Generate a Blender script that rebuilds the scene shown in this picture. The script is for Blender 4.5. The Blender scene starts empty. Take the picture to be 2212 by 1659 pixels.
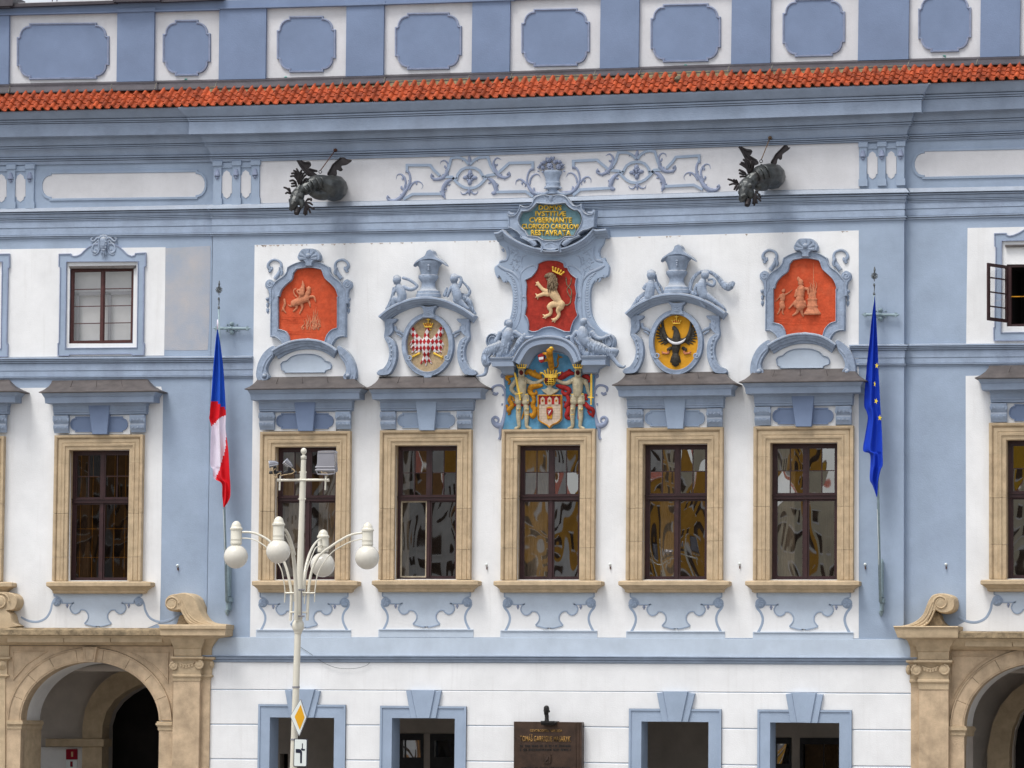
import bpy, bmesh, math, random
from mathutils import Vector, Matrix, geometry, noise
random.seed(7)
scene = bpy.context.scene
COL = scene.collection
# ------------------------------------------------------------------ camera
F, CX, CY = 9000.0, 1106.0, 829.5          # focal length and centre in units of a 2212 wide picture
YAW, PITCH, ROLL = math.radians(14.825), math.radians(4.805), math.radians(0.527)
ZC, CAMZ = 96.8, 3.4
RC = Matrix.Rotation(YAW, 3, 'Z') @ Matrix.Rotation(math.pi / 2 + PITCH, 3, 'X') @ Matrix.Rotation(ROLL, 3, 'Z')
VD = RC @ Vector((0, 0, -1))
CAM = Vector((0, 0, 0)) - VD * ZC
CAM.z = CAMZ
cam_d = bpy.data.cameras.new('camera')
cam = bpy.data.objects.new('camera', cam_d)
COL.objects.link(cam)
cam.matrix_world = Matrix.Translation(CAM) @ RC.to_4x4()
cam_d.sensor_width = 36
cam_d.lens = F / 2212 * 36
cam_d.clip_start, cam_d.clip_end = 1, 3000
scene.camera = cam
scene.render.resolution_x, scene.render.resolution_y = 1024, 768
# ------------------------------------------------------------------ world, sun, exposure
world = bpy.data.worlds.new("World")
scene.world = world
world.use_nodes = True
wn, wl = world.node_tree.nodes, world.node_tree.links
wn.clear()
SUN_EL, SUN_AZ = math.radians(64), math.radians(208)     # azimuth clockwise from +y
sky = wn.new('ShaderNodeTexSky')
sky.sky_type = 'NISHITA'
sky.sun_disc = False
sky.sun_elevation = SUN_EL
sky.sun_rotation = SUN_AZ
sky.air_density, sky.dust_density, sky.ozone_density = 1.0, 3.0, 1.0
hs = wn.new('ShaderNodeHueSaturation')                    # thin overcast: the blue is mostly veiled
hs.inputs['Saturation'].default_value = 0.32
bg = wn.new('ShaderNodeBackground')
bg.inputs['Strength'].default_value = 0.13
wo = wn.new('ShaderNodeOutputWorld')
wl.new(sky.outputs[0], hs.inputs['Color'])
wl.new(hs.outputs[0], bg.inputs['Color'])
wl.new(bg.outputs[0], wo.inputs['Surface'])
sl = bpy.data.lights.new('sun', 'SUN')
sl.energy = 1.3
sl.angle = math.radians(18)
sl.color = (1.0, 0.965, 0.91)
so = bpy.data.objects.new('sun', sl)
COL.objects.link(so)
sd = Vector((math.sin(SUN_AZ) * math.cos(SUN_EL), math.cos(SUN_AZ) * math.cos(SUN_EL), math.sin(SUN_EL)))
so.location = sd * 60
so.rotation_euler = (-sd).to_track_quat('-Z', 'Y').to_euler()
vs = scene.view_settings
vs.view_transform, vs.look, vs.gamma = 'Standard', 'None', 1.0
vs.use_curve_mapping = False
vs.exposure = 0.68
scene.render.engine = 'CYCLES'
# ------------------------------------------------------------------ picture point -> point at a given distance in front of the wall
def P(u, v, d=0.0):
 r = RC @ Vector(((u - CX) / F, -(v - CY) / F, -1.0))
 t = (-d - CAM.y) / r.y
 return CAM + r * t
def px(w):                                     # world -> picture
 q = RC.transposed() @ (w - CAM)
 return (CX + F * q.x / -q.z, CY - F * q.y / -q.z)
U = 1 / 93.0
def fr(sx, sy, w):                             # zoomed crop frame -> picture units
 k = w / 2212.0
 def g(pts):
  return [((sx + p[0] * k) / 1.85172, (sy + p[1] * k) / 1.85172) + tuple(p[2:]) for p in pts]
 return g
def Q(c, r):
 return fr(c * 1024, r * 768, 1024)
def lerp(a, b, t): return a + (b - a) * t
def cr(pts, n=5, closed=False):                # Catmull-Rom through points of any dimension
 m = len(pts); out = []
 rng = range(m) if closed else range(m - 1)
 for i in rng:
  if closed:
   a, b, c, d = pts[(i - 1) % m], pts[i], pts[(i + 1) % m], pts[(i + 2) % m]
  else:
   a, b, c, d = pts[max(i - 1, 0)], pts[i], pts[i + 1], pts[min(i + 2, m - 1)]
  for k in range(n):
   t = k / n
   out.append(tuple(0.5 * ((2 * B) + (-A + Cc) * t + (2 * A - 5 * B + 4 * Cc - D) * t * t + (-A + 3 * B - 3 * Cc + D) * t ** 3)
        for A, B, Cc, D in zip(a, b, c, d)))
 if not closed: out.append(tuple(pts[-1]))
 return out
def interp(tab, x):
 if x <= tab[0][0]:
  a, b = tab[0], tab[1]
 elif x >= tab[-1][0]:
  a, b = tab[-2], tab[-1]
 else:
  for a, b in zip(tab, tab[1:]):
   if a[0] <= x <= b[0]: break
 return a[1] + (b[1] - a[1]) * (x - a[0]) / (b[0] - a[0])
# ------------------------------------------------------------------ mesh builder
class MB:
 def __init__(s): s.v = []; s.f = []; s.mi = []; s.cur = 0
 def add(s, vs_, fs):
  o = len(s.v); s.v += [tuple(p) for p in vs_]
  for f in fs: s.f.append(tuple(i + o for i in f)); s.mi.append(s.cur)
 def box(s, x0, x1, y0, y1, z0, z1):
  x0, x1 = min(x0, x1), max(x0, x1); y0, y1 = min(y0, y1), max(y0, y1); z0, z1 = min(z0, z1), max(z0, z1)
  s.add([(x0, y0, z0), (x1, y0, z0), (x1, y1, z0), (x0, y1, z0), (x0, y0, z1), (x1, y0, z1), (x1, y1, z1), (x0, y1, z1)],
    [(0, 3, 2, 1), (4, 5, 6, 7), (0, 1, 5, 4), (1, 2, 6, 5), (2, 3, 7, 6), (3, 0, 4, 7)])
 def xz(s, loops, y_front, y_back, ch=0.0, chd=0.0, back=False):
  """plate whose outline(s) (x,z) lie in the wall plane; first loop outer, others holes; optional chamfer"""
  loops = [clean(l) for l in loops]
  loops = [orient(l, i == 0) for i, l in enumerate(loops)]
  inner = [offset(l, ch) for l in loops] if ch > 0 else loops
  tess = geometry.tessellate_polygon([[Vector((x, 0, z)) for x, z in l] for l in inner])
  flat = [p for l in inner for p in l]
  fv = [(x, y_front, z) for x, z in flat]
  fs = []
  for t in tess:
   a, b, c = (flat[i] for i in t)
   ar = (b[0] - a[0]) * (c[1] - a[1]) - (c[0] - a[0]) * (b[1] - a[1])
   fs.append(t if ar > 0 else t[::-1])
  s.add(fv, fs)
  if back: s.add([(x, y_back, z) for x, z in flat], [f[::-1] for f in fs])
  for l, il in zip(loops, inner):
   n = len(l)
   rings = [[(x, y_front, z) for x, z in il]]
   if ch > 0: rings.append([(x, y_front + chd, z) for x, z in l])
   rings.append([(x, y_back, z) for x, z in l])
   for ra, rb in zip(rings, rings[1:]):
    s.add(ra + rb, [(i, n + i, n + (i + 1) % n, (i + 1) % n) for i in range(n)])
 def slab(s, pts, d1, d0=0.0, holes=(), ch=0.0, chd=0.0, back=False):
  """outline in picture units at distance d1 in front of the wall, extruded straight back to d0"""
  s.xz([XZ(pts, d1)] + [XZ(h, d1) for h in holes], -d1, -d0, ch * U, chd, back)
 def rect(s, u0, v0, u1, v1, d1, d0=0.0, **k):
  a = P(u0, v0, d1); b = P(u1, v1, d1)
  s.xz([[(a.x, a.z), (b.x, a.z), (b.x, b.z), (a.x, b.z)]], -d1, -d0, k.get('ch', 0) * U, k.get('chd', 0), k.get('back', False))
 def sweep(s, path, prof, closed=False, dref=0.0, world_=False, capends=True):
  """profile [(side offset in picture units, distance in front of wall)] swept along a path"""
  w = path if world_ else XZ(path, dref)
  n = len(w); nor = []
  for i in range(n):
   a = w[(i - 1) % n] if (closed or i > 0) else w[i]
   b = w[(i + 1) % n] if (closed or i < n - 1) else w[i]
   p = w[i]
   e1 = Vector((p[0] - a[0], p[1] - a[1])); e2 = Vector((b[0] - p[0], b[1] - p[1]))
   if e1.length < 1e-9: e1 = e2
   if e2.length < 1e-9: e2 = e1
   e1.normalize(); e2.normalize()
   t = e1 + e2
   if t.length < 1e-6: t = e1.copy()
   t.normalize()
   k = 1 / max(0.35, abs(t.dot(e1)))
   nor.append(Vector((-t.y, t.x)) * k)
  m = len(prof); V = []
  for i in range(n):
   for so_, d in prof:
    V.append((w[i][0] + nor[i].x * so_ * U, -d, w[i][1] + nor[i].y * so_ * U))
  fs = []
  for i in range(n if closed else n - 1):
   j = (i + 1) % n
   for k in range(m - 1):
    fs.append((i * m + k, j * m + k, j * m + k + 1, i * m + k + 1))
  if capends and not closed:
   fs.append(tuple(range(m))); fs.append(tuple((n - 1) * m + k for k in range(m))[::-1])
  s.add(V, fs)
 def strand(s, pts, d=0.0, fl=0.7, seg=8, n=5, base=None):
  """tapered half-round strip of ornament: pts (u, v, radius) in picture units, lying on the plane d"""
  q = cr(pts, n) if n > 1 else pts
  w = [P(p[0], p[1], d) for p in q]
  V = []; m = seg + 1
  for i, p in enumerate(q):
   a = w[max(i - 1, 0)]; b = w[min(i + 1, len(q) - 1)]
   t = Vector((b.x - a.x, b.z - a.z))
   if t.length < 1e-9: t = Vector((1, 0))
   t.normalize(); nn = Vector((-t.y, t.x)); r = max(p[2], 0.05) * U
   for k in range(m):
    an = math.pi * k / seg
    V.append((w[i].x + nn.x * r * math.cos(an), -(d + r * fl * math.sin(an)) if k not in (0, seg) else -(d - 0.01), w[i].z + nn.y * r * math.cos(an)))
  fs = []
  for i in range(len(q) - 1):
   for k in range(m - 1):
    fs.append((i * m + k, i * m + k + 1, (i + 1) * m + k + 1, (i + 1) * m + k))
  fs.append(tuple(range(m))[::-1]); fs.append(tuple((len(q) - 1) * m + k for k in range(m)))
  s.add(V, fs)
 def dome(s, u, v, ru, rv, d=0.0, h=0.05, rings=4, seg=14, ang=0.0):
  c = P(u, v, d); V = [(c.x, -(d + h), c.z)]; fs = []
  for i in range(1, rings + 1):
   a = math.pi / 2 * i / rings
   for k in range(seg):
    b = 2 * math.pi * k / seg
    x = ru * U * math.sin(a) * math.cos(b); z = rv * U * math.sin(a) * math.sin(b)
    x, z = x * math.cos(ang) - z * math.sin(ang), x * math.sin(ang) + z * math.cos(ang)
    V.append((c.x + x, -(d + h * math.cos(a)), c.z + z))
  for k in range(seg):
   fs.append((0, 1 + k, 1 + (k + 1) % seg))
   for i in range(rings - 1):
    o = 1 + i * seg
    fs.append((o + k, o + seg + k, o + seg + (k + 1) % seg, o + (k + 1) % seg))
  s.add(V, fs)
 def vase(s, uc, prof, d=0.0, depth=0.6, seg=14, flat=0.0):
  """half-round turned shape against the wall: prof [(v, half width)] in picture units"""
  m = seg + 1; V = []
  for v, hw in prof:
   c = P(uc, v, d)
   for k in range(m):
    a = math.pi * k / seg
    V.append((c.x + hw * U * math.cos(a), -(d + hw * U * depth * math.sin(a)) + (0.01 if k in (0, seg) else 0), c.z))
  fs = []
  for i in range(len(prof) - 1):
   for k in range(m - 1):
    fs.append((i * m + k + 1, i * m + k, (i + 1) * m + k, (i + 1) * m + k + 1))
  fs.append(tuple(range(m))); fs.append(tuple((len(prof) - 1) * m + k for k in range(m))[::-1])
  s.add(V, fs)
 def tube(s, pts, rad, seg=8, cap=True):
  """round tube through world points; rad number or list"""
  pts = [Vector(p) for p in pts]; n = len(pts)
  if not isinstance(rad, (list, tuple)): rad = [rad] * n
  V = []; up = None
  for i, p in enumerate(pts):
   t = (pts[min(i + 1, n - 1)] - pts[max(i - 1, 0)])
   t = t.normalized() if t.length > 1e-9 else Vector((0, 0, 1))
   if up is None:
    up = Vector((0, 1, 0)) if abs(t.y) < 0.9 else Vector((1, 0, 0))
   a = t.cross(up).normalized(); b = a.cross(t).normalized(); up = b
   for k in range(seg):
    an = 2 * math.pi * k / seg
    V.append(p + (a * math.cos(an) + b * math.sin(an)) * rad[i])
  fs = []
  for i in range(n - 1):
   for k in range(seg):
    k2 = (k + 1) % seg
    fs.append((i * seg + k, i * seg + k2, (i + 1) * seg + k2, (i + 1) * seg + k))
  if cap:
   fs.append(tuple(range(seg))[::-1]); fs.append(tuple((n - 1) * seg + k for k in range(seg)))
  s.add(V, fs)
 def lathe(s, c, prof, seg=20):
  """turned shape round a vertical axis: prof [(z above c, r)]"""
  V = []; fs = []
  for z, r in prof:
   for k in range(seg):
    a = 2 * math.pi * k / seg
    V.append((c[0] + r * math.cos(a), c[1] + r * math.sin(a), c[2] + z))
  for i in range(len(prof) - 1):
   for k in range(seg):
    k2 = (k + 1) % seg
    fs.append((i * seg + k, i * seg + k2, (i + 1) * seg + k2, (i + 1) * seg + k))
  fs.append(tuple(range(seg))[::-1]); fs.append(tuple((len(prof) - 1) * seg + k for k in range(seg)))
  s.add(V, fs)
 def mesh(s, name, mats, smooth=False):
  me = bpy.data.meshes.new(name)
  me.from_pydata(s.v, [], s.f)
  if not isinstance(mats, (list, tuple)): mats = [mats]
  for m in mats: me.materials.append(m)
  if len(mats) > 1: me.polygons.foreach_set('material_index', s.mi)
  bm = bmesh.new(); bm.from_mesh(me)
  bmesh.ops.remove_doubles(bm, verts=bm.verts, dist=1e-5)
  bmesh.ops.recalc_face_normals(bm, faces=bm.faces) if getattr(s, 'recalc', False) else None
  bm.to_mesh(me); bm.free()
  if smooth:
   me.polygons.foreach_set('use_smooth', [True] * len(me.polygons))
   if smooth is not True: me.set_sharp_from_angle(angle=math.radians(smooth))
  me.update()
  return me
def XZ(pts, d):
 out = []
 for p in pts:
  w = P(p[0], p[1], d); out.append((w.x, w.z))
 return out
def clean(l):
 o = []
 for p in l:
  if not o or (abs(p[0] - o[-1][0]) + abs(p[1] - o[-1][1])) > 1e-5: o.append(p)
 if len(o) > 1 and abs(o[0][0] - o[-1][0]) + abs(o[0][1] - o[-1][1]) < 1e-5: o.pop()
 return o
def orient(l, ccw):
 a = sum(l[i][0] * l[(i + 1) % len(l)][1] - l[(i + 1) % len(l)][0] * l[i][1] for i in range(len(l)))
 return l if (a > 0) == ccw else l[::-1]
def offset(l, w):                              # move the outline to its left (inwards for ccw)
 n = len(l); out = []
 for i in range(n):
  a, p, b = l[i - 1], l[i], l[(i + 1) % n]
  e1 = Vector((p[0] - a[0], p[1] - a[1])).normalized(); e2 = Vector((b[0] - p[0], b[1] - p[1])).normalized()
  t = (e1 + e2)
  t = t.normalized() if t.length > 1e-6 else e1
  k = 1 / max(0.4, t.dot(e1))
  out.append((p[0] - t.y * w * k, p[1] + t.x * w * k))
 return out
# ------------------------------------------------------------------ objects
def link(name, data, parent=None):
 o = bpy.data.objects.new(name, data)
 COL.objects.link(o)
 if parent is not None:
  o.parent = parent
  if parent.type == 'EMPTY': o.location = -parent.location
 return o
def tag(o, label=None, cat=None, group=None, kind=None):
 if label: o['label'] = label
 if cat: o['category'] = cat
 if group: o['group'] = group
 if kind: o['kind'] = kind
 return o
def thing(name, loc, label, cat, group=None):
 o = bpy.data.objects.new(name, None)
 o.empty_display_size = 0.2
 COL.objects.link(o); o.location = loc
 return tag(o, label, cat, group)
def part(name, mb, mat, parent, smooth=False):
 return link(name, mb.mesh(name, mat, smooth) if isinstance(mb, MB) else mb, parent)
def solo(name, mb, mat, label, cat, group=None, smooth=False, kind=None):
 """a top-level thing made of one mesh, origin at its base"""
 me = mb.mesh(name, mat, smooth) if isinstance(mb, MB) else mb
 c = [v.co for v in me.vertices]
 lo = Vector((sum(v.x for v in c) / len(c), sum(v.y for v in c) / len(c), min(v.z for v in c)))
 me.transform(Matrix.Translation(-lo))
 o = link(name, me); o.location = lo
 return tag(o, label, cat, group, kind)
def subpart(name, mb, mat, parent, smooth=False):
 return part(name, mb, mat, parent, smooth)
# sculpted figures: spheres along limbs fused into one continuous skin by a voxel remesh
def sculpt(name, chains, mat, voxel=0.012, fl=0.6, d=0.0, smooth=2, fat=1.12):
 """chains: lists of (u, v, r[, forward]) in picture units, each a limb; plane distance d; fl flattens depth"""
 bm = bmesh.new()
 for ch in chains:
  q = [tuple(p) + (0.0,) * (4 - len(p)) for p in ch]
  if len(q) > 2: q = cr(q, 3)
  pts = []
  for a, b in zip(q, q[1:]):
   L = math.hypot(a[0] - b[0], a[1] - b[1]); k = max(1, int(L / max(0.8, min(a[2], b[2]) * 0.55)))
   pts += [tuple(lerp(a[j], b[j], i / k) for j in range(4)) for i in range(k)]
  pts.append(q[-1])
  for u, v, r, fw in pts:
   r *= fat
   dd = d + r * U * fl * 0.5 + fw * U
   c = P(u, v, dd)
   r = max(r, 0.6)
   bmesh.ops.create_icosphere(bm, subdivisions=2, radius=r * U,
          matrix=Matrix.Translation(c) @ Matrix.Diagonal((1, fl, 1, 1)))
 me = bpy.data.meshes.new(name + '_raw'); bm.to_mesh(me); bm.free()
 return remesh(name, me, mat, voxel, smooth)
def remesh(name, me, mat, voxel, smooth=2):
 o = bpy.data.objects.new('tmp', me); COL.objects.link(o)
 m = o.modifiers.new('r', 'REMESH'); m.mode = 'VOXEL'; m.voxel_size = voxel; m.use_smooth_shade = True
 if smooth:
  s_ = o.modifiers.new('s', 'SMOOTH'); s_.factor = 0.4; s_.iterations = smooth
 dg = bpy.context.evaluated_depsgraph_get()
 res = bpy.data.meshes.new_from_object(o.evaluated_get(dg)); res.name = name
 COL.objects.unlink(o); bpy.data.objects.remove(o)
 res.materials.clear(); res.materials.append(mat)
 res.polygons.foreach_set('use_smooth', [True] * len(res.polygons))
 return res
def text_mesh(name, s, u0, vtop, u1, vbot, d, mat, depth=0.012, bold=0.0, tilt=0.0):
 """lettering fitted to a box in picture units and raised from plane d"""
 cu = bpy.data.curves.new('t', 'FONT'); cu.body = s; cu.size = 1; cu.offset = bold; cu.resolution_u = 2
 o = bpy.data.objects.new('tmp', cu); COL.objects.link(o)
 dg = bpy.context.evaluated_depsgraph_get()
 me = bpy.data.meshes.new_from_object(o.evaluated_get(dg))
 COL.objects.unlink(o); bpy.data.objects.remove(o)
 xs = [v.co.x for v in me.vertices]; ys = [v.co.y for v in me.vertices]
 x0, x1, y0, y1 = min(xs), max(xs), min(ys), max(ys)
 bm = bmesh.new(); bm.from_mesh(me); bpy.data.meshes.remove(me)
 fs = list(bm.faces)
 r = bmesh.ops.extrude_face_region(bm, geom=fs)
 newv = {e for e in r['geom'] if isinstance(e, bmesh.types.BMVert)}
 for v in bm.verts:
  tx = (v.co.x - x0) / (x1 - x0); ty = (v.co.y - y0) / (y1 - y0)
  w = P(lerp(u0, u1, tx), lerp(vbot, vtop, ty) + tilt * tx, d)
  v.co = (w.x, -(d + depth) if v in newv else -d, w.z)
 bmesh.ops.recalc_face_normals(bm, faces=bm.faces)
 me = bpy.data.meshes.new(name); bm.to_mesh(me); bm.free(); me.materials.append(mat)
 return me
# ------------------------------------------------------------------ materials
def mat(name, col, rough=0.85, var=0.10, scale=3.0, bump=0.15, bscale=60.0, col2=None, stain=0.0, stain_col=(0.12, 0.09, 0.06), metallic=0.0, spec=0.3, coat=0.0, streak=0.0, speck=0.0, dust=0.0):
 m = bpy.data.materials.new(name); m.use_nodes = True
 nt = m.node_tree; N, L = nt.nodes, nt.links; N.clear()
 out = N.new('ShaderNodeOutputMaterial'); b = N.new('ShaderNodeBsdfPrincipled')
 L.new(b.outputs[0], out.inputs[0])
 b.inputs['Roughness'].default_value = rough; b.inputs['Metallic'].default_value = metallic
 b.inputs['Specular IOR Level'].default_value = spec; b.inputs['Coat Weight'].default_value = coat
 geo = N.new('ShaderNodeNewGeometry')
 n1 = N.new('ShaderNodeTexNoise'); n1.inputs['Scale'].default_value = scale; n1.inputs['Detail'].default_value = 6; n1.inputs['Roughness'].default_value = 0.65
 L.new(geo.outputs['Position'], n1.inputs['Vector'])
 r = N.new('ShaderNodeValToRGB')
 c = Vector(col[:3]); c2 = Vector(col2) if col2 else c * (1 - var * 2.2)
 r.color_ramp.elements[0].position = 0.30; r.color_ramp.elements[1].position = 0.70
 r.color_ramp.elements[0].color = (*c2, 1); cc = c * (1 + var * 0.6)
 r.color_ramp.elements[1].color = (min(cc.x, .9), min(cc.y, .9), min(cc.z, .9), 1)
 L.new(n1.outputs['Fac'], r.inputs[0]); cur = r.outputs[0]
 def mixin(cur, fac_socket, color, amt):
  mx = N.new('ShaderNodeMix'); mx.data_type = 'RGBA'
  mu = N.new('ShaderNodeMath'); mu.operation = 'MULTIPLY'; mu.inputs[1].default_value = amt
  L.new(fac_socket, mu.inputs[0]); L.new(mu.outputs[0], mx.inputs[0])
  L.new(cur, mx.inputs[6]); mx.inputs[7].default_value = (*color, 1)
  return mx.outputs[2]
 if stain:
  n2 = N.new('ShaderNodeTexNoise'); n2.inputs['Scale'].default_value = scale * 0.45; n2.inputs['Detail'].default_value = 8; n2.inputs['Roughness'].default_value = 0.7
  L.new(geo.outputs['Position'], n2.inputs['Vector'])
  r2 = N.new('ShaderNodeValToRGB'); r2.color_ramp.elements[0].position = 0.52; r2.color_ramp.elements[1].position = 0.78
  L.new(n2.outputs['Fac'], r2.inputs[0]); cur = mixin(cur, r2.outputs[0], stain_col, stain)
 if streak:
  mp = N.new('ShaderNodeMapping'); mp.inputs['Scale'].default_value = (9, 9, 0.7)
  n3 = N.new('ShaderNodeTexNoise'); n3.inputs['Scale'].default_value = 1.0; n3.inputs['Detail'].default_value = 5
  L.new(geo.outputs['Position'], mp.inputs[0]); L.new(mp.outputs[0], n3.inputs['Vector'])
  r3 = N.new('ShaderNodeValToRGB'); r3.color_ramp.elements[0].position = 0.55; r3.color_ramp.elements[1].position = 0.85
  L.new(n3.outputs['Fac'], r3.inputs[0]); cur = mixin(cur, r3.outputs[0], stain_col, streak)
 if speck:
  n4 = N.new('ShaderNodeTexNoise'); n4.inputs['Scale'].default_value = 22; n4.inputs['Detail'].default_value = 2
  L.new(geo.outputs['Position'], n4.inputs['Vector'])
  r4 = N.new('ShaderNodeValToRGB'); r4.color_ramp.elements[0].position = 0.66; r4.color_ramp.elements[1].position = 0.74
  L.new(n4.outputs['Fac'], r4.inputs[0]); cur = mixin(cur, r4.outputs[0], stain_col, speck)
 if dust:                                    # pale dust lying on upper faces
  sx = N.new('ShaderNodeSeparateXYZ'); L.new(geo.outputs['Normal'], sx.inputs[0])
  mr = N.new('ShaderNodeMapRange'); mr.inputs[1].default_value = 0.15; mr.inputs[2].default_value = 0.8; L.new(sx.outputs['Z'], mr.inputs[0])
  cur = mixin(cur, mr.outputs[0], (0.46, 0.46, 0.45), dust)
 L.new(cur, b.inputs['Base Color'])
 if bump:
  nb = N.new('ShaderNodeTexNoise'); nb.inputs['Scale'].default_value = bscale; nb.inputs['Detail'].default_value = 4
  L.new(geo.outputs['Position'], nb.inputs['Vector'])
  bp = N.new('ShaderNodeBump'); bp.inputs['Strength'].default_value = bump; bp.inputs['Distance'].default_value = 0.02
  L.new(nb.outputs['Fac'], bp.inputs['Height']); L.new(bp.outputs[0], b.inputs['Normal'])
 return m
DIRT = (0.16, 0.13, 0.11)
M = {}
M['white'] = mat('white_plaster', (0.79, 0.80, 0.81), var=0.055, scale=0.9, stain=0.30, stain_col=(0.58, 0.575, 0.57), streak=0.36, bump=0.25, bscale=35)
M['white_attic'] = mat('shaded_white_plaster', (0.64, 0.645, 0.67), var=0.06, scale=1.4, stain=0.18, stain_col=(0.38, 0.37, 0.38), streak=0.12, bump=0.25, bscale=35)  # white plaster with the cornice's shade on the frieze put into its colour
M['blue'] = mat('blue_plaster', (0.330, 0.410, 0.530), var=0.09, scale=0.8, stain=0.45, stain_col=(0.29, 0.35, 0.48), streak=0.28, bump=0.25, bscale=35)
M['blue_pale'] = mat('pale_blue_plaster', (0.49, 0.57, 0.67), var=0.06, scale=1.6, stain=0.2, stain_col=(0.42, 0.46, 0.56), streak=0.15, bump=0.25, bscale=35)
M['blue_attic'] = mat('deep_blue_plaster', (0.190, 0.250, 0.380), var=0.06, scale=1.3, stain=0.2, stain_col=(0.17, 0.24, 0.36), streak=0.1, bump=0.25, bscale=35)
M['mould'] = mat('blue_grey_moulding', (0.325, 0.40, 0.52), dust=.5, var=0.10, scale=2.5, stain=0.35, stain_col=(0.17, 0.19, 0.27), streak=0.2, speck=0.2, bump=0.3, bscale=30)
M['cornice'] = mat('slate_blue_cornice', (0.30, 0.37, 0.485), dust=.4, var=0.10, scale=1.5, stain=0.35, stain_col=(0.30, 0.34, 0.43), streak=0.3, bump=0.3, bscale=30)
M['lilac'] = mat('lilac_grey_stucco', (0.28, 0.325, 0.45), var=0.10, scale=6, stain=0.25, stain_col=(0.17, 0.20, 0.30), speck=0.15, bump=0.3, bscale=40)
M['drapery'] = mat('folded_stucco_drapery', (0.31, 0.38, 0.495), dust=.6, var=0.14, scale=6, stain=0.3, stain_col=(0.17, 0.21, 0.31), bump=1.0, bscale=7)
M['stucco'] = mat('blue_grey_stucco', (0.31, 0.38, 0.495), dust=.6, var=0.14, scale=6, stain=0.3, stain_col=(0.17, 0.21, 0.31), speck=0.25, bump=0.6, bscale=28)
M['stone'] = mat('tan_sandstone', (0.54, 0.42, 0.275), var=0.12, scale=4, stain=0.3, stain_col=(0.34, 0.25, 0.15), streak=0.2, speck=0.25, bump=0.5, bscale=50)
M['stone2'] = mat('greyer_sandstone', (0.54, 0.415, 0.27), var=0.14, scale=5, stain=0.3, stain_col=(0.34, 0.26, 0.17), streak=0.25, speck=0.25, bump=0.5, bscale=50)
M['stone_pink'] = mat('pinkish_sandstone', (0.56, 0.425, 0.285), var=0.18, scale=2.5, stain=0.45, stain_col=(0.34, 0.25, 0.17), streak=0.35, speck=0.4, bump=0.5, bscale=50)
M['stone_dark'] = mat('weathered_sandstone', (0.36, 0.275, 0.17), var=0.3, scale=7, stain=0.6, stain_col=(0.09, 0.08, 0.055), speck=0.5, bump=0.6, bscale=40)
M['tile'] = mat('red_clay_tile', (0.46, 0.082, 0.024), rough=0.6, var=0.3, scale=5, stain=0.25, stain_col=(0.24, 0.06, 0.03), bump=0.4, bscale=60)
M['flash'] = mat('brown_sheet_metal', (0.058, 0.050, 0.060), rough=0.5, var=0.2, scale=3, stain=0.3, stain_col=(0.10, 0.10, 0.10), streak=0.2, bump=0.1, spec=0.5)
M['roofmetal'] = mat('grey_brown_sheet_roof', (0.105, 0.090, 0.085), rough=0.5, var=0.2, scale=4, stain=0.4, stain_col=(0.05, 0.045, 0.045), streak=0.5, bump=0.15, spec=0.5)
M['mortar'] = mat('lichened_mortar', (0.22, 0.18, 0.10), var=0.3, scale=12, bump=0.5)
M['wood'] = mat('dark_brown_window_wood', (0.040, 0.014, 0.015), rough=0.45, var=0.2, scale=8, bump=0.05, spec=0.4)
M['wood_light'] = mat('reddish_window_wood', (0.085, 0.028, 0.026), rough=0.5, var=0.2, scale=8, bump=0.05, spec=0.4)
M['red'] = mat('red_relief_ground', (0.58, 0.085, 0.030), var=0.12, scale=7, stain=0.5, stain_col=(0.60, 0.15, 0.07), speck=0.1, bump=0.5, bscale=18)
M['crimson'] = mat('crimson_paint', (0.36, 0.030, 0.018), var=0.2, scale=7, stain=0.3, stain_col=(0.45, 0.06, 0.02), bump=0.4, bscale=15)
M['terracotta'] = mat('salmon_terracotta', (0.62, 0.24, 0.13), var=0.2, scale=12, stain=0.2, stain_col=(0.4, 0.1, 0.05), bump=0.3, bscale=50)
M['gold'] = mat('gold_leaf', (0.88, 0.54, 0.05), rough=0.35, var=0.15, scale=12, bump=0.2, metallic=0.08, spec=0.6)
M['ochre'] = mat('golden_ochre_ground', (0.66, 0.315, 0.02), var=0.10, scale=4, stain=0.2, stain_col=(0.5, 0.2, 0.02), bump=0.3, bscale=30)
M['orange'] = mat('orange_gold_paint', (0.56, 0.25, 0.015), var=0.3, scale=9, stain=0.3, stain_col=(0.30, 0.12, 0.02), bump=0.3)
M['scarlet'] = mat('dark_scarlet_paint', (0.36, 0.022, 0.020), var=0.25, scale=9, stain=0.2, stain_col=(0.2, 0.01, 0.01), bump=0.3)
M['sky_blue'] = mat('sky_blue_paint', (0.10, 0.285, 0.46), var=0.2, scale=5, stain=0.4, stain_col=(0.25, 0.40, 0.45), bump=0.3)
M['teal'] = mat('grey_teal_paint', (0.19, 0.34, 0.39), var=0.2, scale=5, stain=0.4, stain_col=(0.12, 0.30, 0.42), bump=0.3)
M['sand'] = mat('sandy_plaster', (0.46, 0.345, 0.21), var=0.15, scale=14, bump=0.6, bscale=40)
M['cream'] = mat('cream_painted_stucco', (0.68, 0.48, 0.27), var=0.12, scale=12, bump=0.2)
M['mane'] = mat('grey_brown_mane', (0.26, 0.19, 0.12), var=0.3, scale=25, bump=0.6, bscale=50)
M['black_feather'] = mat('black_brown_plumage', (0.045, 0.040, 0.032), rough=0.6, var=0.4, scale=20, bump=0.5, bscale=60, stain=0.3, stain_col=(0.16, 0.12, 0.06))
M['armour'] = mat('painted_armour', (0.48, 0.42, 0.28), rough=0.5, var=0.2, scale=9, stain=0.3, stain_col=(0.22, 0.20, 0.15), bump=0.3, spec=0.5)
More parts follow.
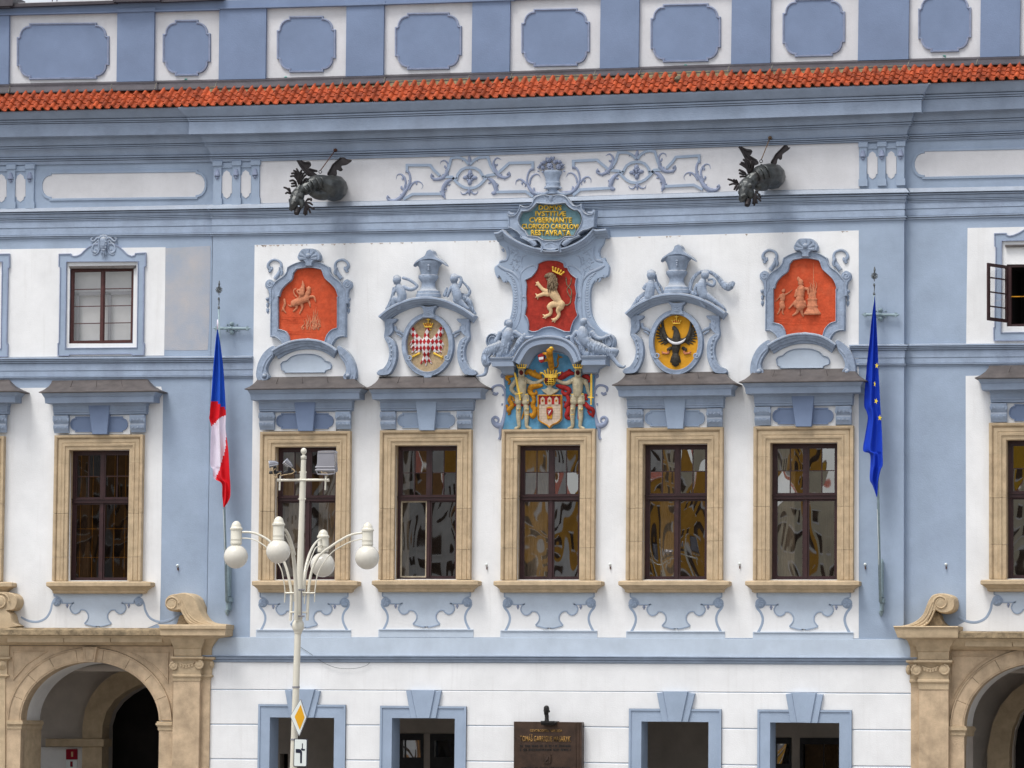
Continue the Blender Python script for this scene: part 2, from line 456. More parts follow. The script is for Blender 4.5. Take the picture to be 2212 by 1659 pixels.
M['darkred'] = mat('dark_red_visor', (0.10, 0.008, 0.008), var=0.3, scale=9)
M['castle'] = mat('pale_castle_paint', (0.55, 0.44, 0.34), var=0.12, scale=9, bump=0.3)
M['copper'] = mat('weathered_copper', (0.085, 0.092, 0.092), rough=0.42, var=0.3, scale=6, stain=0.5, stain_col=(0.06, 0.035, 0.03), metallic=0.55, bump=0.3, bscale=25, spec=0.6)
M['copper_dark'] = mat('dark_copper_sheet', (0.032, 0.028, 0.030), rough=0.5, var=0.3, scale=8, stain=0.3, stain_col=(0.05, 0.022, 0.018), metallic=0.4, bump=0.15)
M['rust'] = mat('rusty_iron', (0.13, 0.055, 0.035), var=0.4, scale=30, bump=0.3)
M['rod'] = mat('mottled_iron_rod', (0.20, 0.13, 0.08), var=0.4, scale=30, bump=0.2)
M['cream_metal'] = mat('cream_painted_steel', (0.70, 0.67, 0.57), rough=0.35, var=0.04, scale=3, bump=0.02, spec=0.5, coat=0.3, stain=0.1, stain_col=(0.5, 0.46, 0.36))
M['green_metal'] = mat('pale_green_painted_iron', (0.27, 0.36, 0.40), rough=0.5, var=0.12, scale=12, bump=0.1, stain=0.2, stain_col=(0.16, 0.20, 0.21))
M['iron_dirty'] = mat('weathered_finial_iron', (0.16, 0.18, 0.19), rough=0.5, var=0.4, scale=30, bump=0.1)
M['grey_case'] = mat('grey_lamp_casing', (0.26, 0.26, 0.29), rough=0.4, var=0.05, scale=3, bump=0.02, spec=0.5)
M['chrome'] = mat('polished_aluminium', (0.62, 0.63, 0.68), rough=0.18, var=0.05, scale=3, bump=0.0, metallic=0.9)
M['black_metal'] = mat('black_metal', (0.03, 0.03, 0.033), rough=0.45, var=0.2, scale=5, bump=0.05)
M['bronze'] = mat('brown_bronze', (0.070, 0.040, 0.026), rough=0.42, var=0.25, scale=3, stain=0.4, stain_col=(0.035, 0.028, 0.024), metallic=0.35, bump=0.15, bscale=30, spec=0.5, streak=0.2)
M['bronze_dark'] = mat('dark_bronze', (0.030, 0.028, 0.028), rough=0.45, var=0.3, scale=15, metallic=0.4, bump=0.25, bscale=60)
M['bronze_letter'] = mat('gilded_bronze_letters', (0.42, 0.24, 0.07), rough=0.45, var=0.6, scale=10, metallic=0.1, bump=0.1)
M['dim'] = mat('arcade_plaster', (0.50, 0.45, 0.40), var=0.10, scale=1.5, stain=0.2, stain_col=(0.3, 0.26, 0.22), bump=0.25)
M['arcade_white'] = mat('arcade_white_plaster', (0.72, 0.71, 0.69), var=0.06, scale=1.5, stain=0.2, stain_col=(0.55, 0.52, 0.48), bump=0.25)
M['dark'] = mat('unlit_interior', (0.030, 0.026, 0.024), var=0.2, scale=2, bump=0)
M['room'] = mat('brown_room_wall', (0.10, 0.068, 0.050), var=0.4, scale=1.2, bump=0)
M['curtain'] = mat('pale_curtain', (0.50, 0.47, 0.42), var=0.2, scale=2, bump=0)
M['blind'] = mat('white_blind', (0.66, 0.66, 0.66), var=0.06, scale=2, bump=0)
M['seal'] = mat('cream_sash_line', (0.50, 0.42, 0.30), var=0.2, scale=8, bump=0)
M['flag_blue'] = mat('blue_flag_cloth', (0.012, 0.085, 0.52), rough=0.75, var=0.06, scale=6, bump=0.1, bscale=200)
M['flag_eu'] = mat('royal_blue_flag_cloth', (0.004, 0.042, 0.46), rough=0.75, var=0.06, scale=6, bump=0.1, bscale=200)
M['flag_red'] = mat('red_flag_cloth', (0.66, 0.008, 0.018), rough=0.75, var=0.06, scale=6, bump=0.1, bscale=200)
M['flag_white'] = mat('white_flag_cloth', (0.74, 0.68, 0.78), rough=0.75, var=0.04, scale=6, bump=0.1, bscale=200)
M['yellow'] = mat('yellow_print', (0.75, 0.58, 0.03), rough=0.6, var=0.04, scale=6, bump=0)
M['sign_white'] = mat('white_sign_sheet', (0.70, 0.75, 0.73), rough=0.35, var=0.03, scale=4, bump=0, spec=0.5)
M['sign_yellow'] = mat('amber_sign_sheet', (0.72, 0.36, 0.01), rough=0.35, var=0.04, scale=4, bump=0, spec=0.5)
M['sign_black'] = mat('black_sign_print', (0.015, 0.02, 0.04), rough=0.4, var=0.1, scale=4, bump=0)
M['sign_red'] = mat('dark_red_enamel', (0.28, 0.006, 0.02), rough=0.3, var=0.1, scale=4, bump=0, spec=0.5)
M['paving'] = mat('granite_paving', (0.30, 0.28, 0.26), var=0.15, scale=0.8, bump=0.4, bscale=6)
M['peel'] = mat('faded_patch_plaster', (0.42, 0.41, 0.42), var=0.1, scale=1.4, col2=(0.315, 0.37, 0.46), stain=0.3, stain_col=(0.44, 0.38, 0.26), bump=0.25, bscale=35)

_nt = M['drapery'].node_tree
_nb = next(n for n in _nt.nodes if n.type == 'TEX_NOISE' and abs(n.inputs['Scale'].default_value - 7) < .01)
_mp = _nt.nodes.new('ShaderNodeMapping'); _mp.inputs['Scale'].default_value = (2.6, 1, .9); _mp.inputs['Rotation'].default_value = (0, .7, 0)
_nt.links.new(next(n for n in _nt.nodes if n.type == 'NEW_GEOMETRY').outputs['Position'], _mp.inputs[0]); _nt.links.new(_mp.outputs[0], _nb.inputs['Vector'])
_nb.inputs['Detail'].default_value = 2
next(n for n in _nt.nodes if n.type == 'BUMP').inputs['Distance'].default_value = .09
_nt = M['tile'].node_tree                      # every tile is fired a little differently
_b = next(n for n in _nt.nodes if n.type == 'BSDF_PRINCIPLED'); _src = _b.inputs['Base Color'].links[0].from_socket
_oi = _nt.nodes.new('ShaderNodeObjectInfo'); _h = _nt.nodes.new('ShaderNodeHueSaturation'); _mr = _nt.nodes.new('ShaderNodeMapRange'); _mr.inputs[3].default_value = .70; _mr.inputs[4].default_value = 1.12
_nt.links.new(_oi.outputs['Random'], _mr.inputs[0]); _nt.links.new(_mr.outputs[0], _h.inputs['Value']); _nt.links.new(_src, _h.inputs['Color']); _nt.links.new(_h.outputs[0], _b.inputs['Base Color'])
def checker_mat():
 m = mat('red_white_checker_plumage', (0.4, 0.02, 0.02), var=0.1, bump=0.2)
 nt = m.node_tree; N, L = nt.nodes, nt.links
 b = next(n for n in N if n.type == 'BSDF_PRINCIPLED')
 for l in list(b.inputs['Base Color'].links): L.remove(l)
 geo = N.new('ShaderNodeNewGeometry'); mp = N.new('ShaderNodeMapping'); mp.vector_type = 'POINT'
 sp = N.new('ShaderNodeSeparateXYZ'); L.new(geo.outputs['Position'], sp.inputs[0])
 cb = N.new('ShaderNodeCombineXYZ')
 for i, sgn in enumerate((1, -1)):
  sc = N.new('ShaderNodeMath'); sc.operation = 'MULTIPLY_ADD'
  sc.inputs[1].default_value = sgn * 0.62
  L.new(sp.outputs['Z'], sc.inputs[0]); L.new(sp.outputs['X'], sc.inputs[2])
  L.new(sc.outputs[0], cb.inputs[i])
 ck = N.new('ShaderNodeTexChecker'); ck.inputs['Scale'].default_value = 10.5
 ck.inputs['Color1'].default_value = (0.36, 0.018, 0.022, 1); ck.inputs['Color2'].default_value = (0.62, 0.58, 0.58, 1)
 L.new(cb.outputs[0], ck.inputs['Vector']); L.new(ck.outputs[0], b.inputs['Base Color'])
 return m
M['checker'] = checker_mat()
def glass_mat(name, refl, wav, seed, tint=(0.55, 0.50, 0.44, 1)):
 """old hand-made pane: see-through, with a strong uneven reflection"""
 m = bpy.data.materials.new(name); m.use_nodes = True
 nt = m.node_tree; N, L = nt.nodes, nt.links; N.clear()
 out = N.new('ShaderNodeOutputMaterial'); mx = N.new('ShaderNodeMixShader')
 tr = N.new('ShaderNodeBsdfTransparent'); gl = N.new('ShaderNodeBsdfGlossy')
 tr.inputs[0].default_value = tint; gl.inputs['Roughness'].default_value = 0.015
 gl.inputs['Color'].default_value = (0.95, 0.95, 0.95, 1)
 mx.inputs[0].default_value = refl
 geo = N.new('ShaderNodeNewGeometry'); mp = N.new('ShaderNodeMapping')
 mp.inputs['Location'].default_value = (seed * 3.1, seed, seed * 1.7); mp.inputs['Scale'].default_value = (1.5, 1, 0.8)
 nb = N.new('ShaderNodeTexNoise'); nb.inputs['Scale'].default_value = 0.75; nb.inputs['Detail'].default_value = 0.6; nb.inputs['Distortion'].default_value = 0.3
 bp = N.new('ShaderNodeBump'); bp.inputs['Strength'].default_value = 1.0; bp.inputs['Distance'].default_value = wav
 L.new(geo.outputs['Position'], mp.inputs[0]); L.new(mp.outputs[0], nb.inputs['Vector']); L.new(nb.outputs['Fac'], bp.inputs['Height'])
 L.new(bp.outputs[0], gl.inputs['Normal']); L.new(tr.outputs[0], mx.inputs[1]); L.new(gl.outputs[0], mx.inputs[2])
 L.new(mx.outputs[0], out.inputs[0])
 return m
M['glass'] = glass_mat('window_glass', 0.20, 0.022, 1.0)
M['glass2'] = glass_mat('brighter_window_glass', 0.30, 0.028, 5.0)
M['glass_dim'] = glass_mat('dim_window_glass', 0.08, 0.025, 9.0)
M['glass_thin'] = glass_mat('thin_clear_glass', 0.10, 0.02, 2.0, (.9, .9, .9, 1))
def globe_mat():
 m = bpy.data.materials.new('opal_globe_plastic'); m.use_nodes = True
 b = m.node_tree.nodes['Principled BSDF']
 b.inputs['Base Color'].default_value = (0.74, 0.71, 0.63, 1); b.inputs['Roughness'].default_value = 0.22
 b.inputs['Coat Weight'].default_value = 0.5; b.inputs['Coat Roughness'].default_value = 0.12
 b.inputs['Transmission Weight'].default_value = 0.12
 return m
M['globe'] = globe_mat()
# ================================================================== TOWN HALL
hall = thing('town_hall', (0, 0, 0), 'blue and white baroque town hall front with stucco coats of arms and red tiled eave', 'building')
ST = (0, 553, 1106, 1659, 2212)
def T(*v): return list(zip(ST, v))
LN = dict(
 tt=T(201, 188.5, 169, 153, 137), A=T(245, 231, 215, 196, 176), B=T(261, 252, 235, 216, 198.5), B2=T(265, 256.5, 240, 221, 203), Cc=T(269, 261, 245, 226, 208),
 D=T(296, 287.5, 273, 254, 234), D2=T(299, 290.5, 276.5, 257.5, 238), E=T(317.5, 307, 291, 274.5, 254), Ff=T(324, 312.5, 296.5, 281, 261),
 G=T(341, 333, 319, 303, 283), G2=T(347, 339.5, 325, 308, 288.5), H=T(357, 348, 333.5, 313.5, 297),
 I=T(451, 440, 429, 412, 402), J=T(458.5, 450, 438, 421.5, 411.5), J2=T(463, 454.5, 443, 427, 416), K=T(472, 463.5, 451, 436, 426), K2=T(477.5, 468, 455.5, 440.5, 431),
 L=T(493.5, 486, 475, 459, 445), Ma=T(509, 501.5, 491, 474, 460), Mm=T(515.5, 508, 498, 481, 468), Nn=T(536, 529, 518.5, 503, 488))
XL = P(459, 512, 0).x; XR = P(1953, 490, 0).x; SB = -0.18     # corners of the projecting centre; side bays lie back
def at_x(tab, d, X, off=0.0):
 a, b = -600.0, 2900.0
 for _ in range(40):
  m = (a + b) / 2
  if P(m, interp(tab, m) + off, d).x < X: a = m
  else: b = m
 return P(a, interp(tab, a) + off, d)
U0, U1 = -170, 2400
def hloft(mb, edges, seg='LCR', n=14, ext=0.0):
 """horizontal mouldings across the front; edges [(line, distance, off)] from top down; mitred round the projecting centre"""
 XA, XB = P(U0, 800, 0).x, P(U1, 800, 0).x
 for s in seg:
  rows = []
  for e in edges:
   tab, d = LN[e[0]] if isinstance(e[0], str) else e[0], e[1]
   off = e[2] if len(e) > 2 else 0
   p = max(d, 0)
   if s == 'L': xa, xb, dd = XA, XL - p, d + SB
   elif s == 'R': xa, xb, dd = XR + p, XB, d + SB
   else: xa, xb, dd = XL - p - ext * .4, XR + p + ext, d
   r = [at_x(tab, dd, lerp(xa, xb, i / n), off) for i in range(n + 1)]
   r = [Vector((lerp(xa, xb, i / n), -dd, q.z)) for i, q in enumerate(r)]
   if s == 'C':
    r = [Vector((r[0].x, -(d + SB - 0.04), r[0].z))] + r + [Vector((r[-1].x, -(d + SB - 0.04), r[-1].z))]
   rows.append(r)
  m = len(rows[0])
  mb.add([p for r in rows for p in r], [(i * m + k, (i + 1) * m + k, (i + 1) * m + k + 1, i * m + k + 1) for i in range(len(rows) - 1) for k in range(m - 1)])
def band(mb, u0, u1, t0, t1, d, d0=-0.02, n=6):
 top = [(lerp(u0, u1, i / n), interp(t0, lerp(u0, u1, i / n))) for i in range(n + 1)]
 bot = [(lerp(u1, u0, i / n), interp(t1, lerp(u1, u0, i / n))) for i in range(n + 1)]
 mb.slab(top + bot, d, d0)
# ---- windows data: opening (l, r, top, bottom), transom v, scale, wall distance
WIN = [(-149, -17, 976, 1255, 1082, 1.0, SB), (152.5, 282.5, 973, 1254, 1081, 1.0, SB), (597, 729, 966, 1252, 1077, 1.0, 0), (856, 990, 963, 1251, 1076, 1.0, 0),
  (1120, 1255.5, 962, 1252, 1074.5, 1.02, 0), (1390.5, 1530, 960, 1252, 1073, 1.04, 0), (1665.5, 1810.5, 957.5, 1252, 1072.5, 1.06, 0), (2175, 2323, 951, 1250, 1068.5, 1.08, SB)]
DOORS = [(583, 722, 1549.5, 558.5, 747, 1521, 402, 1489, 12), (846.7, 982.5, 1551, 821.7, 1007.5, 1524.5, 914, 1490.5, 0), (1385.5, 1530.5, 1558.5, 1359, 1558.5, 1530.5, 1459, 1493.5, 0), (1663.5, 1813, 1560.5, 1636.5, 1840, 1532.5, 1737, 1496.5, 0)]
def wrect(l, r, t, b, d):                       # upright rectangle in wall coordinates
 a = P(l, t, d); c = P(r, t, d); z = P((l + r) / 2, b, d).z
 return [(a.x, a.z), (c.x, a.z), (c.x, z), (a.x, z)]
# ---- wall plates
wc = MB(); ws = MB()
q = P
def quad(pts, d=0): return XZ(pts, d)
ZG = 0.0
zt = P(1106, 300, 0).z; zmid = P(1106, 1430, 0).z
centre = [(XL, zmid), (XR, zmid), (XR, zt), (XL, zt)]
holes = [wrect(*w[:4], 0) for w in WIN[2:7]]
wc.xz([centre] + holes, 0.0, 0.34)
wc.xz([[(XL, zmid), (XL, zt), (XL + .01, zt), (XL + .01, zmid)]], 0.0, 0.34)
part('facade_wall', wc, M['blue'], hall)
# side bay walls (arches are cut out)
def ell(cx, cy, a, b, a0, a1, n):
 return [(cx + a * math.cos(math.radians(lerp(a0, a1, i / n))), cy - b * math.sin(math.radians(lerp(a0, a1, i / n)))) for i in range(n + 1)]
ARCL = (194, 1557, 149, 127); ARCR = (2243, 1570, 160, 137)
def archpts(A, d, k=1.0, n=28, down=True):
 pts = XZ(ell(A[0], A[1], A[2] * k, A[3] * k, 180, 0, n), d)
 return ([(pts[0][0], ZG)] if down else []) + pts + ([(pts[-1][0], ZG)] if down else [])
XA_, XB_ = P(U0, 800, 0).x, P(U1, 800, 0).x
UPW = [(151, 289, 580, 742), (2175, 2330, 571, 705)]
for (xa, xb, A, ws_, ups) in ((XA_, XL, ARCL, WIN[0:2], UPW[0:1]), (XR, XB_, ARCR, WIN[7:8], UPW[1:2])):
 w = MB()
 zm = P(A[0], 1385, SB).z
 w.xz([[(xa, zm), (xb, zm), (xb, zt), (xa, zt)]] + [wrect(*v[:4], SB) for v in ws_] + [wrect(*v, SB) for v in ups], -SB, -SB + 0.34)
 # lower part: thick arcade wall cut by the arch
 ap = archpts(A, SB, 1.03)
 w.xz([[(xa, ZG), ap[0]] + ap[1:-1] + [ap[-1], (xb, ZG), (xb, zm), (xa, zm)]], -SB, -SB + 1.35)
 part('facade_wall', w, M['blue'], hall)
# ground floor wall in rusticated courses
JT = [[(0, 1489.2), (553, 1489.7), (1106, 1492), (1659, 1496), (2212, 1500)], [(0, 1563), (553, 1565), (1106, 1568), (1659, 1575), (2212, 1579)], [(0, 1637), (553, 1640), (1106, 1645), (1659, 1653.5), (2212, 1658)]]
JT += [[(a, b + 76 * k) for a, b in JT[2]] for k in (1, 2, 3, 4)]
topg = [(0, 1428), (553, 1429), (1106, 1431), (1659, 1434), (2212, 1437)]
def gx(u, v, d=0): return P(u, v, d)
gl_, gr_ = XL - .12, XR + .3
lines = [topg] + JT
for i in range(len(lines)):
 t = lines[i]; b = lines[i + 1] if i + 1 < len(lines) else None
 def zof(tab, X):
  return at_x(tab, 0, X).z
 # vertical extents between doors
 cuts = [gl_]
 for D_ in DOORS:
  a, c = P(D_[3] + 3, D_[5], 0).x, P(D_[4] - 3, D_[5], 0).x
  zt_ = zof(t, (a + c) / 2)
  ztop = P((D_[3] + D_[4]) / 2, D_[5] + 3, 0).z
  cuts.append((a, c, ztop))
 xs = [gl_] + [x for D_ in cuts[1:] for x in (D_[0], D_[1])] + [gr_]
 if i == 0:
  segs = [(gl_, gr_)]
 elif i == 1:
  segs = None
 else:
  segs = [(xs[k], xs[k + 1]) for k in range(0, len(xs), 2)]
 g = 0.012
 def strip(xa, xb, zfa, zfb, extra=None):
  m = MB(); N_ = 6
  top = [(lerp(xb, xa, k / N_), zof(t, lerp(xb, xa, k / N_)) - g) for k in range(N_ + 1)]
  poly = [(xa, zfa)] + (extra or []) + [(xb, zfb)] + top
  m.xz([poly], 0.0, 0.2, 0.012, 0.012)
  part('plaster_course', m, M['white'], hall)
 if segs:
  for xa, xb in segs:
   za = zof(b, xa) + g if b else ZG; zb = zof(b, xb) + g if b else ZG
   strip(xa, xb, za, zb)
 else:
  ex = []
  for a, c, ztop in cuts[1:]:
   ex += [(a, zof(b, a) + g), (a, ztop), (c, ztop), (c, zof(b, c) + g)]
  strip(gl_, gr_, zof(b, gl_) + g, zof(b, gr_) + g, ex)
gw = MB()                                       # wall core behind the courses, with door openings
hol = []
for D_ in DOORS:
 a = P(D_[0], D_[2], 0.03); c = P(D_[1], D_[2], 0.03)
 hol += [(a.x, ZG), (a.x, a.z), (c.x, a.z), (c.x, ZG)]
gw.xz([[(gl_, ZG)] + hol + [(gr_, ZG), (gr_, zmid), (gl_, zmid)]], 0.018, 0.62)
part('wall_core', gw, M['blue_pale'], hall)
# ---- string course under the windows
sc = MB()
t1 = [(0, 1376), (553, 1376.5), (1106, 1377.5), (1659, 1380), (2212, 1382)]
t2 = [(a, b + 38.5) for a, b in t1]; t2 = [(0, 1414), (553, 1415.3), (1106, 1416), (1659, 1418.5), (2212, 1421)]
b1 = MB(); hloft(b1, [(t1, 0.0), (t1, 0.03, 0.5), (t2, 0.03)], 'C', 14, .22); part('string_course', b1, M['blue_pale'], hall)
b2 = MB(); hloft(b2, [(t2, 0.03), (t2, 0.10, 0.4), (t2, 0.10, 2.6), (t2, 0.05, 2.9), (t2, 0.05, 4.1), (t2, 0.08, 4.4), (t2, 0.05, 9), (t2, 0.02, 9.2), (t2, 0.02, 10.3), (t2, 0.055, 10.6), (t2, 0.045, 12), (t2, 0.035, 14), (t2, -0.01, 14.3)], 'C', 14, .22)
part('string_course', b2, M['mould'], hall)
# ---- main entablature
cn = MB()
hloft(cn, [('A', 0.50, -8), ('A', 0.68, -3), ('A', 0.67, 0), ('A', 0.645, 2.5), ('B', 0.56, -7), ('B', 0.51, -2.2), ('B', 0.46, -1.8), ('B', 0.46), ('B', 0.515, .2), ('B2', 0.51, -1.2), ('B2', 0.45, -.8), ('B2', 0.45, 0.4), ('B2', 0.49, .6), ('Cc', 0.485, -1.4), ('Cc', 0.42, -1.1), ('Cc', 0.42, 0.2), ('Cc', 0.47, .4),
   ('D', 0.47, 0), ('D', 0.45, 0.1), ('D', 0.45, -3), ('D', 0.26, -3), ('D', 0.25, 1.2), ('D2', 0.235, 0), ('D2', 0.23, 6), ('E', 0.20, -4), ('E', 0.19, -1), ('E', 0.13, -.7), ('E', 0.13, .6), ('E', 0.19, .9), ('Ff', 0.185, -2.6), ('Ff', 0.13, -2.4), ('Ff', 0.13, -1.2), ('Ff', 0.18, -.9), ('Ff', 0.18, 0.8),
   ('Ff', 0.14, 1.2), ('G', 0.085, -9), ('G', 0.06, -1.5), ('G', 0.03, -1.2), ('G', 0.03, 0), ('G', 0.10, .2), ('G', 0.095, 2.5), ('G2', 0.06, -2.4), ('G2', 0.02, -2), ('G2', 0.02, -.7), ('G2', 0.085, -.4), ('G2', 0.08, 1.4), ('G2', 0.02, 1.8), ('G2', 0.02, 3.0), ('G2', 0.07, 3.3), ('G2', 0.065, 5), ('H', 0.045, -1.5), ('H', 0.045, 0), ('H', -0.02, 0.4)])
part('cornice', cn, M['cornice'], hall, 30)
lg = MB()
hloft(lg, [('I', -0.02, 0), ('I', 0.05, 0), ('I', 0.11, 5.5), ('J', 0.13, -.5), ('J', 0.03, 0), ('J', 0.03, 1.6), ('J2', 0.09, -2.2), ('J2', 0.085, 0), ('J2', 0.03, .4), ('J2', 0.03, 1.5), ('J2', 0.065, 2.0), ('K', 0.04, -3), ('K', 0.035, -1), ('K', -0.01, -.8),
   ('K', -0.01, 0.6), ('K', 0.055, .8), ('K', 0.055, 2.4), ('K', 0.0, 2.6), ('K', 0.0, 3.8), ('K2', 0.045, -1.0), ('K2', 0.04, 1), ('K2', 0.016, 1.5), ('L', 0.02, -.4), ('L', -0.03, 0), ('L', -0.03, 1.4), ('L', 0.012, 1.8), ('Ma', 0.012, -.6), ('Ma', -0.02, -.4), ('Ma', -0.02, .5),
   ('Ma', 0.06, 0.8), ('Ma', 0.06, 2.8), ('Ma', 0.01, 3.1), ('Ma', 0.01, 4.3), ('Mm', 0.045, -2.0), ('Mm', 0.04, 0), ('Mm', -0.02, 0.4)])
part('architrave', lg, M['mould'], hall, 30)
# mid bands beside the centre
for nm, u0, u1, v0, v1, sd_ in (('L', U0, 546, 772, 768.5, 0), ('R', 1836, U1, 745, 741, 0)):
 ta = [(0, 772.5), (457, 770), (548, 769), (1100, 757), (1831, 744.7), (2212, 741.5)]
 mb = MB()
 prof = [(ta, 0.0, -.5), (ta, 0.10, 0.5), (ta, 0.10, 3.5), (ta, 0.04, 3.8), (ta, 0.04, 5), (ta, 0.085, 5.3), (ta, 0.08, 7.5), (ta, 0.02, 7.8), (ta, 0.02, 9), (ta, 0.06, 9.3), (ta, 0.055, 11.5), (ta, 0.01, 12), (ta, 0.01, 13.2), (ta, 0.03, 13.5), (ta, 0.02, 14.5), (ta, 0.02, 28.6), (ta, -0.02, 28.8), (ta, -0.02, 30), (ta, 0.011, 30.2), (ta, 0.011, 40.6), (ta, -0.02, 40.8), (ta, -0.02, 41.8),
   (ta, 0.05, 42), (ta, 0.05, 43.5), (ta, 0.01, 43.8), (ta, 0.01, 44.8), (ta, 0.03, 45), (ta, 0.025, 47), (ta, -0.01, 47.4)]
 xs = ((P(U0, 800, 0).x, XL), (XL, P(547, 790, 0).x)) if nm == 'L' else ((P(1836, 770, 0).x, XR), (XR, P(U1, 800, 0).x))
 for k, (xa, xb) in enumerate(xs):
  side = (nm == 'L') == (k == 0)
  rows = []
  for tab, d, off in prof:
   dd = d + (SB if side else 0); n = 5
   xa2, xb2 = xa, xb
   if nm == 'L' and k == 0: xb2 = XL - max(d, 0)
   if nm == 'L' and k == 1: xa2 = XL - max(d, 0)
   if nm == 'R' and k == 0: xb2 = XR + max(d, 0)
   if nm == 'R' and k == 1: xa2 = XR + max(d, 0)
   r = [Vector((lerp(xa2, xb2, i / n), -dd, at_x(tab, dd, lerp(xa2, xb2, i / n), off).z)) for i in range(n + 1)]
   if not side:
    e = 0 if nm == 'L' else -1
    ex = Vector((r[e].x, -(d + SB - 0.04), r[e].z))
    far = Vector((r[-1 if nm == 'L' else 0].x, 0.02, r[-1 if nm == 'L' else 0].z))
    r = [ex] + r + [far] if nm == 'L' else [far] + r + [ex]
   rows.append(r)
  m = len(rows[0])
  mb.add([p for r in rows for p in r], [(i * m + j, (i + 1) * m + j, (i + 1) * m + j + 1, i * m + j + 1) for i in range(len(rows) - 1) for j in range(m - 1)])
 part('mid_band', mb, M['mould'], hall, 30)
# ---- white fields
def field(pts, d=0.006, holes=(), m='white', name='plaster_field', d0=-0.01, ch=0.0):
 mb = MB(); mb.slab(pts, d, d0, holes, ch, 0.004)
 return part(name, mb, M[m], hall)
hp = [[(w[0], w[2]), (w[1], w[2]), (w[1] - 1, w[3]), (w[0] - 1.5, w[3])] for w in WIN]
NnC = [(lerp(550, 1855, i / 8), interp(LN['Nn'], lerp(550, 1855, i / 8))) for i in range(9)]
field(NnC + [(1855, 1379), (1200, 1377), (540, 1376), (547, 770)], holes=hp[2:7])
HI = [(lerp(554, 1855, i / 8), interp(LN['H'], lerp(554, 1855, i / 8)) + 0.8) for i in range(9)] + [(lerp(1857, 554, i / 8), interp(LN['I'], lerp(1857, 554, i / 8)) - 0.8) for i in range(9)]
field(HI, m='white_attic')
c1, c2_, c3_, c4_ = Q(0, 1), Q(1, 1), Q(2, 1), Q(3, 1)
D0 = lambda f_, pts: f_(pts)
# side bay upper white field (left) with the surround opening left out
S1 = SB + 0.006
hw = [(UPW[0][0], UPW[0][2]), (UPW[0][1], UPW[0][2]), (UPW[0][1] - 2, UPW[0][3]), (UPW[0][0] - 2, UPW[0][3])]
field([(U0, 541), (0, 538.5), (183, 536), (357.5, 534), (356.5, 640), (354.5, 768), (0, 771.5), (U0, 773)], S1, [hw], d0=SB - .01)
hw2 = [(UPW[1][0], UPW[1][2]), (UPW[1][1], UPW[1][2]), (UPW[1][1], UPW[1][3]), (UPW[1][0], UPW[1][3])]
field([(2090, 492.5), (2212, 490), (U1, 486), (U1, 738), (2212, 741), (2087, 743)], S1, [hw2], d0=SB - .01)
# lower side white fields
c1r = Q(0, 2)
field([(U0, 840), (0, 838.5), (348, 835), (352, 850), (347.5, 1250), (345, 1345), (300, 1364), (160, 1364), (20, 1364), (U0, 1364)], S1, hp[0:2], d0=SB - .01)
field([(2086, 812), (U1, 806), (U1, 1376), (2070, 1372), (2070, 1350), (2087, 1342)], S1, hp[7:8], d0=SB - .01)
# peeling greyish patch between the upper left window and the corner
field([(357.8, 536), (455, 531), (452, 700), (448.5, 756), (400, 757), (355, 756)], SB + 0.004, m='peel', d0=SB - .01)
# ---- frieze ornaments of the side bays and paired panels
A1, A2, A3, A4 = Q(0, 0), Q(1, 0), Q(2, 0), Q(3, 0)
def stadium(l, r, t, b, rr, notch=5, n=7, sl_=0.0):
 p = []; h = (b - t) / 2; cy = (t + b) / 2; w = rr
 def arc(cx, a0, a1): return [(cx + w * math.cos(math.radians(lerp(a0, a1, i / n))), cy - (h - notch) * math.sin(math.radians(lerp(a0, a1, i / n)))) for i in range(n + 1)]
 p = [(l + w, t), (r - w, t), (r - w, t + notch)] + arc(r - w, 82, -82) + [(r - w, b - notch), (r - w, b), (l + w, b), (l + w, b - notch)] + arc(l + w, 262, 98) + [(l + w, t + notch)]
 mid = (l + r) / 2
 return [(x, y + sl_ * (x - mid)) for x, y in p]
p = stadium(87.5, 447, 369.5, 431.5, 20, 4, sl_=-0.012); field(p, S1, m='white_attic', d0=SB - .01, name='frieze_panel')
m_ = MB(); w_ = XZ(p, SB); m_.sweep(w_[::-1], [(-0.5, 0.0 + SB), (-0.5, 0.03 + SB), (4, 0.03 + SB), (5, SB)], True, SB, True); part('frieze_moulding', m_, M['blue'], hall)
p = stadium(1971, 2420, 318.5, 382.5, 22, 4, sl_=-0.022); field(p, S1, m='white_attic', d0=SB - .01, name='frieze_panel')
m_ = MB(); w_ = XZ(p, SB); m_.sweep(w_[::-1], [(-0.5, 0.0 + SB), (-0.5, 0.03 + SB), (4, 0.03 + SB), (5, SB)], True, SB, True); part('frieze_moulding', m_, M['blue'], hall)
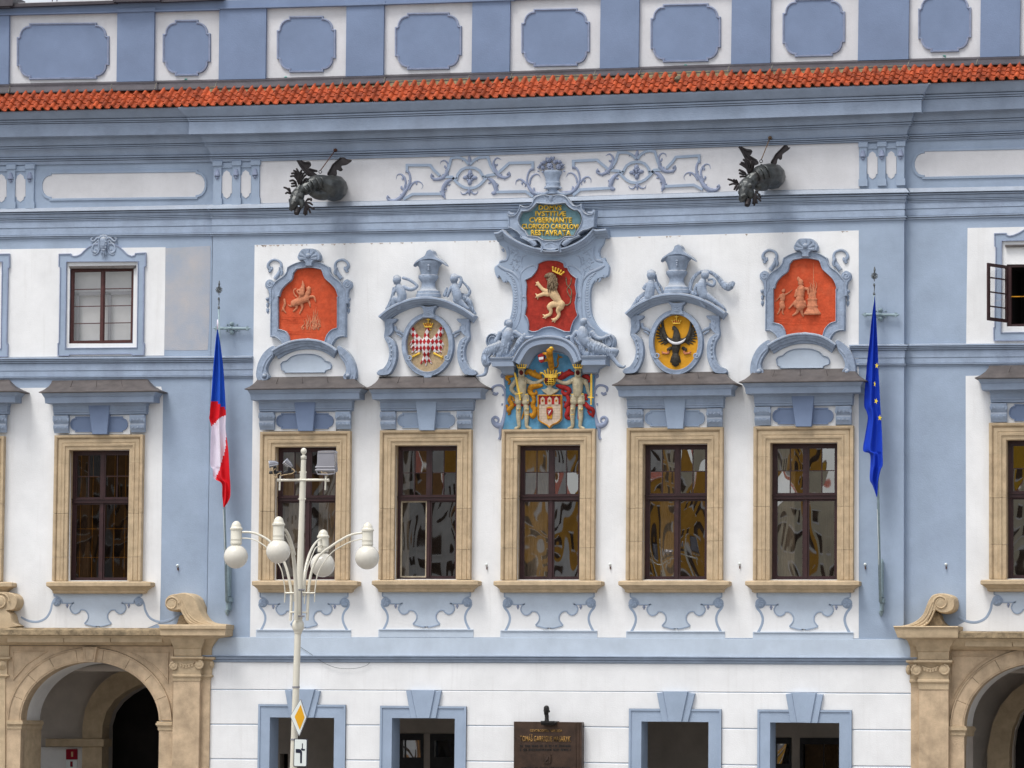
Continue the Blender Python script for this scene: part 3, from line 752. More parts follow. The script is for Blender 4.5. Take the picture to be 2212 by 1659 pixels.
def triglyph(u0, v0, d, n=3, sc_=1.0, first=0):
 """frieze block of three stubby pilasters with bell drops and two white lozenge panels between"""
 m = MB(); w = 16.5 * sc_; g = 41 * sc_; H_ = 88 * sc_
 for k in range(first, 3):
  u = u0 + k * g; v = v0 - k * g * 0.02
  m.rect(u, v + 2, u + w, v + H_, d + 0.05, d - 0.01, ch=0.6, chd=0.01)
  m.rect(u - 1.5, v + 74 * sc_, u + w + 1.5, v + H_ + 0.5, d + 0.065, d - 0.01)
  m.rect(u - 2, v - 7, u + w + 2, v + 3, d + 0.085, d - 0.01, ch=0.5, chd=0.01)
  if k < 2:
   m.rect(u + w, v - 3, u + g, v + 7 * sc_, d + 0.03, d - 0.01)
 part('frieze_pilasters', m, M['blue'], hall)
 for k in range(first, 3):
  u = u0 + k * g + w / 2; v = v0 - k * g * 0.02 + 11 * sc_
  b = MB(); b.vase(u, [(v, 3 * sc_), (v + 3 * sc_, 4 * sc_), (v + 12 * sc_, 7 * sc_), (v + 14 * sc_, 7 * sc_), (v + 14.5 * sc_, 3 * sc_)], d + 0.05, 0.9)
  b.dome(u, v + 18 * sc_, 3.6 * sc_, 3.6 * sc_, d + 0.05, 0.045)
  part('bell_drop', b, M['lilac'], hall)
  if k < 2:
   l, r = u + w / 2 + 1, u - w / 2 + g - 1; cx = (l + r) / 2; t, bb = v0 + 13 * sc_ - k * .8, v0 + 74 * sc_ - k * .8
   hw_ = (r - l) / 2
   o = [(l, t + 12), (l + 3, t + 11), (l + 4.5, t + 5), (cx, t), (r - 4.5, t + 5), (r - 3, t + 11), (r, t + 12), (r, bb - 12), (r - 3, bb - 11), (r - 4.5, bb - 5), (cx, bb), (l + 4.5, bb - 5), (l + 3, bb - 11), (l, bb - 12)]
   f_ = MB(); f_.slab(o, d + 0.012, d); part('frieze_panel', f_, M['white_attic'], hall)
triglyph(461, 355, 0.0); triglyph(-26, 363, SB, first=0); triglyph(1856, 314, 0.0, sc_=0.99)
# ---- tiled eave
eave = MB()
hloft(eave, [('tt', 0.10, -4), ('tt', 0.12, 0), ('A', 0.62, -4)])
ev = part('tiled_eave', eave, M['mortar'], hall)
def tile_mesh(L_, w, seed):
 """S-shaped clay pantile lying along local y (down the slope), w wide"""
 mb = MB(); n = 13; rows = 2
 prof = []
 for i in range(n):
  t = i / (n - 1)
  if t < 0.5: h = 0.062 * math.sin(t / 0.5 * math.pi) ** .8 + 0.006
  else: h = 0.006 - 0.012 * math.sin((t - 0.5) / 0.5 * math.pi)
  prof.append((t * w * 1.10, h))
 V = []
 for r in range(rows):
  y = r / (rows - 1) * L_
  for x, h in prof: V.append((x, y, h + 0.035 * r / (rows - 1)))
 k = len(V)
 for r in (0, rows - 1):
  y = r / (rows - 1) * L_
  for x, h in prof: V.append((x, y, h - 0.025 + 0.035 * r / (rows - 1)))
 fs = []
 for r in range(rows - 1):
  for i in range(n - 1): fs.append((r * n + i, r * n + i + 1, (r + 1) * n + i + 1, (r + 1) * n + i))
 for i in range(n - 1):
  fs.append(((rows - 1) * n + i, (rows - 1) * n + i + 1, k + n + i + 1, k + n + i))
 mb.add(V, fs)
 return mb.mesh('roof_tile', M['tile'], 40)
tm = tile_mesh(0.30, 0.222, 0)
tiles = []
PITCH_T = 20.7 * U
for seg_, xa, xb, dd in (('L', P(U0, 240, .6).x, XL - .64, SB * .3), ('C', XL - .64, XR + .64, 0), ('R', XR + .64, P(U1, 180, .6).x, SB * .3)):
 n = max(1, round((xb - xa) / PITCH_T)); wt = (xb - xa) / n
 for i in range(n):
  X = xa + i * wt
  a = at_x(LN['tt'], 0.12 + dd, X); b = at_x(LN['A'], 0.70 + dd, X, -2.0)
  a.z -= 0.02; b.z += .03
  sdir = (b - a); sdir.x = 0; Ls = sdir.length; sdir.normalize()
  b2 = at_x(LN['A'], 0.70 + dd, X + wt, -2.0)
  for r in range(3):
   jx = random.uniform(-.006, .006); jz = random.uniform(0, .006)
   t0 = (r - 0.0) / 3.0
   base = a + sdir * (Ls * t0 - (0.06 if r else 0.0))
   tiles.append((X + jx, base + Vector((0, 0, jz + 0.015)), sdir, wt, Ls, (b2.z - b.z) / wt, r))
vis = [t for t in tiles if -12 < px(Vector((t[0], t[1].y, t[1].z)))[0] < 2212]
def tile_matrix(t):
 X, base, s, wt, Ls, slope, r = t
 ex = Vector((1, 0, slope)).normalized() * (wt / 0.222)
 ey = s * ((Ls / 3 + 0.075) / 0.30)
 ez = ex.cross(s).normalized()
 if ez.z < 0: ez = -ez
 m = Matrix.Identity(4)
 for i in range(3): m[i][0], m[i][1], m[i][2], m[i][3] = ex[i], ey[i], ez[i], (X, base.y, base.z)[i]
 return m
vis.sort(key=lambda t: -px(Vector((t[0], t[1].y, t[1].z)))[0])       # the right end is nearest and largest
single, rest = vis[:300], vis[300:] + [t for t in tiles if not (-12 < px(Vector((t[0], t[1].y, t[1].z)))[0] < 2212)]
for t in single:
 o = link('roof_tile', tm, ev); o.matrix_basis = tile_matrix(t)
bm = bmesh.new()
for t in rest:
 k = len(bm.verts); bm.from_mesh(tm); bm.verts.ensure_lookup_table()
 bmesh.ops.transform(bm, matrix=tile_matrix(t), verts=bm.verts[k:])
me = bpy.data.meshes.new('roof_tiles'); bm.to_mesh(me); bm.free(); me.materials.append(M['tile'])
me.polygons.foreach_set('use_smooth', [True] * len(me.polygons))
tag(link('roof_tiles', me, ev), kind='stuff')
nest = MB()
pn = P(1467, 176, 0.35)
for k in range(7):
 nest.lathe((pn.x + random.uniform(-.04, .04), pn.y + random.uniform(-.03, .03), pn.z - .02 - .02 * k), [(0, .03), (.03, .09 - .008 * k), (.09, .10 - .01 * k), (.14, .05)], 9)
solo('bird_nest', nest, mat('grey_green_moss', (0.20, 0.18, 0.12), var=0.5, scale=30, bump=0.8), 'small tuft of grey moss sitting on the red tile eave left of the right gargoyle', 'moss tuft', smooth=True)
# ---- attic
ATB = T(181, 169.5, 153.5, 135, 120)
AD = -0.25                                    # attic wall plane lies a little behind the main wall
at = MB()
zt2 = P(1106, -60, AD).z
pts = [(lerp(U0, U1, i / 14), interp(ATB, lerp(U0, U1, i / 14)) + 8) for i in range(15)]
w = XZ(pts, AD)
zt_l = P(100, 4, AD).z
XJ = P(245, 0, AD).x
at.xz([w + [(w[-1][0], zt2 + 1.2), (XJ, zt2 + 1.2), (XJ, zt_l), (w[0][0], zt_l)]], -AD, -AD + 0.5, back=True)
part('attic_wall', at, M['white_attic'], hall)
# coping of the low left part, frieze under it, and dark caps
cp = MB()
tl = [(0, 31.5), (240, 26), (475, 20), (553, 17), (780, 12), (1106, 0), (1300, -8), (2212, -40)]
tl2 = [(a, b - 17) for a, b in tl]
cp2 = [(U0, 36.5), (0, 32), (252, 25.5), (475, 20), (553, 17), (745, 12.5)]
hb = MB()
band(hb, U0, 330, [(0, 11), (330, 5)], [(0, 31.5), (330, 24)], AD + 0.10, AD)
band(hb, 330, 800, [(330, 5), (800, -8)], [(330, 24), (800, 11)], AD + 0.10, AD)
band(hb, 800, U1, [(800, -20), (U1, -60)], [(800, 10.5), (1106, 0), (1300, -8), (U1, -45)], AD + 0.10, AD)
band(hb, U0, 255, [(0, 29.5), (255, 24)], [(0, 32.5), (255, 26.5)], AD + 0.14, AD)
band(hb, 330, 475, [(330, 22), (475, 18)], [(330, 25), (475, 21)], AD + 0.14, AD)
band(hb, 470, 1110, [(470, 16), (745, 9), (1106, -3)], [(470, 19), (745, 12), (1106, 0.5)], AD + 0.14, AD)
part('attic_architrave', hb, M['blue_attic'], hall)
ct = MB()
band(ct, U0, 250, [(0, 8), (40, 7), (250, 1)], [(0, 16), (250, 7)], AD + 0.26, AD - 0.5)
band(ct, 243, 345, [(243, -20), (345, -20)], [(243, 4), (345, 2)], AD + 0.34, AD - 0.5)
band(ct, 345, 480, [(345, -20), (480, -20)], [(345, 4.5), (480, -1)], AD + 0.26, AD - 0.5)
part('attic_coping', ct, M['flash'], hall)
cap = MB()
cap.rect(-60, -6, 27, 12, AD + 0.34, AD - 0.5); cap.rect(-60, 3, 22, 16, AD + 0.28, AD)
part('attic_coping', cap, M['flash'], hall)
for u in (113, 123):
 r_ = MB(); c = P(u, 3, AD - .3); r_.tube([(c.x, c.y, c.z - .3), (c.x, c.y, c.z + .3)], 0.012, 6)
 part('parapet_rod', r_, M['black_metal'], hall)
# blue pilaster strips of the attic
def vstrip(u0, u1, vt, d=AD + 0.09, deg=0):
 m = MB(); n = 2
 m.slab([(u0, vt), (u1, vt - (u1 - u0) * .03), (u1 - 2.0, interp(ATB, u1) + 1), (u0 - 2.0, interp(ATB, u0) + 1)], d, AD - .01)
 part('attic_pilaster', m, M['blue_attic'], hall)
vstrip(U0, 20, 24); vstrip(253.5, 333.5, 22); vstrip(474, 575, 14); vstrip(748.5, 829.5, 6); vstrip(1020.5, 1102, -4); vstrip(1297.5, 1381, -14); vstrip(1581, 1665, -22)
vstrip(1855, 1964, -30); vstrip(2119, 2204, -40); m = MB(); vstrip(1942, 1963, -30, AD + .02)
for u0, u1 in ((251.5, 336), (746, 832)):
 m = MB(); m.rect(u0, 19 if u0 < 300 else 5, u1, 24 if u0 < 300 else 10, AD + .13, AD); part('attic_pilaster', m, M['blue_attic'], hall)
# blue cartouche panels of the attic
def cart_outline(l, r, t, b, tilt, ax=21.0, ay=24.0, nt_=5.5, n=6):
 """rectangle with convex quarter-round corners set in from small square steps"""
 cx = (l + r) / 2
 o = []
 def corner(px_, py_, sx, sy, rev):
  # from the vertical side to the horizontal side
  pts = [(px_, py_ + sy * (ay + nt_)), (px_ + sx * nt_, py_ + sy * (ay + nt_))]
  for i in range(n + 1):
   a = math.pi / 2 * i / n
   pts.append((px_ + sx * (nt_ + ax * (1 - math.cos(a))), py_ + sy * (nt_ + ay * (1 - math.sin(a)))))
  pts += [(px_ + sx * (nt_ + ax), py_)]
  return pts[::-1] if rev else pts
 o += corner(l, t, 1, 1, False) + corner(r, t, -1, 1, True) + corner(r, b, -1, -1, False) + corner(l, b, 1, -1, True)
 return [(x, y + tilt * (x - cx)) for x, y in o]
PAN = [(37.5, 236, 50, 171.5, -.012), (352.5, 455, 43.5, 164, -.012), (599, 725.5, 35.3, 156.5, -.014), (854, 997.5, 28, 150.5, -.017), (1127, 1274, 19, 143.5, -.020), (1406, 1557, 8.5, 134, -.022), (1691, 1825.5, -2.5, 122.5, -.026), (1984, 2098, -12, 112.5, -.028)]
for l, r, t, b, tl_ in PAN:
 o = cart_outline(l, r, t, b, tl_)
 m = MB(); m.slab(o, AD + 0.022, AD - .005); ap = part('cartouche_panel', m, M['blue_attic'], hall)
 f_ = MB(); w_ = orient(XZ(o, AD), True)
 f_.sweep(w_, [(0.3, AD), (0, AD + 0.045), (2.4, AD + 0.05), (3.2, AD + 0.03), (4.2, AD + 0.035), (4.6, AD + 0.02)], True, AD, True)
 subpart('panel_border', f_, M['lilac'], ap)
for u, v in ((401.5, 171), (617, 166.5), (1481, 140.5), (2040, 120.5)):
 m = MB(); m.dome(u, v, 3.6, 2.0, AD, 0.02); m.dome(u + 2, v + 3, 1.6, 2.6, AD, 0.012); part('weep_stain', m, mat('verdigris', (0.20, 0.45, 0.40), var=.2), hall)
# sheet metal ledge at the foot of the attic
fl_ = MB()
for (a, b, o_) in ((U0, 20, .10), (20, 250, .02), (250, 340, .10), (340, 468, .02), (468, 745, .08), (745, 832, .10), (832, 1015, .02), (1015, 1104, .10), (1104, 1290, .02), (1290, 1382, .10), (1382, 1575, .02), (1575, 1667, .10), (1667, 1962, .03), (1962, 2112, .02), (2112, U1, .08)):
 n = 4; rows = []
 for tab, d, off in ((ATB, AD - .02, -0.5), (ATB, AD + .10 + o_, 3.5), (ATB, AD + .10 + o_, 7), ('s', AD + .22 + o_, 9), ('tt', AD + .36 + o_, -1), ('tt', AD + .36 + o_, 1.2)):
  t_ = LN['tt'] if tab == 'tt' else ATB
  rows.append([P(lerp(a, b, i / n), interp(t_, lerp(a, b, i / n)) + off, d) for i in range(n + 1)])
 m = n + 1
 fl_.add([p for r in rows for p in r], [(i * m + k, (i + 1) * m + k, (i + 1) * m + k + 1, i * m + k + 1) for i in range(5) for k in range(m - 1)])
 fl_.add([rows[k][0] for k in range(6)] + [Vector((rows[k][0].x, .3, rows[k][0].z)) for k in range(6)], [(k, k + 1, k + 7, k + 6) for k in range(5)])
 fl_.add([rows[k][-1] for k in range(6)] + [Vector((rows[k][-1].x, .3, rows[k][-1].z)) for k in range(6)], [(k, k + 6, k + 7, k + 1) for k in range(5)])
part('ledge_flashing', fl_, M['flash'], hall)
sm = MB()
for u in (20, 240, 336, 466, 738, 830, 1012, 1104, 1284, 1382, 1573, 1667, 1962, 2110):
 v = interp(ATB, u); sm.strand([(u + 2, v + 5, .8), (u, v + 10, .9), (u - 1.5, interp(LN['tt'], u) - 1, 1.2)], AD + .48, .4, 4, 3)
part('flashing_seam', sm, mat('pale_seam_putty', (.30, .31, .27), var=.3, scale=20), hall)
# ================================================================== main storey windows
def stack(mb, uc, levels, wall):
 """mitred three-sided mouldings: levels (left, right, v, d) from top down"""
 V = []; fs = []
 for l, r, v, d in levels:
  z = P(uc, v, d).z; xl = P(l, v, d).x; xr = P(r, v, d).x
  V += [(xl, -wall + .02, z), (xl, -d, z), (xr, -d, z), (xr, -wall + .02, z)]
 for i in range(len(levels) - 1):
  a, b = i * 4, i * 4 + 4
  for k in range(3): fs.append((a + k, b + k, b + k + 1, a + k + 1))
 fs.append((0, 1, 2, 3)); n = (len(levels) - 1) * 4; fs.append((n + 3, n + 2, n + 1, n))
 mb.add(V, fs)
room_mats = {}
def win_room(l, r, t, b, wall, curt, kind):
 """what stands behind the glass: dark room and curtains"""
 m = MB(); a = P(l - 4, t - 4, wall); c = P(r + 4, b + 4, wall); y0 = -wall + .345
 x0, x1, z0, z1 = a.x, c.x, c.z, a.z; y1 = y0 + 1.6
 m.add([(x0, y0, z0), (x1, y0, z0), (x1, y0, z1), (x0, y0, z1), (x0, y1, z0), (x1, y1, z0), (x1, y1, z1), (x0, y1, z1)],
   [(4, 5, 6, 7), (0, 4, 7, 3), (1, 2, 6, 5), (3, 7, 6, 2), (0, 1, 5, 4)])
 rm = part('room_interior', m, M['room'], hall)
 for (f0, f1, mt) in curt:
  cm = MB(); n = 24; V = []
  for i in range(n + 1):
   x = lerp(x0, x1, lerp(f0, f1, i / n)); y = y0 + .06 + .025 * math.sin(i * 1.9)
   V += [(x, y, z0), (x, y, z1)]
  cm.add(V, [(2 * i, 2 * i + 2, 2 * i + 3, 2 * i + 1) for i in range(n)])
  subpart('curtain', cm, M[mt], rm, True)
CURT = {0: [], 1: [(0, .25, 'room')], 2: [(.05, .48, 'curtain'), (.6, .98, 'curtain')], 3: [(.0, .16, 'curtain')], 4: [(0.02, .42, 'curtain'), (.86, 1, 'curtain')], 5: [(.22, .46, 'curtain')], 6: [(.02, .32, 'curtain'), (.7, .9, 'room')], 7: []}
def big_window(i):
 l, r, t, b, tr, s, wd = WIN[i]
 gm = [M['glass_dim'], M['glass_dim'], M['glass'], M['glass'], M['glass2'], M['glass2'], M['glass2'], M['glass2']][i]
 # stone surround
 m = MB(); w = wrect(l, r, t, b + 1, wd)
 path = [w[3], w[0], w[1], w[2]]
 q_ = lambda a, d: (a * s, wd + d)
 prf = [(-0.3, wd - .33), (-0.3, wd + .085), (.8 * s, wd + .10)] + [q_(8, .105), q_(9, .13), q_(13, .135), q_(14, .115), q_(15.6, .115), q_(16.5, .125), q_(24, .122), q_(24.6, .107), q_(26, .107), q_(26.6, .15), q_(29, .165), q_(33, .165), q_(33, -.01)]
 zt0, zb0 = w[0][1], w[3][1]; Lz = lambda f: lerp(zt0, zb0, f)
 m.sweep([(w[0][0], Lz(.1)), w[0], w[1], (w[1][0], Lz(.1))], prf, False, wd, True)
 sur = part('window_surround', m, M['stone'], hall, 25)
 cuts = [.1, random.uniform(.38, .5), random.uniform(.7, .82), 1.0]
 for a_, b_ in zip(cuts, cuts[1:]):
  for sd_ in (0, 1):
   e_ = .0035; p_ = [(w[3 - sd_][0], Lz(b_) + (e_ if b_ < 1 else 0)), (w[3 - sd_][0], Lz(a_) - e_)]
   m = MB(); m.sweep(p_ if sd_ == 0 else p_[::-1], prf, False, wd, True); subpart('jamb_stone', m, M[random.choice(('stone', 'stone', 'stone2'))], sur, 25)
 # sill
 m = MB(); uc = (l + r) / 2; h = (r - l) / 2; e = h + 34 * s
 sl_, sr_ = uc - h - 53 * s, uc + h + 42.5 * s
 V = b + 2.5
 stack(m, uc, [(l - 33 * s, r + 30 * s, V - 1, wd + .12), (sl_ + 2, sr_ - 2, V + .5, wd + .32), (sl_, sr_, V + 2, wd + .335), (sl_, sr_, V + 9, wd + .335), (sl_ + 3, sr_ - 3, V + 11, wd + .31), (sl_ + 4, sr_ - 4, V + 11.5, wd + .27),
     (sl_ + 9 * s, sr_ - 8 * s, V + 15, wd + .24), (sl_ + 13 * s, sr_ - 11 * s, V + 19, wd + .18), (sl_ + 14 * s, sr_ - 12 * s, V + 21, wd + .19), (sl_ + 14 * s, sr_ - 12 * s, V + 24, wd + .17), (sl_ + 17 * s, sr_ - 15 * s, V + 25.5, wd + .13)], wd)
 part('window_sill', m, M['stone'], hall, 25)
 # timber frame with transom
 y = wd - .19; a, c = w[0], w[1]; x0, x1, zt_, zb_ = a[0], c[0], a[1], w[3][1] + 1.2 * U
 ztr = P(uc, tr, wd).z
 fm = MB(); k = U * s
 def bar(xa, xb, za, zb, f, bk=.07): fm.box(xa, xb, -(y + f), -(y - bk), za, zb)
 bar(x0, x0 + 7 * k, zb_, zt_, .03); bar(x1 - 7 * k, x1, zb_, zt_, .03); bar(x0 + 7 * k, x1 - 7 * k, zt_ - 7 * k, zt_, .03); bar(x0 + 7 * k, x1 - 7 * k, zb_, zb_ + 4 * k, .03)
 bar(x0 + 1 * k, x1 - 1 * k, ztr - 5 * k, ztr + 5 * k, .055); bar(x0 + .5 * k, x1 - .5 * k, ztr + 2.5 * k, ztr + 4.5 * k, .085); bar(x0 + 1 * k, x1 - 1 * k, ztr - 4.5 * k, ztr - 3 * k, .07)
 xm = (x0 + x1) / 2
 bar(xm - 3.2 * k, xm + 3.2 * k, ztr + 5 * k, zt_ - 7 * k, .012); bar(xm - 3.5 * k, xm + 3.5 * k, zb_ + 4 * k, ztr - 5 * k, .035)
 wf = part('window', fm, M['wood'], hall)
 def sash(xa, xb, za, zb, cols, rows, mk):
  sm_ = MB(); e = 3.2 * k; g = MB()
  yf, yb = -(y + .004), -(y - .045)
  sm_.box(xa, xa + e, yf, yb, za, zb); sm_.box(xb - e, xb, yf, yb, za, zb); sm_.box(xa + e, xb - e, yf, yb, zb - e, zb); sm_.box(xa + e, xb - e, yf, yb, za, za + e)
  xs = [lerp(xa + e, xb - e, j / cols) for j in range(cols + 1)]; zs = [lerp(za + e, zb - e, j / rows) for j in range(rows + 1)]
  for j in range(1, cols): sm_.box(xs[j] - .9 * k, xs[j] + .9 * k, yf + .004, yb, za + e, zb - e)
  for j in range(1, rows):
   for q2 in range(cols): sm_.box(xs[q2] + .9 * k, xs[q2 + 1] - .9 * k, yf + .007, yb, zs[j] - .8 * k, zs[j] + .8 * k)
  subpart('sash', sm_, M[mk], wf)
  for j in range(cols):
   for q2 in range(rows):
    g = MB(); yy = -(y - .02); tw = random.uniform(-.007, .007); tv = random.uniform(-.008, .008)
    g.add([(xs[j], yy + tw, zs[q2]), (xs[j + 1], yy - tw, zs[q2]), (xs[j + 1], yy - tw + tv, zs[q2 + 1]), (xs[j], yy + tw + tv, zs[q2 + 1])], [(0, 1, 2, 3)])
    subpart('pane', g, gm, wf)
 dk = 'wood'
 sash(x0 + 7 * k, xm - 3.2 * k, ztr + 5 * k, zt_ - 7 * k, 2, 2, dk); sash(xm + 3.2 * k, x1 - 7 * k, ztr + 5 * k, zt_ - 7 * k, 2, 2, dk)
 sash(x0 + 7 * k, xm - 3.5 * k, zb_ + 4 * k, ztr - 5 * k, 1, 1, 'seal' if i == 3 else dk); sash(xm + 3.5 * k, x1 - 7 * k, zb_ + 4 * k, ztr - 5 * k, 1, 1, dk)
 if i in (0, 1):                                # leaded grid of the left windows
  gd = MB()
  for f_ in (.12, .32, .68, .86): gd.box(lerp(x0, x1, f_) - .004, lerp(x0, x1, f_) + .004, -(y - .07), -(y - .075), zb_, zt_ - .08)
  for f_ in (.18, .40, .62, .8): gd.box(x0 + .08, x1 - .08, -(y - .07), -(y - .076), lerp(zb_, zt_, f_) - .004, lerp(zb_, zt_, f_) + .004)
  subpart('inner_glazing_bars', gd, M['orange'], wf)
 win_room(l, r, t, b, wd, CURT[i], i)
for i in range(8): big_window(i)
# ---- hoods over the windows (not over the middle one, which carries the town arms)
HOOD = {0: (-83, 939), 1: (216.5, 938.5), 2: (661, 931.5), 3: (923, 930), 5: (1460, 926.5), 6: (1737, 922), 7: (2249, 915)}
def hood(i):
 uc, fv = HOOD[i]; s = WIN[i][5]; wd = WIN[i][6]
 X = lambda a: uc + a * s
 V = lambda v: fv + (v - 930) * s
 L = lambda a, b, v, d: (X(a), X(b), V(v), wd + d)
 m = MB()
 stack(m, uc, [L(-103, 101, 812, .0), L(-104, 102, 813, .08), L(-106, 104, 818, .17), L(-112, 108, 825, .32), L(-122, 117, 832, .50), L(-133, 127, 836.5, .62), L(-133, 127, 838, .62), L(-128, 122, 839.5, .57)], wd)
 hd = part('window_hood', m, M['roofmetal'], hall, 30)
 m = MB()
 for a in (-60, -8, 45): m.strand([(X(a), V(814), .7), (X(a * 1.05), V(824), .7), (X(a * 1.15), V(835), .7)], wd + .36, .6, 4, 3)
 subpart('sheet_seam', m, M['roofmetal'], hd)
 # stone cornice in blocks with open joints
 cuts = [-128, -64, -10, 34, 122]
 m = MB()
 stack(m, uc, [L(-127, 120, 839.2, .56), L(-126, 119, 840.5, .555), L(-125, 118, 843, .52), L(-123, 116.5, 845.5, .49), L(-122.5, 116, 847, .495), L(-121.5, 115.5, 848, .46), L(-120.5, 115, 849, .46), L(-119, 115, 861, .45), L(-118, 114, 861.5, .36), L(-103, 99, 863, .26),
     L(-103, 99, 867, .25), L(-102, 98.5, 868.5, .22), L(-102, 98.5, 878, .21), L(-101.5, 98, 878.5, .23), L(-101.5, 98, 881, .23), L(-101, 98, 882, .20), L(-101, 98, 886, .20), L(-98, 96, 888.5, .11)], wd)
 co = subpart('hood_cornice', m, M['cornice'] if i != 5 else M['mould'], hd, 25)
 # consoles left and right
 for a, b in ((-101, -69), (64.5, 95.5)):
  m = MB(); z = lambda v: P(uc, V(v), wd).z
  xa, xb = P(X(a), V(900), wd + .2).x, P(X(b), V(900), wd + .2).x
  prof = [(889.5, .10), (889.5, .23), (891, .245), (896, .25), (901, .235), (905, .20), (907, .175), (908.5, .19), (912, .215), (917, .21), (921, .18), (924, .15), (927, .14), (927, .10)]
  V_ = [(xa, -(wd + d), z(v)) for v, d in prof] + [(xb, -(wd + d), z(v)) for v, d in prof]; n = len(prof)
  m.add(V_, [(k, k + 1, n + k + 1, n + k) for k in range(n - 1)] + [tuple(range(n))[::-1], tuple(range(n, 2 * n))])
  for dv, rr in ((897, 3.2), (899, 2.4), (915, 2.6), (914, 2.2)):
   for fa in (.22, .5, .8): m.dome(lerp(X(a), X(b), fa + random.uniform(-.05, .05)), V(dv), rr * s, rr * .8 * s, wd + (.235 if dv < 905 else .205), .022)
  for fa in (.03, .97): m.dome(lerp(X(a), X(b), fa), V(898), 3.0, 5.5, wd + .235, .02)
  subpart('console', m, M['mould'], hd, 35)
 m = MB(); m.slab([(X(-69), V(887)), (X(64.5), V(887)), (X(64.5), V(929.6)), (X(-69), V(929.6))], wd + .10, wd - .01); subpart('lintel_panel', m, M['white'], hd)
 m = MB(); o = stadium(X(-64), X(60), V(891.5), V(925), 11 * s, 3.5 * s); m.slab(o, wd + .112, wd + .09)
 m.sweep(orient(XZ(o, wd + .1), True), [(-.2, wd + .09), (-.2, wd + .135), (2.2, wd + .135), (2.8, wd + .105)], True, wd + .1, True)
 subpart('lintel_cartouche', m, M['blue_attic'] if i not in (3, 5) else M['blue'], hd)
 m = MB(); m.slab([(X(-26), V(866.5)), (X(20), V(866.5)), (X(14.5), V(929.5)), (X(-17.5), V(929.5))], wd + .245, wd, ch=.7, chd=.01); subpart('keystone', m, M['blue_attic'] if i not in (3, 5) else M['blue'], hd)
for i in HOOD: hood(i)
# ---- aprons below the sills
APL = [(-103, 1279), (-103, 1287), (-95, 1289), (-89.5, 1294), (-84, 1303), (-61, 1303), (-69, 1311), (-68, 1320), (-61, 1325), (-54, 1323), (-47.5, 1318), (-40, 1319), (-32, 1326), (-30, 1337), (-37, 1347.5), (-25, 1351.5), (-10, 1353.5)]
def apron(i, u, base=True):
 s = WIN[i][5]; wd = WIN[i][6] + .006; dv = WIN[i][3] - (1251 if base else 1255)
 X = lambda a: u + a * s; V = lambda v: 1279 + (v - 1279) * s + dv
 L_ = [(-103, 1277), (-103, 1287.5)] + cr([(-103, 1287.5), (-94, 1290), (-87, 1297), (-85.5, 1303)], 3) + [(-60.5, 1303)] + cr([(-60.5, 1303), (-66, 1308), (-68.5, 1315), (-64, 1323), (-57, 1325.5), (-50, 1322), (-46.5, 1317.5), (-38, 1318), (-32, 1323), (-29, 1330), (-30, 1339), (-36.5, 1347.5)], 3) + [(-36.5, 1348)] + cr([(-36.5, 1348), (-20, 1352.5), (-9, 1353.5)], 3)
 o = [(X(a), V(v)) for a, v in L_] + [(X(-18.5 - a), V(v)) for a, v in L_[::-1]]
 m = MB(); m.slab(o, wd + .012, wd - .01); ap = part('apron_panel', m, M['blue_pale'] if i > 1 else M['blue_pale'], hall)
 m = MB(); m.sweep([(p.x, p.z) for p in (P(a, b, wd) for a, b in o)], [(0, wd), (-.0, wd + .022), (-2.2, wd + .022), (-2.6, wd + .0)], False, wd, True); subpart('apron_moulding', m, M['blue'], ap)
 for sg, c in ((1, -9.25), (-1, -9.25)):
  m = MB(); cx = c - sg * 88.5
  m.dome(X(cx), V(1301), 10.5 * s, 10.5 * s, wd, .045, 3, 16);
  for k in range(5):
   a = k * 1.256 + .4 * sg; m.strand([(X(cx + 1.5 * math.cos(a)), V(1301 + 1.5 * math.sin(a)), 1.2 * s), (X(cx + 5 * math.cos(a)), V(1301 + 5 * math.sin(a)), 2.2 * s), (X(cx + 7.5 * math.cos(a + .5)), V(1301 + 7.5 * math.sin(a + .5)), 1 * s)], wd + .038, .8, 5, 3)
  if base:
   m.strand([(X(cx - 9 * sg), V(1304), 2.4 * s), (X(cx - 6 * sg), V(1311), 3 * s), (X(cx + 1 * sg), V(1320), 3 * s), (X(cx + 5 * sg), V(1332), 3 * s), (X(cx + 3 * sg), V(1345), 3 * s), (X(cx - 4.5 * sg), V(1360.5), 3.1 * s)], wd, .16, 5, 4)
  else:
   m.strand([(X(cx - 7 * sg), V(1297), 2.4 * s), (X(cx - 11 * sg), V(1306), 2.6 * s), (X(cx - 14 * sg), V(1320), 3 * s), (X(cx - 24 * sg), V(1336), 3 * s), (X(cx - 42 * sg), V(1344), 3 * s), (X(cx - 62 * sg), V(1342), 3 * s), (X(cx - 78 * sg), V(1334), 2.4 * s), (X(cx - 90 * sg), V(1325), 2 * s)][:8 if sg < 0 else 7], wd, .16, 5, 4)
  subpart('rosette_scroll', m, M['blue'], ap, 40)
  m = MB(); cx2 = c - sg * 66.5; m.vase(X(cx2), [(V(1304), 1.2), (V(1306), 2), (V(1310), 3.6), (V(1311), 1.4), (V(1313), 1.8), (V(1315), .4)], wd, .8, 8); subpart('bell_drop', m, M['lilac'], ap)
 if base:
  m = MB(); m.rect(X(-113), V(1360), X(92), V(1376.8), wd + .012, wd - .01); m.rect(X(-112), V(1359), X(91.5), V(1361.5), wd + .035, wd); subpart('apron_plinth', m, M['blue_pale'], ap)
for i, u in ((1, 221), (2, 666), (3, 930.5), (4, 1196), (5, 1470), (6, 1746)): apron(i, u, i > 1)
apron(7, 2260, False)
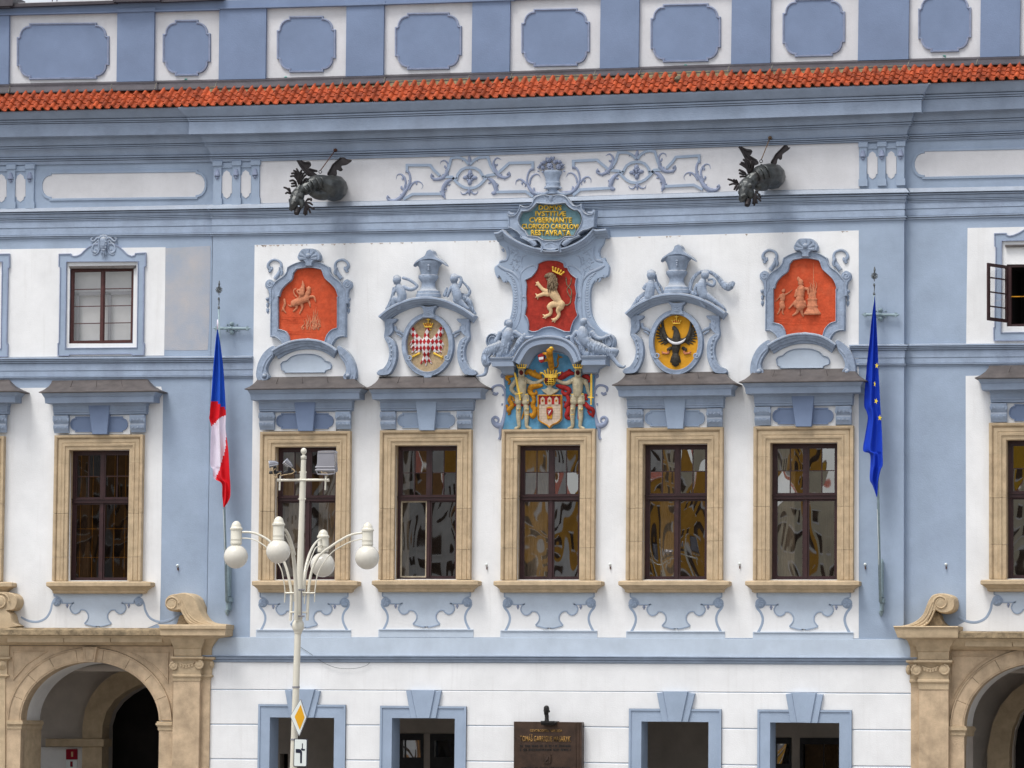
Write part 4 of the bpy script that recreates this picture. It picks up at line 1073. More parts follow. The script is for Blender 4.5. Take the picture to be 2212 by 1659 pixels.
# ================================================================== upper windows of the side bays
def upper(o, hole, wdw, mirrorcap=None):
 m = MB(); m.slab(o, SB + .045, SB - .01, [hole]); su = part('upper_window_surround', m, M['blue'], hall)
 m = MB(); m.sweep(orient(XZ(o, SB + .04), True), [(-.2, SB + .04), (-.2, SB + .065), (1.8, SB + .065), (2.2, SB + .045)], True, SB, True)
 m.sweep(orient(XZ(hole, SB + .04), False), [(0, SB + .045), (0, SB + .065), (1.4, SB + .065), (1.8, SB + .045)], True, SB, True)
 subpart('surround_moulding', m, M['lilac'], su)
 return su
upper(c1([(510, 535), (615, 533), (620, 546), (640, 553), (668, 550), (700, 536), (730, 505), (760, 478), (800, 456), (890, 445), (990, 450), (1030, 468), (1070, 505), (1105, 540), (1140, 553), (1165, 546), (1170, 528), (1262, 523), (1262, 640), (1248, 650), (1240, 1300), (1250, 1310), (1245, 1410), (1140, 1412), (1138, 1402), (602, 1406), (600, 1416), (500, 1418), (500, 1310), (510, 1300), (520, 655), (508, 645)]),
  c1([(577, 605), (1193, 602), (1183, 1343), (567, 1348)]), 0)
upper([(-118, 548), (-20, 547)] + c1([(-30, 535), (85, 533), (85, 650), (72, 660), (60, 1300), (70, 1310), (68, 1425), (-30, 1427)]) + [(-118, 772)], c1([(-420, 607), (18, 605), (8, 1352), (-425, 1356)]), 0)
upper(c4_([(1955, 358), (2062, 355), (2064, 370), (2085, 378), (2120, 372), (2170, 350), (2212, 325), (2300, 280), (2560, 275), (2640, 330), (2720, 372), (2760, 360), (2860, 340), (2860, 460), (2850, 1150), (2860, 1280), (2060, 1288), (1950, 1287), (1948, 1175), (1957, 1165), (1968, 480), (1957, 470)]),
  c4_([(2022, 425), (2780, 410), (2775, 1200), (2014, 1214)]), 0)
# the mask over the left window
mk = thing('mask_relief', P(225, 548, SB), 'blue grey stucco mask of a bearded man between scrolls over the left upper window', 'mask')
face = c1([(895, 440, 34), (895, 480, 30), (895, 510, 18)])
hd_ = sculpt('face', [c1([(893, 420, 36), (893, 455, 36), (893, 490, 28), (893, 520, 16)]) and [(223.3, 520, 9.5), (223.3, 529, 9.5), (223.3, 537, 7.5), (223.8, 545, 4)],
      [(223.6, 524, 1.7, 8), (223.6, 529, 2.4, 9), (223.6, 531, 2.0, 9)], [(217, 522.5, 1.4, 8), (221, 522, 1.3, 8.5)], [(226.5, 522, 1.3, 8.5), (230.5, 522.5, 1.4, 8)],
      [(218, 528, 2.0, 7)], [(229.5, 528, 2, 7)], [(219, 535, 1.5, 7.5), (223.5, 533.5, 1.3, 8.5), (228.5, 535, 1.5, 7.5)], [(221, 540, 1.6, 7), (223.6, 540.5, 1.8, 7.5), (226, 540, 1.6, 7)],
      [(220, 543, 2.2, 4), (219, 550, 1.6, 3)], [(226.5, 543, 2.2, 4), (229, 550, 1.6, 3)], [(223.6, 545, 2.2, 5), (224.5, 556, 1.2, 3)],
      [(214, 515, 3), (219, 511, 3.4), (224, 510, 3.6), (229, 511, 3.2), (233, 515, 3)], [(213, 520, 2.4), (213.5, 530, 2.2), (215, 540, 2.2)], [(234, 520, 2.4), (234, 530, 2.2), (232.5, 540, 2.2)]], M['stucco'], .006, .85, SB + .05, 0, .95)
part('face', hd_, M['stucco'], mk)
m = MB()
for sg in (-1, 1):
 X = lambda a: 224 + sg * a
 m.strand([(X(8), 512, 1.8), (X(14), 514, 2.4), (X(20), 520, 2.4), (X(25), 521, 2.2), (X(27), 516, 1.8), (X(23), 514, 1.4)], SB + .05, .8, 6, 4)
 m.strand([(X(12), 526, 2), (X(19), 527, 2.2), (X(24), 533, 2.6), (X(24), 542, 2.6), (X(17), 546, 2.2), (X(14), 541, 1.6), (X(18), 538, 1.2)], SB + .05, .8, 6, 4)
 m.strand([(X(10), 538, 2.2), (X(12), 546, 2.4), (X(18), 550, 1.8), (X(24), 549, 1)], SB + .05, .8, 6, 4)
 m.strand([(X(11), 518, 1.8), (X(17), 524, 1.6), (X(22), 527, 1)], SB + .05, .8, 6, 4)
part('scroll_collar', m, M['stucco'], mk, 60)
# left upper window: closed double sashes with white blinds
def uw(l, r, t, b, cols, rows, y=SB - .10):
 w = wrect(l, r, t, b, SB); x0, x1, z1, z0 = w[0][0], w[1][0], w[0][1], w[2][1]; k = U
 fm = MB(); xm = (x0 + x1) / 2
 fm.box(x0, x0 + 6 * k, -(y + .03), -(y - .05), z0, z1); fm.box(x1 - 6 * k, x1, -(y + .03), -(y - .05), z0, z1)
 fm.box(x0 + 6 * k, x1 - 6 * k, -(y + .03), -(y - .05), z1 - 6 * k, z1); fm.box(x0 + 6 * k, x1 - 6 * k, -(y + .03), -(y - .05), z0, z0 + 5 * k)
 fm.box(x0 - .02, x1 + .02, -(y + .07), -(y + .025), z0 - 1 * k, z0 + 2.5 * k)
 fm.box(xm - 3 * k, xm + 3 * k, -(y + .035), -(y - .05), z0 + 5 * k, z1 - 6 * k)
 return fm, x0, x1, z0, z1, xm
fm, x0, x1, z0, z1, xm = uw(*UPW[0], 2, 4); k = U; y = SB - .10
wf = part('window', fm, M['wood_light'], hall)
for xa, xb in ((x0 + 6 * k, xm - 3 * k), (xm + 3 * k, x1 - 6 * k)):
 sm_ = MB(); zs = [lerp(z0 + 8 * k, z1 - 8 * k, j / 4) for j in range(5)]
 sm_.box(xa, xa + 2 * k, -(y + .015), -(y - .03), z0 + 5 * k, z1 - 6 * k); sm_.box(xb - 2 * k, xb, -(y + .015), -(y - .03), z0 + 5 * k, z1 - 6 * k)
 sm_.box(xa + 2 * k, xb - 2 * k, -(y + .015), -(y - .03), z0 + 5 * k, zs[0]); sm_.box(xa + 2 * k, xb - 2 * k, -(y + .015), -(y - .03), zs[4], z1 - 6 * k)
 for j in (1, 2, 3): sm_.box(xa + 2 * k, xb - 2 * k, -(y + .012), -(y - .03), zs[j] - .9 * k, zs[j] + .9 * k)
 subpart('sash', sm_, M['wood_light'], wf)
 for j in range(4):
  g = MB(); g.add([(xa + 2 * k, -y, zs[j]), (xb - 2 * k, -y, zs[j]), (xb - 2 * k, -y, zs[j + 1]), (xa + 2 * k, -y, zs[j + 1])], [(0, 1, 2, 3)]); subpart('pane', g, M['glass_thin'], wf)
bl = MB(); yb_ = -y + .12
bl.add([(x0, yb_ + .12, z0), (x1, yb_ + .12, z0), (x1, yb_ + .12, z1), (x0, yb_ + .12, z1)], [(0, 1, 2, 3)])
bl_ = part('window_blind', bl, M['blind'], hall)
ib = MB()
for f_ in (.06, .56): ib.box(lerp(x0, x1, f_), lerp(x0, x1, f_) + 6 * k, yb_, yb_ + .05, z0, lerp(z0, z1, .68))
ib.box(x0, x1, yb_, yb_ + .05, lerp(z0, z1, .655), lerp(z0, z1, .70))
subpart('inner_frame', ib, M['grey_case'], bl_)
m = MB(); m.slab(c1([(590, 640), (1166, 632), (1163, 652), (1150, 660), (600, 662)]), SB + .09, SB, ch=.5, chd=.02); part('window_drip', m, M['roofmetal'], hall)
# right upper window: open casement and dark room
w = wrect(*UPW[1], SB); x0, x1, z1, z0 = w[0][0], w[1][0], w[0][1], w[2][1]
fm = MB(); k = U
fm.box(x0, x0 + 9 * k, -(SB - .02), -(SB - .16), z0, z1); fm.box(x1 - 9 * k, x1, -(SB - .02), -(SB - .16), z0, z1); fm.box(x0 + 9 * k, x1 - 9 * k, -(SB - .02), -(SB - .16), z1 - 6 * k, z1); fm.box(x0 + 9 * k, x1 - 9 * k, -(SB - .02), -(SB - .16), z0, z0 + 6 * k)
wf = part('window', fm, M['wood'], hall)
m = MB(); m.box(x0 + 9 * k, x1 - 9 * k, .18, .22, lerp(z0, z1, .475), lerp(z0, z1, .49)); subpart('window_bar', m, M['orange'], wf)
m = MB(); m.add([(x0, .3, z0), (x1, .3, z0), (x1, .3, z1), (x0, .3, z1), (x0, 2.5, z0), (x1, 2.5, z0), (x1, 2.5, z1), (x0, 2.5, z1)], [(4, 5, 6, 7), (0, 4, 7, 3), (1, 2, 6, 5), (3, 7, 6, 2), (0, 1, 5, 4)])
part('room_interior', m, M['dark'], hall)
m = MB(); m.slab(c4_([(2048, 455), (2700, 445), (2700, 462), (2048, 474)]), SB + .10, SB, ch=.5, chd=.02); part('window_drip', m, M['roofmetal'], hall)
# casement swung outwards: hinge at the left jamb, pointing at the viewer's left
hx = x0 + 4 * k; ang = math.radians(118); Wd = (x1 - x0) / 2 - 6 * k
e = Vector((math.cos(ang), -math.sin(ang), 0)); o_ = Vector((hx, .03 + .09, 0)); nn = Vector((math.sin(ang), math.cos(ang), 0)) * .035
# choose the opening angle so that the free edge meets the picture's u = 2136
best = min((abs(px(Vector((hx, 0.0, z1)) + Vector((math.cos(math.radians(a)), -math.sin(math.radians(a)), 0)) * Wd)[0] - 2133), a) for a in range(60, 175))[1]
e = Vector((math.cos(math.radians(best)), -math.sin(math.radians(best)), 0)); nn = Vector((-e.y, e.x, 0)) * .022; o_ = Vector((hx, 0.0, 0))
def obox(mb, s0, s1, za, zb):
 V = []
 for zz in (za, zb):
  for s_, n_ in ((s0, -1), (s1, -1), (s1, 1), (s0, 1)):
   p = o_ + e * s_ + nn * n_; V.append((p.x, p.y, zz))
 mb.add(V, [(0, 3, 2, 1), (4, 5, 6, 7), (0, 1, 5, 4), (1, 2, 6, 5), (2, 3, 7, 6), (3, 0, 4, 7)])
m = MB(); zb2, zt2_ = z0 + 7 * k, z1 - 5 * k
obox(m, 0, .075, zb2, zt2_); obox(m, Wd - .075, Wd, zb2, zt2_); obox(m, .075, Wd - .075, zb2, zb2 + .075); obox(m, .075, Wd - .075, zt2_ - .07, zt2_)
for f_ in (.25, .5, .75): zz = lerp(zb2, zt2_, f_); obox(m, .075, Wd - .075, zz - .014, zz + .014)
oc = subpart('open_casement', m, M['wood'], wf)
oc2 = M['glass_dim']
m = MB(); nn = nn * .05; obox(m, .075, Wd - .075, zb2 + .07, zt2_ - .07)
gclr = bpy.data.materials.new('clear_glass'); gclr.use_nodes = True; nt = gclr.node_tree; nt.nodes.clear()
o2 = nt.nodes.new('ShaderNodeOutputMaterial'); mx = nt.nodes.new('ShaderNodeMixShader'); mx.inputs[0].default_value = .07
t_ = nt.nodes.new('ShaderNodeBsdfTransparent'); g_ = nt.nodes.new('ShaderNodeBsdfGlossy'); g_.inputs['Roughness'].default_value = .02
nt.links.new(t_.outputs[0], mx.inputs[1]); nt.links.new(g_.outputs[0], mx.inputs[2]); nt.links.new(mx.outputs[0], o2.inputs[0])
subpart('pane', m, gclr, wf)
# ================================================================== ground floor openings
for n_, D_ in enumerate(DOORS):
 l, r, t, ol, orr, ot, kc, kt, _ = D_
 m = MB(); d = .035
 a = P(l, t, d); c = P(r, t, d); oa = P(ol, ot, d); oc_ = P(orr, ot, d)
 m.xz([[(oa.x, ZG), (a.x, ZG), (a.x, a.z), (c.x, a.z), (c.x, ZG), (oc_.x, ZG), (oc_.x, oa.z), (oa.x, oa.z)][::-1]], -d, 0.63)
 ds = part('doorway_surround', m, M['blue'], hall)
 m = MB(); m.sweep([(oa.x, ZG), (oa.x, oa.z), (oc_.x, oa.z), (oc_.x, ZG)], [(-4.6, d), (-4.4, d + .022), (0, d + .022), (0, 0)], False, d, True); subpart('outer_fillet', m, M['blue'], ds)
K4 = [Q(1, 3), Q(1, 3), Q(2, 3), Q(3, 3)]
KS = [((303, 980), (505, 980), (440, 1226), (330, 1222), (248, 985), (553, 993), (498, 1224), (290, 1221)), ((1340, 984), (1545, 986), (1497, 1229), (1388, 1229), (1295, 990), (1600, 993), (1553, 1229), (1337, 1229)),
  ((1305, 997), (1518, 998), (1462, 1261), (1352, 1260), (1250, 1010), (1580, 1014), (1520, 1261), (1297, 1259)), ((205, 1005), (415, 1009), (366, 1270), (250, 1267), (152, 1020), (475, 1022), (427, 1270), (195, 1266))]
for f_, k_ in zip(K4, KS):
 p = f_(k_)
 m = MB(); m.slab([p[0], p[1], p[2], p[3]], .115, 0.0, ch=.6, chd=.01); kk = part('doorway_keystone', m, M['blue'], hall)
 m = MB(); m.slab([p[4], (p[0][0] + .3, p[0][1] + 2), (p[3][0] + .3, p[3][1]), p[7]], .08, 0.0, ch=.5, chd=.01); subpart('wedge_stone', m, M['blue'], kk)
 m = MB(); m.slab([(p[1][0] - .3, p[1][1] + 2), p[5], p[6], (p[2][0] - .3, p[2][1])], .08, 0.0, ch=.5, chd=.01); subpart('wedge_stone', m, M['blue'], kk)
# ================================================================== arcade behind the ground floor
def iface(pts, y): return [(x, y, z) for x, z in pts]
BK = 4.6                                       # back wall of the arcade walk
XAW, XBW = P(U0, 800, 0).x - 4, P(U1, 800, 0).x + 3
ZC_ = P(1106, 1500, -2).z
bw = MB()
drs = []
def fixed(pts, y): return XZ(pts, -y)
doorL = [(930, 1760), (930, 1500), (932, 1290), (965, 1180), (1030, 1090), (1110, 1025), (1200, 970), (1330, 945), (1480, 985), (1600, 1080), (1680, 1220), (1700, 1400), (1700, 1760)]
dL = fixed(Q(0, 3)(doorL), BK); dL[0] = (dL[0][0], ZG); dL[-1] = (dL[-1][0], ZG)
doorR = [(2120, 1800), (2120, 1480), (2140, 1330), (2190, 1200), (2280, 1100), (2420, 1040), (2580, 1060), (2700, 1160), (2780, 1320), (2790, 1500), (2790, 1800)]
dR = fixed(Q(3, 3)(doorR), BK); dR[0] = (dR[0][0], ZG); dR[-1] = (dR[-1][0], ZG)
inw = [(1, [(1242, 1368), (1443, 1370), (1440, 1800), (1242, 1800)]), (1, [(1512, 1370), (1770, 1370), (1770, 1800), (1512, 1800)]), (3, [(66, 1402), (200, 1404), (200, 1800), (66, 1800)]), (3, [(283, 1405), (700, 1405), (700, 1800), (283, 1800)]),
  (1, [(206, 1536), (275, 1536), (275, 1850), (206, 1850)])]
hl = [fixed(Q(c, 3)(p), BK) for c, p in inw]
bw.xz([[(XAW, ZG), dL[0]] + dL[1:-1] + [dL[-1], dR[0]] + dR[1:-1] + [dR[-1], (XBW, ZG), (XBW, ZC_ + 1.6), (XAW, ZC_ + 1.6)]] + hl, BK, BK + .35)
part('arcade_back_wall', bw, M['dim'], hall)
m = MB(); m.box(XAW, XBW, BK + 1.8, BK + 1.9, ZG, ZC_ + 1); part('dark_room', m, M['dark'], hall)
m = MB(); m.box(XAW, XBW, .36, BK + 1.9, ZC_ + 1.6, ZC_ + 1.9); part('arcade_ceiling', m, M['arcade_white'], hall)
m = MB(); m.box(XAW, XAW + .1, .36, BK + 1.9, ZG, ZC_ + 1.6); m.box(XBW - .1, XBW, .36, BK + 1.9, ZG, ZC_ + 1.6); part('arcade_end_wall', m, M['dim'], hall)
m = MB()
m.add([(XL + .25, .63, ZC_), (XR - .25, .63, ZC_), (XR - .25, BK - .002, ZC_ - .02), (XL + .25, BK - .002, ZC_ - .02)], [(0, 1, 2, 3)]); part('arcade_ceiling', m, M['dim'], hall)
# dark window frames with panes in the arcade wall
inp = [(1, (1262, 1420, 1425, 1568), 0), (1, (1543, 1422, 1692, 1568), 0), (3, (72, 1450, 188, 1622), 0), (3, (300, 1455, 470, 1700), 0), (3, (492, 1455, 670, 1700), 0)]
fr_ = [(1, (1236, 1362, 1449, 1800), (1262, 1420, 1425, 1568)), (1, (1506, 1364, 1740, 1800), (1543, 1422, 1692, 1568)), (3, (60, 1398, 204, 1800), (72, 1450, 188, 1622)), (3, (277, 1399, 700, 1800), (300, 1455, 670, 1700))]
gold_ = glass_mat('amber_reflecting_glass', .5, .05, 3.0)
for c, o, h in fr_:
 f_ = Q(c, 3); R4 = lambda a: f_([(a[0], a[1]), (a[2], a[1]), (a[2], a[3]), (a[0], a[3])])
 m = MB(); m.xz([fixed(R4(o), BK), fixed(R4(h), BK)], BK - .03, BK + .12); w_ = part('arcade_window', m, M['black_metal'], hall)
 m = MB(); m.xz([fixed(R4(h), BK)], BK + .05, BK + .06); subpart('pane', m, gold_ if (h[2] - h[0]) < 250 else M['glass_dim'], w_)
 if h[2] - h[0] > 250 or c == 1 and h[0] < 1300:
  m = MB(); u = lerp(h[0], h[2], .12 if h[2] - h[0] < 250 else .48); m.xz([fixed(R4((u, h[1], u + 8, h[3])), BK)], BK + .0, BK + .04); subpart('glazing_bar', m, M['black_metal'], w_)
 m = MB(); m.xz([fixed(R4((h[0], h[1], h[2], h[3])), BK)], BK + .3, BK + .31); subpart('sand_blind', m, M['sand'], w_)  # plain sand-coloured sheet behind the panes
# ================================================================== stone portals
def portal(side):
 d = -0.04
 pr = link('stone_portal', None, hall); pr.empty_display_size = .2
 L = side == 'L'; f_ = Q(0, 3) if L else Q(3, 3)
 A = ARCL if L else ARCR
 # flat spandrel wall with the arch
 m = MB()
 if L: sp = [(-400, 600), (1500, 600)]
 else: sp = [(1555, 640), (2900, 640)]
 a = XZ(f_([sp[0]]), d + .05)[0]; b = XZ(f_([sp[1]]), d + .05)[0]
 ap = archpts(A, d + .05)
 z_ = min(a[1], b[1]) if L else a[1]
 ringo = 1.24
 ro = archpts((A[0], A[1], A[2] * 1.2, A[3] * 1.25), d + .05)
 m.xz([[(a[0], ZG), ro[0]] + ro[1:-1] + [ro[-1], (b[0], ZG), (b[0], z_), (a[0], z_)]], -(d + .05), -(SB - .01))
 part('spandrel', m, M['stone_pink'], pr)
 # sunk triangles of the spandrels
 if L: tri = [[(110, 650), (420, 645), (330, 700), (240, 760), (150, 860), (115, 900)], [(1095, 650), (1460, 655), (1455, 930), (1400, 850), (1320, 770), (1200, 695)]]
 else: tri = [[(1590, 685), (1945, 690), (1820, 760), (1720, 860), (1640, 970), (1595, 1060)]]
 for t_ in tri:
  m = MB(); w_ = XZ(f_(t_), d + .05); w_ = orient(w_, True)
  m.sweep(w_, [(0, d + .05), (0, d + .075), (1.4, d + .075), (2.4, d + .052)], True, 0, True)
  part('spandrel_moulding', m, M['stone_pink'], pr)
 # archivolt of separate stones
 nst = 9
 for i in range(nst):
  a0, a1 = 180 - 180 * i / nst, 180 - 180 * (i + 1) / nst
  g_ = .35
  inn = ell(A[0], A[1], A[2], A[3], a0 - g_ * .4, a1 + g_ * .4, 6); out = ell(A[0], A[1], A[2] * 1.19, A[3] * 1.24, a0 - g_ * .3, a1 + g_ * .3, 6)
  mb = MB(); mb.xz([XZ(inn + out[::-1], d + .08)], -(d + .085), -(d - .30), .5 * U, .006)
  part('arch_stone', mb, M['stone_pink'], pr)
 mb = MB(); o = XZ(ell(A[0], A[1], A[2] * 1.19, A[3] * 1.24, 180, 0, 36), d + .08)
 mb.sweep(o, [(0, d + .05), (0, d + .11), (-2.2, d + .11), (-3, d + .087)], False, 0, True)
 i_ = XZ(ell(A[0], A[1], A[2] * 1.035, A[3] * 1.045, 180, 0, 36), d + .08); mb.sweep(i_, [(0, d + .08), (0, d + .10), (-2, d + .10), (-3, d + .08)], False, 0, True)
 part('archivolt_moulding', mb, M['stone_pink'], pr)
 # white plastered arch soffit
 mb = MB(); pa = archpts(A, d, down=False, n=30); pa = [(x, z) for x, z in pa]; V = []
 # soffit stays 2 mm inside the wall's cut
 for y_ in (-(d - .30), 1.29): V += [(x * 1.0, y_, z - .004) for x, z in pa]
 n = len(pa); mb.add(V, [(k, k + 1, n + k + 1, n + k) for k in range(n - 1)])
 part('arch_soffit', mb, M['arcade_white'], pr, True)
 # imposts and jambs
 for sg in (-1, 1):
  u0 = A[0] + sg * A[2]; u1 = A[0] + sg * A[2] * 1.2
  if not L and sg > 0 and u0 > 2390: continue
  z0 = P(A[0], A[1], d).z; x0, x1 = P(u0, A[1], d + .1).x, P(u1, A[1], d + .1).x
  mb = MB()
  for zz0, zz1, e in ((0, .035, .03), (.035, .09, .05), (.09, .12, .03), (.12, .20, .012), (.20, .225, .0)):
   xa, xb = sorted((x0 - sg * (e + .012), x1)); mb.box(xa, xb, -(d + .09 + e), 1.29, z0 - zz1, z0 - zz0 + (.0 if zz0 else 0))
  part('impost', mb, M['stone'], pr)
  mb = MB(); xa, xb = sorted((x0 + sg * .004, x1)); mb.box(xa, xb, -(d + .085), -(d - .30), ZG, z0 - .225)
  part('jamb', mb, M['stone_pink'], pr)
  xs0 = x0 + sg * .003
  mb = MB(); mb.add([(xs0, -(d - .30), ZG), (xs0, 1.30, ZG), (xs0, 1.30, z0 - .225), (xs0, -(d - .30), z0 - .225)], [(0, 1, 2, 3)]); mb.add([(xs0 - sg * .012, .15, ZG), (xs0 - sg * .012, 1.2, ZG), (xs0 - sg * .012, 1.2, z0 - .42), (xs0 - sg * .012, .15, z0 - .42)], [(0, 1, 2, 3)])
  part('jamb_reveal', mb, M['stone'] if L else M['dim'], pr)
 if L:
  mb = MB(); mb.slab(f_([(712, 612), (838, 612), (815, 746), (725, 743)]), d + .16, d - .2, ch=.8, chd=.015); ks = part('portal_keystone', mb, M['stone_pink'], pr)
  mb = MB(); w_ = orient(XZ(f_([(725, 625), (820, 627), (800, 728), (740, 728)]), d + .16), True); mb.sweep(w_, [(0, d + .158), (0, d + .175), (1.2, d + .175), (2, d + .16)], True, 0, True); part('keystone_border', mb, M['stone_pink'], pr)
 # pilaster: plain shaft with a set-back strip, ionic capital, broken entablature
 if L: fx, bx, capv = (1497, 1728), (1728, 1815), [(695, 850)]
 else: fx, bx = (1303, 1560), (1235, 1303)
 S = lambda x, y_, dd: XZ(f_([(x, y_)]), dd)[0]
 vt = 860 if L else 905
 mb = MB(); xa, za = S(fx[0], vt, d + .22); xb, _ = S(fx[1], vt, d + .22); mb.xz([[(xa, ZG), (xb, ZG), (xb, za), (xa, za)]], -(d + .22), -(SB - .02), .8 * U, .01); part('pilaster_shaft', mb, M['stone_pink'], pr)
 mb = MB(); xa2, _ = S(bx[0], vt, d + .10); xb2, _ = S(bx[1], vt, d + .10)
 xa2, xb2 = min(xa2, xb2) - (.0 if L else 0), max(xa2, xb2)
 mb.box(xa2 if not L else xb - .05, xb2 if L else xa + .05, -(d + .10), -(SB - .02), ZG, za); part('pilaster_backing', mb, M['stone_pink'], pr)
 uc = f_([((fx[0] + fx[1]) / 2, 800)])[0][0]
 def lv(a, b, v, dd): q_ = f_([(a, v), (b, v)]); return (q_[0][0], q_[1][0], q_[0][1], d + dd)
 if L:
  nk = [lv(1492, 1735, 850, .25), lv(1490, 1738, 858, .27), lv(1490, 1738, 868, .27), lv(1495, 1730, 880, .235), lv(1495, 1730, 905, .235), lv(1497, 1728, 912, .20)]
  nk2 = [lv(1600, 1825, 850, .12), lv(1600, 1832, 858, .15), lv(1600, 1832, 868, .15), lv(1600, 1818, 880, .115), lv(1600, 1815, 912, .09)]
 else:
  nk = [lv(1298, 1562, 893, .25), lv(1292, 1565, 903, .27), lv(1292, 1565, 917, .27), lv(1300, 1560, 930, .235), lv(1300, 1560, 980, .235), lv(1303, 1558, 984, .20)]
  nk2 = [lv(1228, 1400, 893, .12), lv(1222, 1400, 903, .15), lv(1222, 1400, 917, .15), lv(1233, 1400, 930, .115), lv(1236, 1400, 984, .09)]
 mb = MB(); stack(mb, uc, nk, SB); stack(mb, uc, nk2, SB); part('pilaster_necking', mb, M['stone'], pr)
 # capital
 mb = MB()
 if L: cb = [lv(1475, 1750, 695, .33), lv(1475, 1750, 712, .33), lv(1482, 1742, 718, .28), lv(1492, 1733, 730, .24), lv(1492, 1733, 850, .235)]; vs_ = [(1503, 778, 36, 1), (1718, 768, 38, -1)]; vb = [lv(1600, 1852, 700, .20), lv(1600, 1852, 716, .20), lv(1600, 1830, 730, .12), lv(1600, 1826, 850, .10)]; v3 = (1832, 765, 22, 34)
 else: cb = [lv(1255, 1590, 725, .33), lv(1255, 1590, 745, .33), lv(1262, 1582, 752, .28), lv(1298, 1560, 765, .24), lv(1298, 1560, 893, .235)]; vs_ = [(1284, 815, 46, 1), (1522, 812, 46, -1)]; vb = [lv(1192, 1400, 728, .20), lv(1192, 1400, 746, .20), lv(1222, 1400, 760, .12), lv(1226, 1400, 893, .10)]; v3 = (1215, 810, 24, 44)
 stack(mb, uc, cb, SB); stack(mb, uc, vb, SB)
 for x, y_, r_, sg in vs_:
  pts = []
  for k in range(20):
   a = k / 19 * 4.2 * math.pi; rr = r_ * (1 - k / 24.0)
   pts.append((x + sg * rr * math.cos(a - math.pi / 2) * (-1), y_ - rr * math.sin(-a + math.pi / 2) , 3.0 * (1 - k / 30)))
  q_ = f_([(p[0], p[1]) for p in pts]); c_ = f_([(x, y_)])[0]
  mb.dome(c_[0], c_[1], r_ / 4, r_ / 4, d + .24, .05, 3, 16)
  mb.strand([(a_[0], a_[1], p[2]) for a_, p in zip(q_, pts)], d + .265, .9, 6, 1)
 c_ = f_([(v3[0], v3[1])])[0]; mb.dome(c_[0], c_[1], v3[2] / 4, v3[3] / 4, d + .12, .07)
 cxx = (vs_[0][0] + vs_[1][0]) / 2; yy = vs_[0][1] - 6
 for k in range(-2, 3):
  q_ = f_([(cxx + k * 26, yy - 10 + abs(k) * -4), (cxx + k * 24, yy + 24 - abs(k) * 7)]); mb.strand([(q_[0][0], q_[0][1], 2.6), (q_[1][0], q_[1][1], 3.0)], d + .24, .8, 6, 1)
 q_ = f_([(cxx - 70, yy - 26), (cxx, yy - 4), (cxx + 70, yy - 26)]); mb.strand([(a_[0], a_[1], 1.8) for a_ in q_], d + .25, .8, 6, 4)
 part('ionic_capital', mb, M['stone'], pr, 50)
 # entablature block over the pilaster and the long beam over the arch
 mb = MB()
 if L:
  stack(mb, uc, [lv(1360, 1955, 418, .62), lv(1378, 1952, 430, .64), lv(1378, 1950, 455, .64), lv(1382, 1948, 462, .60), lv(1385, 1945, 512, .60), lv(1400, 1935, 520, .50), lv(1420, 1880, 530, .42), lv(1470, 1760, 545, .40), lv(1480, 1755, 575, .36), lv(1492, 1745, 600, .31), lv(1498, 1740, 625, .27), lv(1503, 1736, 628, .25), lv(1503, 1736, 690, .24)], SB)
  stack(mb, uc, [lv(1600, 1880, 522, .40), lv(1600, 1862, 540, .30), lv(1600, 1835, 600, .16), lv(1600, 1828, 628, .12), lv(1600, 1826, 695, .11)], SB)
 else:
  stack(mb, uc, [lv(1080, 1640, 432, .62), lv(1086, 1640, 440, .64), lv(1092, 1640, 460, .60), lv(1108, 1640, 500, .60), lv(1120, 1640, 532, .58), lv(1180, 1620, 545, .45), lv(1245, 1600, 560, .40), lv(1250, 1590, 590, .36), lv(1280, 1575, 610, .31), lv(1285, 1565, 650, .27), lv(1296, 1562, 655, .25), lv(1296, 1562, 722, .24)], SB)
  stack(mb, uc, [lv(1185, 1400, 545, .40), lv(1205, 1400, 562, .30), lv(1225, 1400, 610, .16), lv(1230, 1400, 655, .12), lv(1230, 1400, 722, .11)], SB)
 part('portal_entablature', mb, M['stone'], pr, 30)
 mb = MB()
 if L: lev = [lv(-700, 1480, 448, .30), lv(-700, 1480, 468, .52), lv(-700, 1480, 510, .52), lv(-700, 1480, 516, .42), lv(-700, 1480, 540, .34), lv(-700, 1480, 560, .30), lv(-700, 1480, 590, .18), lv(-700, 1480, 600, .12)]; u_ = 190
 else: lev = [lv(1560, 2900, 478, .30), lv(1560, 2900, 492, .52), lv(1560, 2900, 535, .52), lv(1560, 2900, 542, .42), lv(1560, 2900, 575, .34), lv(1560, 2900, 600, .30), lv(1560, 2900, 630, .18), lv(1560, 2900, 642, .12)]; u_ = 2243
 stack(mb, u_, lev[:4], SB); part('portal_beam_slab', mb, M['stone_dark'], pr, 30); mb = MB(); stack(mb, u_, lev[3:], SB); part('portal_beam', mb, M['stone'], pr, 30)
 mb = MB()
 for k in range(3):
  a_, b_ = ((60, 548), (552, 952), (956, 1400))[k] if L else ((1700, 2110), (2114, 2512), (2516, 2860))[k]
  q_ = f_([(a_, 515 if L else 548), (b_, 575 if L else 612)]); mb.rect(q_[0][0], q_[0][1], q_[1][0], q_[1][1], d + .36, SB, ch=.8, chd=.02)
 part('beam_block', mb, M['stone'], pr)
